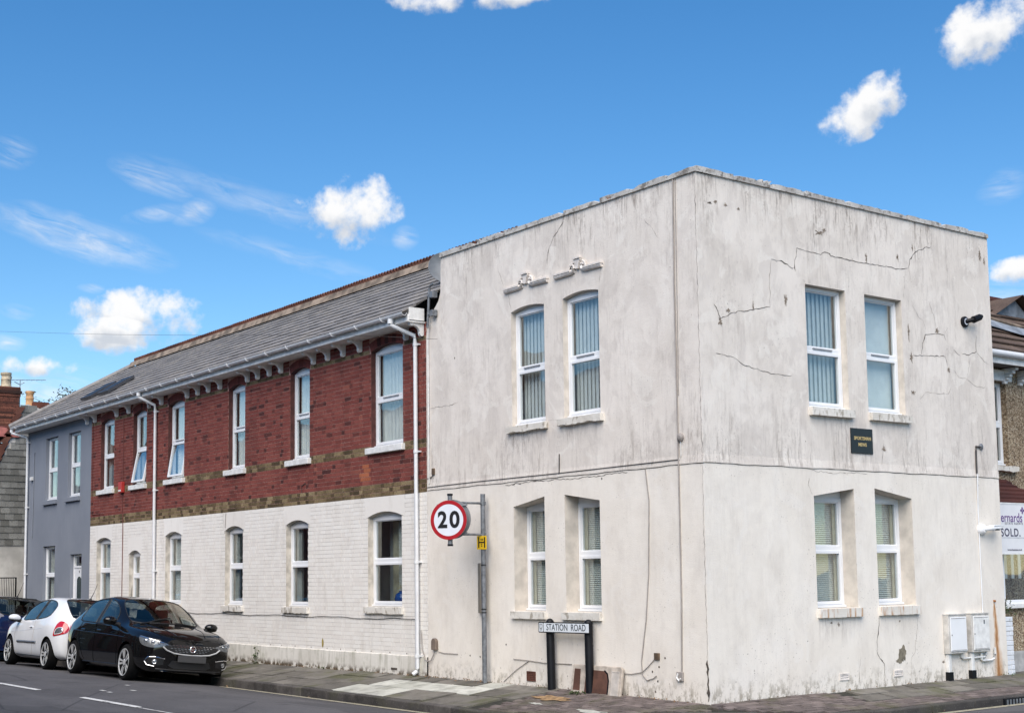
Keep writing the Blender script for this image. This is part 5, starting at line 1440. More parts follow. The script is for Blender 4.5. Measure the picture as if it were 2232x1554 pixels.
b = MB(); b.tube([(-29.2, 0.42, 6.9), (-29.2, 0.42, 7.75)], 0.012, 6); b.build('mast', M_GALV, AE)
b = MB(); b.tube([(-29.2, 0.05, 7.72), (-29.2, 0.42, 7.75), (-29.2, 1.2, 7.80)], 0.008, 6)
for k in range(8): 
    yy = 0.05+0.15*k; b.tube([(-29.33, yy, 7.72+0.01*k), (-29.07, yy, 7.72+0.01*k)], 0.005, 5)
b.build('boom', M_GALV, AE)
b = MB(); b.tube([(-29.2, 0.25, 7.68), (-29.2, 0.42, 7.6), (-29.2, 0.55, 7.68)], 0.012, 6); b.build('clamp', M_GALV, AE)
GT = thing('iron_gate', 'black iron mesh gate beyond the grey house at the far left', 'gate', (-28.2, -0.1, 0))
b = MB(Matrix.Translation((-28.2, 0, 0)) @ T_R); ring(b, -0.62, 0.13, 0.05, 1.82, 0.03, -0.02, 0.02); b.build('gate_frame', M_BLACK, GT)
for k in range(14):
    b = MB(Matrix.Translation((-28.2, 0, 0)) @ T_R); u = -0.56+0.05*k; b.box(u, u+0.012, -0.008, 0.008, 0.08, 1.79); b.build('gate_bar', M_BLACK, GT)

# ------------------------------------------------------------------ pebble-dashed house on the right
PH = thing('pebbledash_house', 'brown pebble-dashed house with a bay window to the right of the corner building', 'house', (-3, 9, 0))
T_P = Matrix.Translation((-1.0, 0, 0)) @ T_R
def pebble():
    t = NT('pebbledash'); P = t.pos()
    v = t.node('ShaderNodeTexVoronoi'); t.l.new(P, v.inputs['Vector']); v.inputs['Scale'].default_value = 46
    s_ = t.sep(v.outputs['Color'])[0]
    c = t.crmp(s_, [(0, (0.10, 0.07, 0.048)), (0.35, (0.27, 0.195, 0.125)), (0.7, (0.42, 0.33, 0.225)), (1, (0.58, 0.49, 0.37))])
    c = t.mix(t.math('MULTIPLY', t.ramp(t.noise(P, 1.2, 4), 0.4, 0.7), 0.35), c, (0.12, 0.085, 0.055))
    t.bump(t.math('SUBTRACT', 1.0, v.outputs['Distance']), 0.8, 0.02)
    return t.fin(c, 0.9, spec=0.25)
M_PEB = pebble()
pops = [Opening(7.25, 8.38, 3.42, 4.86, depth=0.10), Opening(8.95, 10.1, 3.42, 4.86, depth=0.10)]
pw = facade('front_wall', T_P, [(6.56, -0.3), (14, -0.3), (14, 5.25), (6.56, 5.25)], pops, M_PEB, PH)
for o in pops:
    window(PH, T_P, o, 4.15, vent=False, inside=None)
    rough_sill(PH, T_P, o.u0-0.1, o.u1+0.14, 3.30, 3.41, -0.10, 0.1, M_SILL, 0.03)
    b = MB(T_P); b.box(o.u0-0.15, o.u1+0.12, -0.06, 0.0, 4.87, 5.06); b.build('lintel', M_TRIM, PH, bevel=0.01)
b = MB(); b.box(-6, -1.35, 6.57, 14, 2.6, 2.7); b.box(-6, -1.3, 6.57, 14, 5.26, 5.3); b.box(-6, -5.8, 6.57, 14, -0.3, 5.25); b.box(-2.9, -2.8, 6.58, 14, 0.0, 5.25); b.build('interior', M_INNER, PH)
# eaves
b = MB(T_P); b.box(6.57, 14, -0.36, 0.0, 5.10, 5.14); b.build('soffit', M_SOFFIT, PH)
b = MB(T_P); b.box(6.57, 14, -0.385, -0.36, 5.09, 5.24); b.build('fascia', M_TRIM, PH)
b = MB(T_P); b.tube([(6.57, -0.44, 5.25), (14, -0.44, 5.25)], 0.055, 10); b.build('gutter', M_PIPE, PH, smooth=True)
for u in (8.32, 8.78, 9.3, 9.8):
    b = MB(T_P)
    for (p, z0, z1, q) in ((-0.28, 5.04, 5.09, -0.0), (-0.22, 4.99, 5.04, 0), (-0.16, 4.94, 4.985, 0), (-0.11, 4.89, 4.935, 0), (-0.06, 4.83, 4.885, 0)):
        b.box(u-0.045, u+0.045, p, q, z0, z1)
    b.build('eaves_bracket', M_TRIM, PH, bevel=0.008)
# tiled roof, courses of interlocking tiles
E0 = Vector((-0.60, 0, 5.28)); R0 = Vector((-2.75, 0, 6.78)); v_ = (R0-E0); ln_ = v_.length; vd = v_.normalized(); vn = Vector((vd.z, 0, -vd.x)) * (1 if vd.z*1 > 0 else -1)
if vn.z < 0: vn = -vn
def prt(y, s, h): return Vector((E0.x, y, E0.z)) + vd*s + vn*h
b = MB(); b.add([prt(6.57, 0, 0), prt(14, 0, 0), prt(14, ln_, 0), prt(6.57, ln_, 0)], [(0,1,2,3)]); b.add([prt(6.57, ln_, 0), prt(14, ln_, 0), (-5.5, 14, 5.2), (-5.5, 6.57, 5.2)], [(0,1,2,3)])
pr_ = b.build('roof', M_BTILE, PH)
NC = 9
for r_ in range(NC):
    y = 6.58 - (0.15 if r_ % 2 else 0)
    while y < 11.5:
        if y > 6.3:
            s0, s1 = ln_*r_/NC, min(ln_, ln_*(r_+1)/NC+0.04)
            q = MB(); a = [prt(max(y, 6.575)+0.003, s0, 0.075), prt(y+0.297, s0, 0.075), prt(y+0.297, s1, 0.03), prt(max(y, 6.575)+0.003, s1, 0.03)]
            c = [p-vn*0.035 for p in a]; q.add(c+a, [(4,5,6,7),(0,1,5,4),(1,2,6,5),(2,3,7,6),(3,0,4,7)])
            q.build('roof_tile', M_BTILE, pr_)
        y += 0.3
b = MB(); b.tube([prt(6.57, ln_, 0.06), prt(14, ln_, 0.06)], 0.10, 8); b.build('ridge_tiles', M_RTILE, pr_)
# lead valley and the front gablet beside it
b = MB(); b.add([prt(7.6, 1.40, 0.10), prt(9.2, 0.78, 0.10), prt(10.8, 0.48, 0.10), prt(10.8, 0.80, 0.14), prt(9.2, 1.08, 0.14), prt(7.6, 1.72, 0.14)], [(0,1,4,5), (1,2,3,4)]); b.build('lead_valley', M_LEAD, pr_, fix=True)
b = MB(); b.tube([prt(7.6, 1.74, 0.15), prt(9.2, 1.11, 0.15), prt(10.8, 0.84, 0.15)], 0.035, 6); b.build('verge_mortar', MATS['sandy_mortar'], pr_)
b = MB(); b.add([(-1.9, 10.5, 6.80), (-4.5, 10.5, 6.80), (-4.5, 9.5, 6.2), (-2.1, 9.5, 6.2), (-2.1, 11.5, 6.2), (-4.5, 11.5, 6.2)], [(0,1,2,3), (0,4,5,1)]); b.build('gablet_roof', M_BTILE, pr_, fix=True)
b = MB(); b.add([(-2.1, 10.5, 6.74), (-2.15, 9.6, 6.2), (-2.15, 11.4, 6.2)], [(0,1,2)]); b.build('gablet_front', M_LEAD, pr_, fix=True)
# bay with hipped dark red roof
by = [(-1.0, 6.6), (-0.38, 6.62), (-0.38, 8.55), (-1.0, 9.15)]
b = MB()
for (p, q) in zip(by, by[1:]):
    b.add([(p[0], p[1], -0.2), (q[0], q[1], -0.2), (q[0], q[1], 1.08), (p[0], p[1], 1.08)], [(0,1,2,3)])
b.build('bay_wall', M_PEB, PH, fix=True)
b = MB(); b.box(-0.995, -0.36, 6.6, 8.56, -0.2, 0.34); b.build('bay_plinth', plain('grey_plinth', (0.42, 0.41, 0.40), 0.9, var=0.2), PH)
b = MB(); n = 6
for k in range(n):
    t0, t1 = k/n, (k+1)/n
    def bp(t, h=0.0): return [(-0.26-0.74*t, 6.57, 2.72+0.46*t+h), (-0.26-0.74*t, 8.66-0.70*t, 2.72+0.46*t+h), (-1.0, 9.35-1.1*t, 2.72+0.46*t+h)]
    A, B_ = bp(t0, 0.03), bp(t1, 0.0)
    A_ = bp(t0, 0.0)
    for i in range(2):
        b.add([A[i], A[i+1], B_[i+1], B_[i], A_[i], A_[i+1]], [(0,1,2,3), (4,5,1,0)], RND.random())
b.build('bay_roof', M_RTILE, PH, fix=True, attr=True)
b = MB(); b.box(-1.0, -0.30, 6.58, 8.6, 2.60, 2.71); b.build('bay_head', M_TRIM, PH)
T_B = Matrix.Translation((-0.40, 0, 0)) @ T_R
window(PH, T_B, Opening(6.64, 7.0, 1.09, 2.59, depth=-0.02), 2.0, vent=False)
b = MB(T_B); ring(b, 7.06, 8.5, 1.09, 2.59, 0.07, -0.03, 0.05); bw = b.build('window', M_UPVC, PH, bevel=0.006)
b = MB(T_B); b.box(7.12, 8.44, 0.0, 0.006, 1.15, 2.53); b.build('pane', M_GLASS, bw)
b = MB(T_B); b.box(6.6, 8.56, -0.10, 0.02, 1.03, 1.09); b.build('window_sill', M_TRIM, PH)
b = MB(T_B)
for k in range(5): b.box(7.3+0.2*k, 7.38+0.2*k, 0.35, 0.36, 1.5, 2.5)
b.build('blind_slats', M_NET, PH)
# garden pier of white painted bricks
GP = thing('garden_pier', 'small white painted brick pier beside the corner building', 'pier', (-0.15, 6.68, 0))
plain('pier_paint', (0.70, 0.72, 0.76), 0.7, var=0.06, scale=9)
z = 0.02
for k in range(12):
    b = MB(); dx = 0.004*RND.uniform(-1, 1)
    if k % 2 and k > 1: b.box(-0.24, -0.02+dx, 6.55, 6.75+dx, z, z+0.066)
    else: b.box(-0.24, -0.02+dx, 6.55, 6.66, z, z+0.066)
    b.build('brick', MATS['pier_paint'], GP, bevel=0.005)
    if not (k % 2 and k > 1):
        b = MB(); b.box(-0.24, -0.02-dx, 6.666, 6.75, z, z+0.066); b.build('brick', MATS['pier_paint'], GP, bevel=0.005)
    z += 0.075
b = MB(); b.box(-0.235, -0.03, 6.555, 6.74, 0.02, z-0.02); b.build('mortar_core', M_MORT_W, GP)
b = MB(); b.box(-1.0, 0.0, 6.55, 14, -0.2, 0.012); tag(b.build('forecourt', M_SLAB), kind='structure')
# estate agent's board
EB = thing('estate_agent_board', "grey and white estate agent's board reading SOLD in front of the bay", 'sign', (-0.22, 6.75, 0))
T_E = Matrix.Translation((-0.20, 0, 0)) @ T_R
b = MB(T_E); b.box(6.74, 7.60, 0.0, 0.012, 1.91, 2.70); b.build('panel', plain('board_white', (0.74, 0.74, 0.76), 0.5, var=0.03), EB)
b = MB(T_E); ring(b, 6.72, 7.62, 1.89, 2.72, 0.02, -0.006, 0.018); b.build('frame', M_TRIM, EB)
b = MB(T_E); b.box(6.64, 6.71, 0.02, 0.09, -0.05, 2.8); b.build('post', M_TRIM, EB)
b = MB(T_E); b.box(6.76, 7.59, -0.003, -0.001, 2.155, 2.16); b.build('rule', plain('rule_grey', (0.3, 0.3, 0.35), 0.6), EB)
M_PURP = plain('purple_print', (0.13, 0.055, 0.22), 0.6, var=0.02)
M_DKP = plain('dark_print', (0.06, 0.055, 0.10), 0.6, var=0.02)
cu = 7.16
text_mesh('bernards', 0.21, T_E @ Matrix.Translation((cu-0.075, -0.002, 2.475)), EB, M_PURP, 'lettering', bold=0.001, sx=0.93)
text_mesh('ESTATE AGENTS', 0.05, T_E @ Matrix.Translation((cu+0.03, -0.002, 2.385)), EB, M_DKP, 'lettering', sx=1.05, space=1.35)
text_mesh('SOLD.', 0.18, T_E @ Matrix.Translation((cu-0.07, -0.002, 2.235)), EB, M_DKP, 'lettering', bold=0.003, sx=1.0, space=1.15)
text_mesh('bernardsestates.co.uk', 0.045, T_E @ Matrix.Translation((cu+0.02, -0.002, 1.965)), EB, M_DKP, 'lettering')
b = MB(T_E)
for a in range(4):
    an = math.pi/2*a; cx_, cz_ = 7.44+0.033*math.cos(an), 2.60+0.033*math.sin(an)
    pts = [(cx_+0.026*math.cos(t)*(1.0 if a % 2 == 0 else 0.75), -0.003, cz_+0.026*math.sin(t)*(1.0 if a % 2 else 0.75)) for t in [2*math.pi*k/12 for k in range(12)]]
    b.add(pts, [tuple(range(12))])
b.build('flower_emblem', M_PURP, EB)

# ------------------------------------------------------------------ 20 limit sign
SG = thing('speed_limit_sign', 'round red-rimmed 20 speed limit sign on a tall grey pole', 'road sign', (-4.70, -0.12, 0.03))
PX, PY, SYc = -4.70, -0.12, -0.74
b = MB(); b.tube([(PX, PY, -0.1), (PX, PY, 2.93)], 0.038, 12); b.build('pole', M_GALV, SG, smooth=True)
b = MB(); b.tube([(PX, SYc, 2.14), (PX, SYc, 2.90)], 0.036, 12); b.build('sign_tube', M_GALV, SG, smooth=True)
for z in (2.12, 2.89):
    b = MB(); b.lathe([(0.044, 0), (0.044, 0.03)], (PX, SYc, z), 'Z', 12); b.build('tube_cap', M_BLACK, SG)
for z in (2.785, 2.30):
    b = MB(); b.tube([(PX, PY, z), (PX, SYc, z)], 0.018, 8); b.build('arm', M_GALV, SG, smooth=True)
    b = MB(); b.lathe([(0.046, -0.025), (0.046, 0.025)], (PX, PY, z), 'Z', 12); b.box(PX+0.03, PX+0.06, PY-0.015, PY+0.015, z-0.02, z+0.02); b.build('clamp', M_GALV, SG)
M_SIGNW = plain('sign_white', (0.66, 0.69, 0.76), 0.35, var=0.04, scale=7)
M_SIGNR = plain('sign_red', (0.36, 0.012, 0.02), 0.35, var=0.08, scale=7)
M_SIGNB = plain('sign_grey_back', (0.24, 0.25, 0.265), 0.5, 0.3)
M_INK = plain('black_ink', (0.006, 0.006, 0.008), 0.45, var=0.1)
def disc(b, r_, d0, d1, n=48):
    b.prism([(r_*math.cos(2*math.pi*k/n), r_*math.sin(2*math.pi*k/n)) for k in range(n)], d0, d1)
def annulus(b, r0, r1, d, n=48):
    vs = [(r1*math.cos(2*math.pi*k/n), d, r1*math.sin(2*math.pi*k/n)) for k in range(n)] + [(r0*math.cos(2*math.pi*k/n), d, r0*math.sin(2*math.pi*k/n)) for k in range(n)]
    b.add(vs, [(k, (k+1) % n, n+(k+1) % n, n+k) for k in range(n)])
T_G = Matrix.Translation((PX+0.026, SYc-0.045, 2.515)) @ Matrix.Rotation(rad(32), 4, 'Z')
b = MB(T_G); disc(b, 0.300, 0.0, 0.02); b.build('sign_plate', M_SIGNB, SG)
b = MB(T_G); disc(b, 0.246, -0.004, -0.001); b.build('sign_face', M_SIGNW, SG)
b = MB(T_G); annulus(b, 0.243, 0.300, -0.006); b.build('red_ring', M_SIGNR, SG)
text_mesh('2', 0.345, T_G @ Matrix.Translation((-0.100, -0.0075, -0.005)), SG, M_INK, 'numeral', bold=0.0105, sx=0.92)
text_mesh('0', 0.345, T_G @ Matrix.Translation((0.100, -0.0075, -0.005)), SG, M_INK, 'numeral', bold=0.0105, sx=0.98)
T_G2 = Matrix.Translation((PX-0.045, SYc+0.075, 2.53)) @ Matrix.Rotation(rad(32), 4, 'Z')
b = MB(T_G2); disc(b, 0.300, 0.0, 0.015); b.build('rear_sign_plate', M_SIGNB, SG)
b = MB(T_G2); b.box(-0.25, 0.25, -0.03, 0.0, 0.20, 0.235); b.box(-0.25, 0.25, -0.03, 0.0, -0.235, -0.20); b.build('rear_sign_rail', M_SIGNB, SG)
# small plate lower on the pole, seen almost edge-on
b = MB(Matrix.Translation((PX, PY, 0)) @ Matrix.Rotation(rad(-27), 4, 'Z')); b.box(-0.27, -0.02, -0.05, -0.04, 1.09, 1.86); b.build('pole_notice', plain('bronze_plate', (0.20, 0.17, 0.13), 0.6), SG)
for z in (1.10, 1.15, 1.83):
    b = MB(); b.lathe([(0.041, -0.008), (0.041, 0.008)], (PX, PY, z), 'Z', 12); b.build('strap', M_BLACK, SG)
HY = thing('hydrant_sign', 'small yellow hydrant plate with a black H strapped to the sign pole', 'sign', (PX, PY-0.05, 2.18))
T_H = Matrix.Translation((PX+0.02, PY-0.045, 2.175)) @ Matrix.Rotation(rad(24), 4, 'Z')
b = MB(T_H); b.box(-0.088, 0.088, 0.0, 0.006, -0.105, 0.105); b.build('plate', plain('hydrant_yellow', (0.68, 0.44, 0.015), 0.45, var=0.06), HY, bevel=0.004)
b = MB(T_H); b.box(-0.062, -0.042, -0.0025, -0.0005, -0.08, 0.085); b.box(0.042, 0.062, -0.0025, -0.0005, -0.08, 0.085); b.box(-0.042, 0.042, -0.0025, -0.0005, -0.006, 0.014); b.build('letter_h', M_INK, HY)
text_mesh('100', 0.042, T_H @ Matrix.Translation((0, -0.0015, 0.045)), HY, M_INK, 'numeral', bold=0.0008)
text_mesh('2', 0.06, T_H @ Matrix.Translation((0, -0.0015, -0.042)), HY, M_INK, 'numeral', bold=0.001)
# ------------------------------------------------------------------ street name plate
NP = thing('street_name_plate', 'white STATION ROAD street name plate on two black posts', 'street sign', (-2.65, -0.15, 0.03))
for x, tilt in ((-3.07, 0.02), (-2.215, 0.012)):
    TT = Matrix.Translation((x, -0.11, 0.0)) @ Matrix.Rotation(-tilt, 4, 'Y')
    b = MB(TT); n = 12
    b.lathe([(0.060, -0.15), (0.060, 0.98), (0.056, 1.0), (0.03, 1.03), (0.008, 1.035)], (0, 0, 0), 'Z', 16); b.build('post', M_BLACK, NP, smooth=True)
T_N = Matrix.Translation((-2.69, -0.185, 0.912)) @ Matrix.Rotation(rad(-0.3), 4, 'Y')
def rrect(w, h, r_, n=5):
    pts = []
    for cx_, cz_, a0 in ((w-r_, -h+r_, -90), (w-r_, h-r_, 0), (-w+r_, h-r_, 90), (-w+r_, -h+r_, 180)):
        for k in range(n+1):
            a = rad(a0+90*k/n); pts.append((cx_+r_*math.cos(a), cz_+r_*math.sin(a)))
    return pts
b = MB(T_N); b.prism(rrect(0.575, 0.077, 0.018), 0.0, 0.02); b.build('backing_plate', M_BLACK, NP)
b = MB(T_N); b.prism([(u+0.055, z) for u, z in rrect(0.505, 0.062, 0.008)], -0.003, -0.0005); b.build('white_face', plain('plate_white', (0.72, 0.76, 0.80), 0.35, var=0.04), NP)
b = MB(T_N); b.prism([(u-0.512, z) for u, z in rrect(0.048, 0.062, 0.012)], -0.003, -0.0005); b.build('crest_panel', MATS['plate_white'], NP)
text_mesh('STATION  ROAD', 0.132, T_N @ Matrix.Translation((0.055, -0.0035, 0.0)), NP, plain('plate_green_black', (0.02, 0.03, 0.035), 0.5), 'lettering', bold=0.0005, sx=0.885)
# crest: shield with star and crescent
b = MB(T_N)
sh = [(-0.030, 0.045), (0.030, 0.045), (0.030, 0.0), (0.020, -0.028), (0.0, -0.046), (-0.020, -0.028), (-0.030, 0.0)]
p_ = [Vector((-0.512+u, z)) for u, z in sh]
for i in range(7):
    a, c = p_[i], p_[(i+1) % 7]; t_ = (c-a).normalized(); n_ = Vector((-t_.y, t_.x))*0.0035
    b.add([(a.x-n_.x, -0.004, a.y-n_.y), (c.x-n_.x, -0.004, c.y-n_.y), (c.x+n_.x, -0.004, c.y+n_.y), (a.x+n_.x, -0.004, a.y+n_.y)], [(0,1,2,3)])
st = []
for k in range(10):
    rr_ = 0.011 if k % 2 == 0 else 0.005; a = math.pi/2+math.pi*k/5; st.append((-0.512+rr_*math.cos(a), -0.004, 0.022+rr_*math.sin(a)))
b.add(st, [tuple(range(10))])
cr1 = [(-0.512+0.018*math.cos(a), -0.004, -0.004+0.018*math.sin(a)) for a in [math.pi+math.pi*k/8 for k in range(9)]]
cr2 = [(-0.512+0.012*math.cos(a), -0.004, 0.001+0.012*math.sin(a)) for a in [2*math.pi-math.pi*k/8 for k in range(9)]]
b.add(cr1+cr2, [tuple(range(18))])
b.build('crest', M_INK, NP)
# ------------------------------------------------------------------ leaning panel behind the sign
LB = thing('leaning_panel', 'old pale panel with brown inserts leaning against the wall behind the name plate', 'panel', (-2.1, -0.1, 0.02))
T_Q = Matrix.Translation((-2.11, -0.13, 0.0)) @ Matrix.Rotation(rad(-9), 4, 'X')
plain('stone_panel', (0.44, 0.385, 0.33), 0.9, var=0.25, scale=10, bump=0.5); plain('brown_insert', (0.10, 0.045, 0.03), 0.75, var=0.25, scale=8); plain('panel_inset', (0.50, 0.46, 0.42), 0.9, var=0.15, scale=10)
b = MB(T_Q); b.prism([(-0.52, -0.01), (0.535, -0.03), (0.535, 0.37), (0.50, 0.405), (-0.52, 0.405)], 0.0, 0.045); b.build('slab', MATS['stone_panel'], LB, bevel=0.012)
b = MB(T_Q); b.prism([(-0.47, 0.045), (-0.32, 0.045), (-0.34, 0.345), (-0.47, 0.345)], -0.002, 0.001); b.build('brown_insert', MATS['brown_insert'], LB)
b = MB(T_Q); b.prism([(-0.22, 0.02), (0.26, 0.02), (0.26, 0.20), (0.23, 0.29), (0.16, 0.335), (-0.22, 0.345)], -0.002, 0.001); b.build('brown_insert', MATS['brown_insert'], LB)
b = MB(T_Q); b.prism([(0.26, 0.02), (0.285, 0.02), (0.285, 0.21), (0.25, 0.305), (0.18, 0.35), (0.16, 0.335), (0.23, 0.29), (0.26, 0.20)], -0.003, 0.001); b.build('arched_edge', M_BLACK, LB, fix=True)
b = MB(T_Q); ring(b, 0.33, 0.49, 0.01, 0.34, 0.012, -0.008, 0.0); b.quad((0.342, -0.002, 0.022), (0.478, -0.002, 0.022), (0.478, -0.002, 0.328), (0.342, -0.002, 0.328)); b.build('inset', MATS['panel_inset'], LB)
b = MB(T_Q); b.box(-0.49, -0.30, -0.02, 0.0, 0.02, 0.045); b.build('ledge', MATS['stone_panel'], LB)
# ------------------------------------------------------------------ boxes, cameras and plaque on the corner building
MBX = [('meter_box', 'left of two white meter boxes low on the short wall', 4.92, 5.36, 0.415, 0.985), ('meter_box', 'right white meter box, nearest the rust stain, with a small slot', 5.49, 5.94, 0.415, 0.985)]
for i, (nm, lab, u0, u1, z0, z1) in enumerate(MBX):
    r_ = thing(nm, lab, 'meter box', (0, (u0+u1)/2, z0), 'white meter boxes on the short wall')
    b = MB(T_R); b.box(u0, u1, -0.10, -0.001, z0, z1); b.build('case', plain('box_case%d' % i, (0.52, 0.50, 0.47), 0.7, var=0.2, scale=10), r_, bevel=0.008)
    b = MB(T_R); b.box(u0+0.03, u1-0.012, -0.113, -0.101, z0+0.035, z1-0.03); b.build('door', M_TRIM if i else M_UPVC, r_, bevel=0.006)
    b = MB(T_R); b.box(u0+0.05, u1-0.04, -0.116, -0.1135, z0+0.05, z0+0.056); b.box(u0+0.05, u1-0.04, -0.116, -0.1135, z1-0.052, z1-0.046); b.build('door_groove', M_CABLE, r_)
    b = MB(T_R); b.box(u0+0.05, u0+0.062, -0.117, -0.1135, (z0+z1)/2-0.02, (z0+z1)/2+0.0); b.build('latch', M_DCABLE, r_)
    b = MB(T_R); b.box(u0-0.004, u1+0.004, -0.108, 0, z1, z1+0.016); b.build('rain_hood', MATS['box_case%d' % i], r_)
    if i: b = MB(T_R); b.box(u1-0.16, u1-0.13, -0.116, -0.1135, z1-0.15, z1-0.09); b.build('slot', M_GALV, r_)
    b = MB(T_R); b.box(u0+0.03, u0+0.10, -0.06, 0, 0.14, z0); b.build('service_duct', M_TRIM, r_, bevel=0.01)
    b = MB(T_R); b.box(u0+0.015, u0+0.115, -0.07, 0, -0.02, 0.145); b.build('duct_foot', M_BLACK, r_)
for pts in ([(5.30, 0.44), (5.31, 0.35), (5.34, 0.33), (5.80, 0.33), (5.90, 0.335), (5.92, 0.36), (5.92, 0.44)], [(5.80, 0.42), (5.80, 0.30), (5.83, 0.275), (6.05, 0.275), (6.13, 0.30), (6.16, 0.36), (6.155, 0.46)]):
    b = MB(T_R); b.tube([(u, -0.035, z) for u, z in pts], 0.017, 8); b.build('waste_pipe', M_TRIM, WB, smooth=True)
PQ = thing('name_plaque', 'black square plaque with gold SPORTSMAN MEWS lettering below upper windows', 'plaque', (0, 3.2, 3.33))
b = MB(T_R); b.box(2.955, 3.435, -0.018, -0.001, 3.33, 3.69); b.build('plate', plain('plaque_black', (0.006, 0.007, 0.011), 0.25, var=0.1), PQ, bevel=0.004)
plain('gold_leaf', (0.62, 0.46, 0.20), 0.45, 0.2)
text_mesh('SPORTSMAN', 0.068, T_R @ Matrix.Translation((3.205, -0.019, 3.545)), PQ, MATS['gold_leaf'], 'lettering', bold=0.0016, sx=0.98)
text_mesh('MEWS', 0.068, T_R @ Matrix.Translation((3.20, -0.019, 3.455)), PQ, MATS['gold_leaf'], 'lettering', bold=0.0016, sx=0.98)
CW = thing('white_wall_camera', 'white bullet camera low near the far end of the short wall', 'security camera', (0, 6.0, 2.28))
b = MB(T_R); b.lathe([(0.085, 0.0), (0.088, -0.02), (0.075, -0.06), (0.05, -0.085)], (5.98, 0, 2.275), 'Y', 20); b.build('mount', M_UPVC, CW, smooth=True, fix=True)
b = MB(T_R); b.tube([(5.99, -0.06, 2.28), (6.02, -0.12, 2.285), (6.06, -0.13, 2.29)], 0.04, 10); b.tube([(6.04, -0.13, 2.29), (6.10, -0.135, 2.292), (6.26, -0.14, 2.30)], [0.03, 0.047, 0.047], 14); b.build('body', M_UPVC, CW, smooth=True)
b = MB(T_R); b.prism([(6.08, 2.335), (6.30, 2.345), (6.34, 2.325), (6.30, 2.33), (6.08, 2.32)], -0.19, -0.09); b.build('sun_hood', M_UPVC, CW)
b = MB(T_R); b.tube([(6.258, -0.14, 2.30), (6.268, -0.14, 2.30)], 0.038, 14); b.box(6.12, 6.2, -0.19, -0.17, 2.255, 2.275); b.build('lens', M_INK, CW)
CB = thing('black_wall_camera', 'black camera with round base high on the short wall', 'security camera', (0, 5.8, 5.53))
b = MB(T_R); b.lathe([(0.085, 0.0), (0.085, -0.035), (0.06, -0.05)], (5.80, 0, 5.505), 'Y', 20); b.build('mount', M_BLACK, CB, smooth=True, fix=True)
b = MB(T_R); annulus(b, 0.035, 0.052, 0.0); 
for i, v in enumerate(b.v): b.v[i] = Vector((v.x+0.052, v.y+5.80, v.z+5.505))
b.build('ring', M_SIGNW, CB)
b = MB(T_R); b.tube([(5.81, -0.04, 5.51), (5.86, -0.10, 5.525), (5.90, -0.12, 5.535)], 0.035, 10); b.tube([(5.88, -0.12, 5.53), (6.03, -0.14, 5.585)], [0.055, 0.05], 14); b.build('body', M_BLACK, CB, smooth=True)
b = MB(T_R); b.tube([(6.03, -0.14, 5.585), (6.07, -0.145, 5.60)], [0.035, 0.03], 12); b.build('lens', M_INK, CB)
AB = thing('cable_hood', 'brown arched cable hood low on the wall beside the downpipe', 'cable box', (-6.21, 0, 0.46))
b = MB(T_L); b.prism([(-6.275, 0.475), (-6.145, 0.475), (-6.145, 0.60)] + [(-6.21+0.065*math.cos(a), 0.60+0.065*math.sin(a)) for a in [math.pi*k/8 for k in range(1, 8)]] + [(-6.275, 0.60)], -0.06, -0.001); b.build('hood', plain('brown_hood', (0.17, 0.13, 0.105), 0.6, var=0.2), AB, bevel=0.008)
b = MB(T_L); b.tube([(-6.22, -0.03, 0.48), (-6.24, -0.03, 0.40), (-6.32, -0.03, 0.30), (-6.40, -0.03, 0.28), (-6.49, -0.03, 0.31), (-6.58, -0.03, 0.48), (-6.61, -0.03, 0.78)], 0.009, 6); b.build('cable', M_CABLE, AB)
RB = thing('red_alarm_box', 'narrow red box on the red brick between the two leftmost upper windows', 'alarm', (-19.78, 0, 3.8))
b = MB(T_L); b.box(-19.9, -19.68, -0.09, -0.001, 3.80, 4.06); b.build('case', plain('alarm_red', (0.42, 0.035, 0.03), 0.4), RB, bevel=0.012)
b = MB(T_L); b.box(-19.87, -19.71, -0.094, -0.0905, 3.83, 3.87); b.build('label_strip', M_TRIM, RB)
# insulators and cable brackets on the edge of the corner building
IN = thing('insulator_bracket', 'grey conduit bracket with two insulators at the roof edge of the corner building', 'bracket', (-6.2, -0.05, 6.1))
b = MB(T_L); b.tube([(-6.30, -0.06, 5.8), (-6.28, -0.06, 6.0), (-6.24, -0.06, 6.45), (-6.20, -0.06, 6.5), (-6.12, -0.05, 6.52)], 0.022, 8); b.build('conduit', M_GALV, IN, smooth=True)
for z in (6.02, 6.33):
    b = MB(T_L); b.tube([(-6.28, -0.06, z), (-6.16, -0.06, z)], 0.02, 8); b.box(-6.17, -6.08, -0.11, -0.01, z-0.05, z+0.05); b.build('insulator', M_GALV, IN)
b = MB(T_L); b.tube([(-6.30, -0.05, 5.8), (-6.34, -0.03, 5.6), (-6.35, -0.02, 3.2)], 0.009, 6); b.build('drop_cable', M_TRIM, IN)
SDh = thing('satellite_dish', 'grey satellite dish edge-on behind the left end of the parapet', 'satellite dish', (-6.4, 0.5, 6.6))
TD = Matrix.Translation((-6.78, 0.62, 7.0)) @ Matrix.Rotation(rad(62), 4, 'Z') @ Matrix.Rotation(rad(-12), 4, 'X')
b = MB(TD); b.lathe([(0.002, 0.05), (0.12, 0.042), (0.22, 0.018), (0.28, -0.02), (0.285, -0.015), (0.22, 0.028), (0.10, 0.055)], (0, 0, 0), 'Y', 24); b.build('dish', plain('dish_grey', (0.16, 0.17, 0.18), 0.5), SDh, smooth=True, fix=True)
b = MB(TD); b.tube([(0, -0.02, -0.26), (0, -0.32, -0.12), (0, -0.36, 0.0)], 0.012, 6); b.build('arm', M_GALV, SDh)
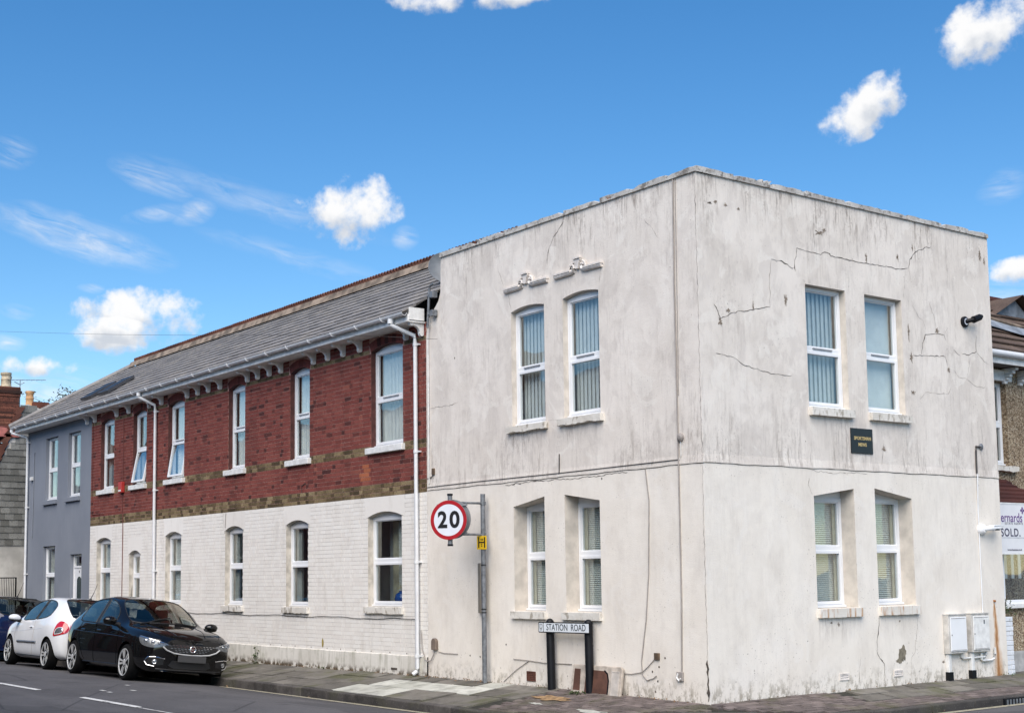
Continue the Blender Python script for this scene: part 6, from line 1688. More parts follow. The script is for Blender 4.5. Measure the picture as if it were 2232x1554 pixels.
b = MB(); b.tube([(-6.55, 0.7, 6.2), (-6.72, 0.68, 6.9)], 0.02, 8); b.build('mount', M_GALV, SDh)
# overhead wire
b = MB(); pts = []
for k in range(31):
    t = -0.5+1.47*k/30; pts.append((-26.56+21.25*t, -1.0+(0.9*(t-0.9)/0.07 if t > 0.9 else 0), 8.7-3.24*t-0.06*math.sin(math.pi*max(0, t))))
b.tube(pts, 0.003, 5); tag(b.build('overhead_wire', M_DCABLE), 'thin telephone wire crossing the sky above the red brick roof', 'wire')
# drain inlet in the right-hand kerb
DR = thing('drain_inlet', 'black iron kerb drain inlet on the right side of the corner', 'drain', (1.27, 4.8, -0.2))
b = MB(); b.box(1.245, 1.30, 4.45, 5.05, -0.26, -0.135); b.build('inlet_plate', M_BLACK, DR)
for k in range(7):
    b = MB(); b.box(1.295, 1.31, 4.49+0.075*k, 4.52+0.075*k, -0.245, -0.15); b.build('inlet_bar', M_GALV, DR)
VS = thing('vase_of_flowers', 'blue vase with yellow flowers behind the right ground floor window of the brick building', 'vase', (-7.72, 0.30, 1.17))
b = MB(); b.lathe([(0.06, 1.17), (0.13, 1.22), (0.15, 1.29), (0.12, 1.37), (0.06, 1.41), (0.07, 1.43)], (-7.72, 0.33, 0), 'Z', 18); b.build('vase', plain('blue_glaze', (0.01, 0.07, 0.28), 0.15), VS, smooth=True)
b = MB(); rg = random.Random(2)
for k in range(40):
    p = Vector((-7.72, 0.33, 1.46)) + Vector((rg.gauss(0, 0.06), rg.gauss(0, 0.05), abs(rg.gauss(0, 0.05)))); r_ = 0.02
    b.add([p+Vector((-r_, 0, 0)), p+Vector((r_, -r_, 0)), p+Vector((0, 0, r_*1.6))], [(0,1,2)])
b.build('flowers', plain('yellow_petals', (0.75, 0.55, 0.05), 0.7), VS)
# ------------------------------------------------------------------ plants
M_LEAF = plain('leaf_green', (0.05, 0.075, 0.022), 0.7, var=0.5, scale=30)
M_DRY = plain('dead_leaf', (0.20, 0.12, 0.06), 0.8, var=0.4, scale=30)
M_STEM = plain('brown_stem', (0.08, 0.055, 0.035), 0.9)
def leaves(b, c, n, sp, size, rg, upz=0.6):
    for _ in range(n):
        p = Vector(c) + Vector((rg.gauss(0, sp[0]), rg.gauss(0, sp[1]), rg.gauss(0, sp[2])))
        q = Euler((rg.uniform(-1, 1), rg.uniform(-1, 1), rg.uniform(0, 6.28))).to_matrix()
        s_ = size*rg.uniform(0.6, 1.3)
        b.add([p+q@Vector((-s_, 0, 0)), p+q@Vector((0, -s_*0.42, s_*0.1)), p+q@Vector((s_, 0, 0)), p+q@Vector((0, s_*0.42, s_*0.1))], [(0,1,2,3)])
rg = random.Random(77)
WD = thing('weed', 'tall thin weed growing at the foot of the white brick wall', 'weed', (-12.55, -0.06, 0.0), 'weeds along the walls')
b = MB(); b.tube([(-12.55, -0.06, 0), (-12.53, -0.07, 0.15), (-12.56, -0.07, 0.30)], 0.006, 5); b.tube([(-12.55, -0.06, 0.05), (-12.48, -0.09, 0.16)], 0.005, 5); b.build('stem', M_LEAF, WD)
b = MB(); leaves(b, (-12.55, -0.07, 0.15), 34, (0.05, 0.03, 0.09), 0.03, rg); b.build('leaves', M_LEAF, WD)
for i, (x, y, n, lab) in enumerate(((-9.85, -0.05, 14, 'tiny weed in the plinth joint under the middle white brick wall'), (-2.35, -0.28, 40, 'low grass tuft at the foot of the name plate post'), (0.06, 6.35, 10, 'small weed at the far foot of the short wall'))):
    o = thing('weed', lab, 'weed', (x, y, gz(x, y)), 'weeds along the walls')
    b = MB(); leaves(b, (x, y, gz(x, y)+0.025), n, (0.08, 0.04, 0.012), 0.03, rg); b.build('leaves', M_LEAF, o)
SHB = thing('pier_shrub', 'small straggly shrub growing over the white garden pier', 'shrub', (-0.15, 6.72, 0.9))
b = MB(); b.tube([(-0.15, 6.72, 0.88), (-0.15, 6.75, 1.05), (-0.12, 6.78, 1.25)], 0.008, 5); b.tube([(-0.15, 6.74, 0.95), (-0.1, 6.82, 1.06)], 0.006, 5); b.build('stems', M_STEM, SHB)
b = MB(); leaves(b, (-0.14, 6.76, 1.02), 170, (0.06, 0.07, 0.09), 0.022, rg); b.build('leaves', M_LEAF, SHB)
# leaf litter and moss at the foot of the walls
b = MB()
for _ in range(420):
    if rg.random() < 0.8: x = rg.uniform(-12, -0.2); y = -abs(rg.gauss(0.02, 0.04))
    else: x = rg.uniform(-7, -4.6); y = -abs(rg.gauss(0.03, 0.06))
    leaves(b, (x, y-0.02, gz(x, y)+0.012), 1, (0, 0, 0.004), rg.uniform(0.008, 0.024), rg)
for _ in range(120):
    y = rg.uniform(0.1, 6.5); x = abs(rg.gauss(0.02, 0.03)); leaves(b, (x+0.01, y, gz(x, y)+0.01), 1, (0, 0, 0.004), rg.uniform(0.006, 0.02), rg)
for _ in range(60):
    k = rg.choice(KF); 
    if k[0] > -11: leaves(b, (k[0]+rg.gauss(0, 0.05), k[1]-0.06*(k[0] < 0), zroad(k[0], k[1]-0.06)+0.02), 1, (0.02, 0.02, 0.004), rg.uniform(0.015, 0.035), rg)
tag(b.build('leaf_litter', M_DRY), 'dry brown leaf litter scattered along the wall foot and gutter', 'leaf litter', kind='stuff')
# sandy patches on the pavers
def patch(x, y, ru, rv, mat, name, par, dz=0.006, seed=0, n=26):
    rg = random.Random(seed); b = MB(); pts = []
    for k in range(n):
        a = 2*math.pi*k/n; f = 1-0.45*rg.random(); px, py = x+ru*f*math.cos(a), y+rv*f*math.sin(a)
        pts.append((px, py, gz(px, py)+dz))
    b.add([(x, y, gz(x, y)+dz)]+pts, [(0, 1+k, 1+(k+1) % n) for k in range(n)])
    return b.build(name, mat, par)
M_SAND = plain('orange_sand', (0.27, 0.17, 0.085), 0.95, var=0.45, scale=16, bump=0.8)
patch(-2.45, -0.62, 0.48, 0.16, M_SAND, 'sand_patch', PAVE, seed=1, dz=0.009)
patch(-1.15, -1.02, 0.35, 0.10, M_PALE, 'mortar_patch', PAVE, seed=2, dz=0.009)
patch(-2.35, -0.98, 0.18, 0.05, M_PALE, 'mortar_patch', PAVE, seed=3, dz=0.010)
# twiggy tree top showing above the roof
TR = thing('twiggy_tree', 'sparse twiggy tree top showing above the grey house roof', 'tree', (-42.3, 7.0, 0))
b = MB(); b.tube([(-42.3, 7, -0.3), (-42.4, 7.1, 4), (-42.2, 7, 7.5), (-42.3, 7, 8.9)], [0.2, 0.16, 0.1, 0.05], 8); b.build('trunk', M_STEM, TR)
tips = []
b = MB()
for k in range(26):
    a = Vector((-42.3+rg.gauss(0, 0.3), 7+rg.gauss(0, 0.3), rg.uniform(7.6, 8.8)))
    e = Vector((rg.uniform(-45.0, -40.0), 7+rg.gauss(0, 0.7), rg.uniform(8.6, 9.75)))
    m_ = (a+e)/2 + Vector((rg.gauss(0, 0.2), 0, rg.gauss(0, 0.15)))
    b.tube([a, m_, e], [0.035, 0.02, 0.006], 5); tips += [m_, e, (m_+e)/2, e]
b.build('limbs', M_STEM, TR)
b = MB()
for t_ in tips: leaves(b, t_, rg.randint(3, 13), (0.16, 0.16, 0.10), 0.075, rg)
b.build('crown', plain('far_leaf', (0.045, 0.06, 0.03), 0.8, var=0.4, scale=4), TR)

# ------------------------------------------------------------------ houses across the street, mirrored in panes and car paint
for i in range(10):
    x1 = 1.5-6.2*i; x0 = x1-6.2
    o = thing('terraced_house', ('red brick', 'blue-grey', 'red brick', 'pebble-dashed', 'red brick', 'red brick', 'pebble-dashed', 'red brick', 'blue-grey', 'red brick')[i] + ' terraced house across the street, ' + ('first', 'second', 'third', 'fourth', 'fifth', 'sixth', 'seventh', 'eighth', 'ninth', 'tenth')[i] + ' from the junction, mirrored in panes', 'house', ((x0+x1)/2, -13, 0), 'terraced houses across the street')
    TT = Matrix.Translation(((x0+x1)/2, -11.6, 0)) @ Matrix.Rotation(math.pi, 4, 'Z')
    ops = [Opening(-2.3, -1.1, 3.4, 5.0, depth=0.1), Opening(1.1, 2.3, 3.4, 5.0, depth=0.1), Opening(-2.3, -0.7, 0.9, 2.6, depth=0.1), Opening(1.3, 2.2, 0.1, 2.5, depth=0.1)]
    facade('wall', TT, [(-3.095, -0.6), (3.095, -0.6), (3.095, 5.6), (-3.095, 5.6)], ops, (M_RED, M_GREY, M_RED, M_PEB, M_RED, M_RED, M_PEB, M_RED, M_GREY, M_RED)[i], o)
    for q in ops[:3]:
        b = MB(TT); ring(b, q.u0, q.u1, q.z0, q.zl, 0.06, 0.1, 0.16); b.box(q.u0+0.06, q.u1-0.06, 0.1, 0.16, (q.z0+q.zl)/2-0.03, (q.z0+q.zl)/2+0.03); w = b.build('window', M_UPVC, o)
        b = MB(TT); b.quad((q.u0+0.05, 0.14, q.z0+0.05), (q.u1-0.05, 0.14, q.z0+0.05), (q.u1-0.05, 0.14, q.zl-0.05), (q.u0+0.05, 0.14, q.zl-0.05)); b.build('pane', MATS['roof_glass'], w)
    q = ops[3]; b = MB(TT); b.box(q.u0+0.01, q.u1-0.01, 0.1, 0.16, q.z0, q.zl-0.01); b.build('door', M_BLACK, o)
    b = MB(TT); b.add([(-3.095, -0.3, 5.55), (3.095, -0.3, 5.55), (3.095, 3.2, 8.0), (-3.095, 3.2, 8.0), (3.095, 6.6, 5.55), (-3.095, 6.6, 5.55)], [(0,1,2,3), (3,2,4,5)]); b.build('roof', M_SLATE, o)
    b = MB(TT); b.box(2.6, 3.09, 2.7, 3.7, 7.2, 9.0); b.build('chimney', M_CHB, o)
# ------------------------------------------------------------------ parked cars
def paint(name, col, metal=0.0, rough=0.35, flake=0.0):
    t = NT(name)
    t.b.inputs['Coat Weight'].default_value = 1.0; t.b.inputs['Coat Roughness'].default_value = 0.02
    n = t.noise(t.obj(), 2.5, 3)
    c = t.mix(t.ramp(n, 0.35, 0.7), col, tuple(min(1, x*1.08+0.001) for x in col))
    return t.fin(c, rough, metal, 0.0)
M_CARBLACK = paint('black_car_paint', (0.005, 0.005, 0.0055), 0.0, 0.25)
M_CARWHITE = paint('white_car_paint', (0.72, 0.74, 0.77), 0.0, 0.3)
M_CARBLUE = paint('dark_blue_car_paint', (0.008, 0.014, 0.05), 0.0, 0.25)
M_TYRE = plain('tyre_rubber', (0.006, 0.006, 0.0065), 0.9, var=0.2, scale=20, spec=0.15)
M_ALLOY = plain('alloy_silver', (0.62, 0.63, 0.64), 0.35, 0.35, var=0.05)
M_RIMDARK = plain('rim_dark', (0.02, 0.02, 0.022), 0.4, 0.3)
M_CTRIM = plain('black_plastic', (0.012, 0.012, 0.013), 0.5, var=0.2)
M_CHROME = plain('chrome', (0.72, 0.73, 0.75), 0.12, 1.0, var=0.02)
M_LAMP = plain('headlamp_reflector', (0.42, 0.44, 0.47), 0.15, 0.8, var=0.25, scale=30)
M_LAMPD = plain('headlamp_dark', (0.17, 0.18, 0.19), 0.2, 0.35, var=0.2, scale=30)
M_LENS = glass_mat('lamp_lens', (0.9, 0.9, 0.9), 0.8, 0.05)
M_TAIL = plain('tail_lamp_red', (0.50, 0.012, 0.02), 0.12, var=0.15, scale=25, coat=1.0)
M_SEAT = plain('seat_cloth', (0.03, 0.03, 0.033), 0.9)
M_UNDER = plain('underbody', (0.003, 0.003, 0.003), 0.95, spec=0.0)
M_PLATE = plain('dark_plate', (0.055, 0.055, 0.058), 0.5, var=0.1)
M_YPLATE = plain('pale_plate', (0.45, 0.45, 0.42), 0.5, var=0.1)

# cross-section columns: 0 floor centre, 1 floor edge, 2 sill, 3 low side, 4 mid side, 5 shoulder, 6 belt, 7 rail outer, 8 rail inner, 9 roof quarter, 10 centre
def st(xl, ys, zs, xs=None):
    xs = xs or [xl]*11
    return list(zip(xs, ys, zs))
def X(xl, xb, x7, x8, x9, x10): return [xl]*6+[xb, x7, x8, x9, x10]
LOWY = [0, .68, .835, .872, .882, .872]
LOWZ = [.20, .19, .23, .42, .63, .83]
def low(f=1.0, lift=0.0, ly=None): return [y*f for y in LOWY], [z+lift for z in LOWZ]
def saloon():
    S = []
    S.append(st(2.13, [0, .50, .58, .62, .63, .61, .58, .48, .40, .22, 0], [.22, .21, .25, .37, .50, .61, .675, .715, .73, .745, .75], [2.13, 2.08, 2.07, 2.08, 2.10, 2.11, 2.10, 2.09, 2.085, 2.10, 2.11]))
    S.append(st(1.96, [0, .62, .73, .775, .785, .77, .735, .64, .54, .30, 0], [.20, .19, .23, .38, .54, .67, .755, .805, .825, .845, .85], [2.0, 1.93, 1.91, 1.91, 1.92, 1.93, 1.93, 1.94, 1.95, 1.97, 1.98]))
    S.append(st(1.66, [0, .67, .81, .85, .86, .845, .80, .70, .58, .32, 0], [.20, .19, .23, .40, .59, .755, .845, .89, .91, .925, .93]))
    S.append(st(1.23, [0, .68, .835, .872, .882, .868, .82, .72, .60, .33, 0], [.20, .19, .23, .42, .62, .805, .895, .94, .955, .965, .97]))
    S.append(st(0.90, LOWY+[.835, .755, .67, .38, 0], LOWZ+[.93, .97, .995, 1.02, 1.03], X(.90, .80, .76, .78, .96, 1.04)))
    S.append(st(0.55, LOWY+[.845, .69, .625, .36, 0], LOWZ+[.945, 1.19, 1.215, 1.26, 1.275], X(.55, .52, .40, .42, .57, .63)))
    S.append(st(0.20, LOWY+[.85, .62, .555, .33, 0], LOWZ+[.955, 1.385, 1.42, 1.445, 1.45], X(.20, .18, .00, .02, .13, .17)))
    S.append(st(-.30, LOWY+[.85, .595, .53, .32, 0], LOWZ+[.965, 1.435, 1.475, 1.495, 1.50], X(-.30, -.30, -.38, -.38, -.38, -.38)))
    S.append(st(-.40, LOWY+[.85, .592, .528, .32, 0], LOWZ+[.968, 1.438, 1.478, 1.498, 1.503], X(-.40, -.40, -.47, -.47, -.47, -.47)))
    S.append(st(-1.08, LOWY+[.84, .585, .52, .31, 0], LOWZ+[.985, 1.41, 1.455, 1.475, 1.48], X(-1.08, -1.05, -1.05, -1.05, -1.05, -1.05)))
    S.append(st(-1.41, [0, .68, .83, .868, .878, .866, .815, .60, .525, .31, 0], LOWZ[:5]+[.84, 1.005, 1.35, 1.40, 1.42, 1.425], X(-1.41, -1.38, -1.36, -1.38, -1.40, -1.40)))
    S.append(st(-1.75, [0, .66, .80, .845, .857, .84, .77, .63, .55, .32, 0], [.22, .21, .25, .44, .65, .86, 1.02, 1.20, 1.28, 1.31, 1.32], X(-1.75, -1.73, -1.70, -1.72, -1.76, -1.77)))
    S.append(st(-2.04, [0, .62, .74, .79, .80, .785, .70, .62, .55, .32, 0], [.25, .24, .28, .46, .67, .87, 1.01, 1.045, 1.06, 1.075, 1.08], X(-2.04, -2.04, -2.08, -2.10, -2.13, -2.14)))
    S.append(st(-2.24, [0, .52, .60, .64, .65, .63, .58, .50, .42, .24, 0], [.27, .26, .30, .44, .62, .80, .93, .97, .985, .995, 1.0], [-2.22]*2+[-2.20, -2.22, -2.22, -2.21, -2.19, -2.19, -2.20, -2.22, -2.23]))
    glass = {'windscreen': (4, 6, 8, 10), 'rear_window': (10, 12, 8, 10)}
    side = [('front_side_window', 5, 7), ('rear_side_window', 8, 10)]
    dark = [(7, 8, 6, 7)]
    return S, glass, side, dark
def hatch():
    S = []
    S.append(st(2.00, [0, .46, .54, .58, .58, .56, .53, .44, .36, .2, 0], [.22, .21, .25, .37, .50, .60, .66, .70, .72, .735, .74], [1.97, 1.93, 1.92, 1.93, 1.95, 1.955, 1.95, 1.94, 1.94, 1.95, 1.96]))
    S.append(st(1.80, [0, .60, .71, .76, .77, .755, .72, .63, .54, .30, 0], [.20, .19, .23, .38, .54, .68, .77, .82, .84, .86, .865], [1.84, 1.78, 1.76, 1.76, 1.77, 1.78, 1.78, 1.79, 1.80, 1.82, 1.83]))
    S.append(st(1.55, [0, .65, .79, .835, .845, .83, .785, .69, .58, .32, 0], [.20, .19, .23, .40, .60, .77, .865, .91, .93, .945, .95]))
    S.append(st(1.22, [0, .66, .815, .858, .868, .852, .80, .71, .60, .33, 0], [.20, .19, .23, .42, .63, .82, .91, .955, .975, .985, .99]))
    L2 = [0, .66, .815, .855, .865, .85]
    S.append(st(0.95, L2+[.81, .735, .655, .37, 0], LOWZ+[.94, .985, 1.01, 1.03, 1.035], X(.95, .92, .95, 1.02, 1.08, 1.10)))
    S.append(st(0.60, L2+[.82, .68, .61, .36, 0], LOWZ+[.95, 1.20, 1.23, 1.265, 1.275], X(.60, .60, .58, .62, .69, .71)))
    S.append(st(0.25, L2+[.825, .61, .55, .33, 0], LOWZ+[.965, 1.37, 1.415, 1.445, 1.45], X(.25, .25, .18, .22, .27, .29)))
    S.append(st(-.30, L2+[.825, .59, .53, .32, 0], LOWZ+[.985, 1.42, 1.465, 1.485, 1.49], X(-.30, -.30, -.36, -.36, -.36, -.36)))
    S.append(st(-.38, L2+[.825, .588, .528, .32, 0], LOWZ+[.988, 1.42, 1.466, 1.486, 1.49], X(-.38, -.38, -.44, -.44, -.44, -.44)))
    S.append(st(-.85, [0, .66, .815, .86, .872, .862, .815, .60, .53, .32, 0], LOWZ+[1.02, 1.395, 1.45, 1.47, 1.475], X(-.85, -.82, -.86, -.86, -.86, -.86)))
    S.append(st(-1.25, [0, .66, .815, .865, .88, .875, .80, .645, .54, .32, 0], LOWZ[:5]+[.86, 1.07, 1.30, 1.42, 1.445, 1.45], X(-1.25, -1.18, -1.16, -1.22, -1.24, -1.24)))
    S.append(st(-1.60, [0, .64, .79, .845, .86, .845, .755, .66, .58, .34, 0], [.22, .21, .25, .44, .66, .87, 1.03, 1.24, 1.36, 1.395, 1.40], X(-1.60, -1.56, -1.52, -1.50, -1.53, -1.54)))
    S.append(st(-1.85, [0, .60, .72, .78, .79, .77, .70, .64, .57, .33, 0], [.25, .24, .28, .46, .66, .84, .95, 1.0, 1.03, 1.04, 1.045], X(-1.85, -1.84, -1.83, -1.83, -1.85, -1.86)))
    S.append(st(-1.98, [0, .50, .58, .63, .64, .62, .58, .52, .44, .25, 0], [.27, .26, .30, .44, .60, .74, .82, .87, .89, .90, .905], [-1.94]*2+[-1.93, -1.95, -1.955, -1.94, -1.91, -1.90, -1.91, -1.93, -1.935]))
    glass = {'windscreen': (4, 6, 8, 10), 'rear_window': (10, 12, 8, 10)}
    side = [('front_side_window', 5, 7), ('rear_side_window', 8, 10)]
    dark = [(7, 8, 6, 7)]
    return S, glass, side, dark

class Car:
    """body from a hand-laid cage (subdivided, wheel arches cut), split into parts"""
    def __init__(s, spec, mat, root, axles, wr=0.315, track=0.80, interior=True):
        S, glass, side, dark = spec()
        s.root, s.mat = root, mat
        n = len(S); tags = ['body', 'underside', 'arch', 'pillar_trim'] + list(glass) + [nm+'_'+sd for nm, _, _ in side for sd in ('l', 'r')]
        bm = bmesh.new(); V = {}
        for i in range(n):
            for j in range(11):
                x, y, z = S[i][j]
                for sg in ((1,) if j in (0, 10) else (1, -1)):
                    V[(i, j, sg)] = bm.verts.new((x, y*sg, z))
                    if j in (0, 10): V[(i, j, -1)] = V[(i, j, 1)]
        cl = bm.edges.layers.float.new('crease_edge')
        def ftag(i, j, sg):
            if j in (0,): return 'underside'
            for nm, (a, c, p, q) in glass.items():
                if a <= i < c and p <= j < q: return nm
            for nm, a, c in side:
                if a <= i < c and j == 6: return nm+('_l' if sg > 0 else '_r')
            for a, c, p, q in dark:
                if a <= i < c and p <= j < q: return 'pillar_trim'
            return 'body'
        F = {}
        for i in range(n-1):
            for j in range(10):
                for sg in (1, -1):
                    q = [V[(i, j, sg)], V[(i, j+1, sg)], V[(i+1, j+1, sg)], V[(i+1, j, sg)]]
                    if sg < 0: q.reverse()
                    f = bm.faces.new(q); f.material_index = tags.index(ftag(i, j, sg)); f.smooth = True
        for i, rev in ((0, True), (n-1, False)):
            for j in range(10):
                L_ = [V[(i, j, 1)], V[(i, j+1, 1)], V[(i, j+1, -1)], V[(i, j, -1)]]
                u = []
                for v in L_:
                    if v not in u: u.append(v)
                if rev: u.reverse()
                f = bm.faces.new(u); f.material_index = 0; f.smooth = True
        bm.normal_update()
        for e in bm.edges:
            if len(e.link_faces) == 2:
                a, c = e.link_faces[0].material_index, e.link_faces[1].material_index
                if a != c: e[cl] = 0.75
        bmesh.ops.recalc_face_normals(bm, faces=bm.faces)
        me = bpy.data.meshes.new('cage'); bm.to_mesh(me); bm.free()
        o = bpy.data.objects.new('cage', me); COL.objects.link(o)
        for _ in tags: me.materials.append(M_CTRIM)
        md = o.modifiers.new('s', 'SUBSURF'); md.levels = 3; md.render_levels = 3
        cut = MB()
        for ax in axles:
            for sg in (1, -1):
                n_ = 40
                ring_ = [(ax+(wr+0.045)*math.cos(2*math.pi*k/n_), wr+(wr+0.045)*math.sin(2*math.pi*k/n_)) for k in range(n_)]
                a, c = (0.52, 1.2) if sg > 0 else (-1.2, -0.52)
                cut.prism(ring_, a, c)
        cm_ = cut.mesh('cut'); bm = bmesh.new(); bm.from_mesh(cm_); bmesh.ops.recalc_face_normals(bm, faces=bm.faces); bm.to_mesh(cm_); bm.free()
        for _ in tags: cm_.materials.append(M_CTRIM)
        for p in cm_.polygons: p.material_index = tags.index('arch')
        co = bpy.data.objects.new('cut', cm_); COL.objects.link(co)
        mb_ = o.modifiers.new('b', 'BOOLEAN'); mb_.object = co; mb_.operation = 'DIFFERENCE'; mb_.solver = 'MANIFOLD'
        dg = bpy.context.evaluated_depsgraph_get()
        ev = bpy.data.meshes.new_from_object(o.evaluated_get(dg))
        bpy.data.objects.remove(o, do_unlink=True); bpy.data.objects.remove(co, do_unlink=True)
        vs = [v.co.copy() for v in ev.vertices]
        s.bvh = BVHTree.FromPolygons(vs, [tuple(p.vertices) for p in ev.polygons])
        groups = {}
        for p in ev.polygons: groups.setdefault(tags[p.material_index] if p.material_index < len(tags) else 'body', []).append(tuple(p.vertices))
        nice = {'front_side_window_l': 'side_window', 'front_side_window_r': 'side_window', 'rear_side_window_l': 'side_window', 'rear_side_window_r': 'side_window', 'arch': 'wheel_arch'}
        s.parts = {}
        for g, fs in groups.items():
            used = sorted({i for f in fs for i in f}); ix = {v: k for k, v in enumerate(used)}
            pm = bpy.data.meshes.new(g); pm.from_pydata([tuple(vs[i]) for i in used], [], [tuple(ix[i] for i in f) for f in fs])
            pm.polygons.foreach_set('use_smooth', [True]*len(pm.polygons))
            try: pm.set_sharp_from_angle(angle=rad(38))
            except Exception: pass
            mt = mat if g == 'body' else M_UNDER if g in ('underside', 'arch') else M_CTRIM if g == 'pillar_trim' else M_CARGLASS
            if g == 'arch':          # one lining for each wheel
                for ax in axles:
                    for sg in (1, -1):
                        f4 = [f for f in fs if (sum(vs[i].x for i in f)/len(f)-ax)**2 < 0.6 and sum(vs[i].y for i in f)*sg > 0]
                        us = sorted({i for f in f4 for i in f}); iy = {v: k for k, v in enumerate(us)}
                        if not f4: continue
                        q = bpy.data.meshes.new('wheel_arch'); q.from_pydata([tuple(vs[i]) for i in us], [], [tuple(iy[i] for i in f) for f in f4])
                        linkobj('wheel_arch', q, mt, root)
                continue
            s.parts[g] = linkobj(nice.get(g, g), pm, mt, root)
            if mt is M_CARGLASS:      # rubber seal round the pane
                ec = {}
                for f in fs:
                    for a, c in zip(f, f[1:]+f[:1]): ec[(min(a, c), max(a, c))] = ec.get((min(a, c), max(a, c)), 0)+1
                sb_ = MB()
                for (a, c), k in ec.items():
                    if k == 1: sb_.tube([vs[a], vs[c]], 0.010, 5, cap=False)
                sb_.build('window_seal', M_CTRIM, s.parts[g])
        # wheels
        for ax in axles:
            for sg in (-1, 1):
                s.wheel(ax, sg*track, wr, sg)
        if interior:
            b = MB()
            for x0 in (0.05, -0.85):
                for y0 in (-0.38, 0.38):
                    b.add([(x0-.25, y0-.24, .45), (x0+.28, y0-.24, .48), (x0+.28, y0+.24, .48), (x0-.25, y0+.24, .45), (x0-.25, y0-.24, .55), (x0+.28, y0-.24, .6), (x0+.28, y0+.24, .6), (x0-.25, y0+.24, .55)], [(0,3,2,1),(4,5,6,7),(0,1,5,4),(1,2,6,5),(2,3,7,6),(3,0,4,7)])
                    b.add([(x0-.28, y0-.23, .5), (x0-.14, y0-.23, .52), (x0-.14, y0+.23, .52), (x0-.28, y0+.23, .5), (x0-.42, y0-.2, 1.1), (x0-.34, y0-.2, 1.12), (x0-.34, y0+.2, 1.12), (x0-.42, y0+.2, 1.1)], [(0,3,2,1),(4,5,6,7),(0,1,5,4),(1,2,6,5),(2,3,7,6),(3,0,4,7)])
                    b.add([(x0-.44, y0-.12, 1.13), (x0-.36, y0-.12, 1.15), (x0-.36, y0+.12, 1.15), (x0-.44, y0+.12, 1.13), (x0-.46, y0-.11, 1.28), (x0-.39, y0-.11, 1.29), (x0-.39, y0+.11, 1.29), (x0-.46, y0+.11, 1.28)], [(0,3,2,1),(4,5,6,7),(0,1,5,4),(1,2,6,5),(2,3,7,6),(3,0,4,7)])
            b.build('seats', M_SEAT, root)
            b = MB(); b.box(-1.75, 0.95, -0.70, 0.70, 0.40, 0.44); b.box(0.62, 1.0, -0.72, 0.72, 0.6, 0.93); b.box(-1.75, -1.3, -0.6, 0.6, 0.5, 0.93); b.build('cabin_floor', M_SEAT, root)
            b = MB(); b.lathe([(0.18, 0), (0.185, 0.012), (0.16, 0.015), (0.165, 0.0)], (0.48, -0.38, 0.9), 'X', 20); b.build('steering_wheel', M_CTRIM, root)
    def wheel(s, ax, yc, wr, sg):
        w = 0.10
        T = Matrix.Translation((ax, yc, wr)) @ Matrix.Rotation(0 if sg > 0 else math.pi, 4, 'Z')
        b = MB(T); rr = wr*0.76
        b.lathe([(rr-0.012, -w), (wr-0.03, -w-0.002), (wr-0.006, -w+0.025), (wr, -w+0.05), (wr, w-0.05), (wr-0.006, w-0.025), (wr-0.03, w+0.002), (rr, w+0.004), (rr-0.012, w-0.01)], (0, 0, 0), 'Y', 36)
        ty = b.build('wheel', M_TYRE, s.root, smooth=True, fix=True)
        b = MB(T); b.lathe([(rr, -w+0.01), (rr-0.004, w-0.02), (rr-0.03, w-0.03), (rr-0.035, 0.0), (0.06, -0.01)], (0, 0, 0), 'Y', 32); b.build('rim_barrel', M_RIMDARK, ty, smooth=True, fix=True)
        b = MB(T); vs_ = []
        n = 40
        for k in range(n):
            a = 2*math.pi*k/n
            for r_, d in ((rr+0.002, w-0.012), (rr-0.004, w+0.006), (rr-0.018, w+0.004), (rr-0.022, w-0.02)): vs_.append((r_*math.sin(a), d, r_*math.cos(a)))
        b.add(vs_, [(k*4+q, k*4+q+1, ((k+1) % n)*4+q+1, ((k+1) % n)*4+q) for k in range(n) for q in range(3)])
        for k in range(5):
            for off in (-0.17, 0.17):
                a = 2*math.pi*k/5 + 0.3
                def pt(r_, da, d): return (r_*math.sin(a+da), d, r_*math.cos(a+da))
                i0, i1 = off*1.2-0.16, off*1.2+0.16
                o0, o1 = off-0.085, off+0.085
                p = [pt(0.05, i0*1.6, w-0.012), pt(0.05, i1*1.6, w-0.012), pt(rr-0.012, o1, w+0.0), pt(rr-0.012, o0, w+0.0)]
                q = [(x, y-0.03, z) for x, y, z in p]
                b.add(p+q, [(0,1,2,3), (0,4,5,1), (1,5,6,2), (2,6,7,3), (3,7,4,0)])
        b.lathe([(0.06, w-0.03), (0.06, w-0.008), (0.05, w-0.002), (0.02, w-0.001)], (0, 0, 0), 'Y', 20)
        b.build('alloy_spokes', M_ALLOY, ty, fix=True)
    def hit(s, o, d):
        r_ = s.bvh.ray_cast(Vector(o), Vector(d).normalized())
        return r_[0], r_[1]
    def project(s, poly, org, uax, vax, off=0.005, cuts=5, thick=True):
        """a 2-D outline laid on the body along the axis uax x vax"""
        u, v = Vector(uax).normalized(), Vector(vax).normalized(); w = u.cross(v).normalized()
        bm = bmesh.new(); vv = [bm.verts.new((p[0], p[1], 0)) for p in poly]; bm.faces.new(vv)
        bmesh.ops.triangulate(bm, faces=bm.faces)
        for _ in range(cuts-2): bmesh.ops.subdivide_edges(bm, edges=[e for e in bm.edges if e.calc_length() > 0.03], cuts=1, use_grid_fill=False); bmesh.ops.triangulate(bm, faces=bm.faces)
        ok = []
        for q in bm.verts:
            p = Vector(org)+u*q.co.x+v*q.co.y + w*3
            h, nrm = s.hit(p, -w)
            if h is None: ok.append(None); continue
            ok.append(h + w*off)
        bm.verts.index_update()
        good = [p for p in ok if p]
        for q, p in zip(bm.verts, ok):
            q.co = p if p else min(good, key=lambda g: (g-(Vector(org)+u*q.co.x+v*q.co.y)).length)
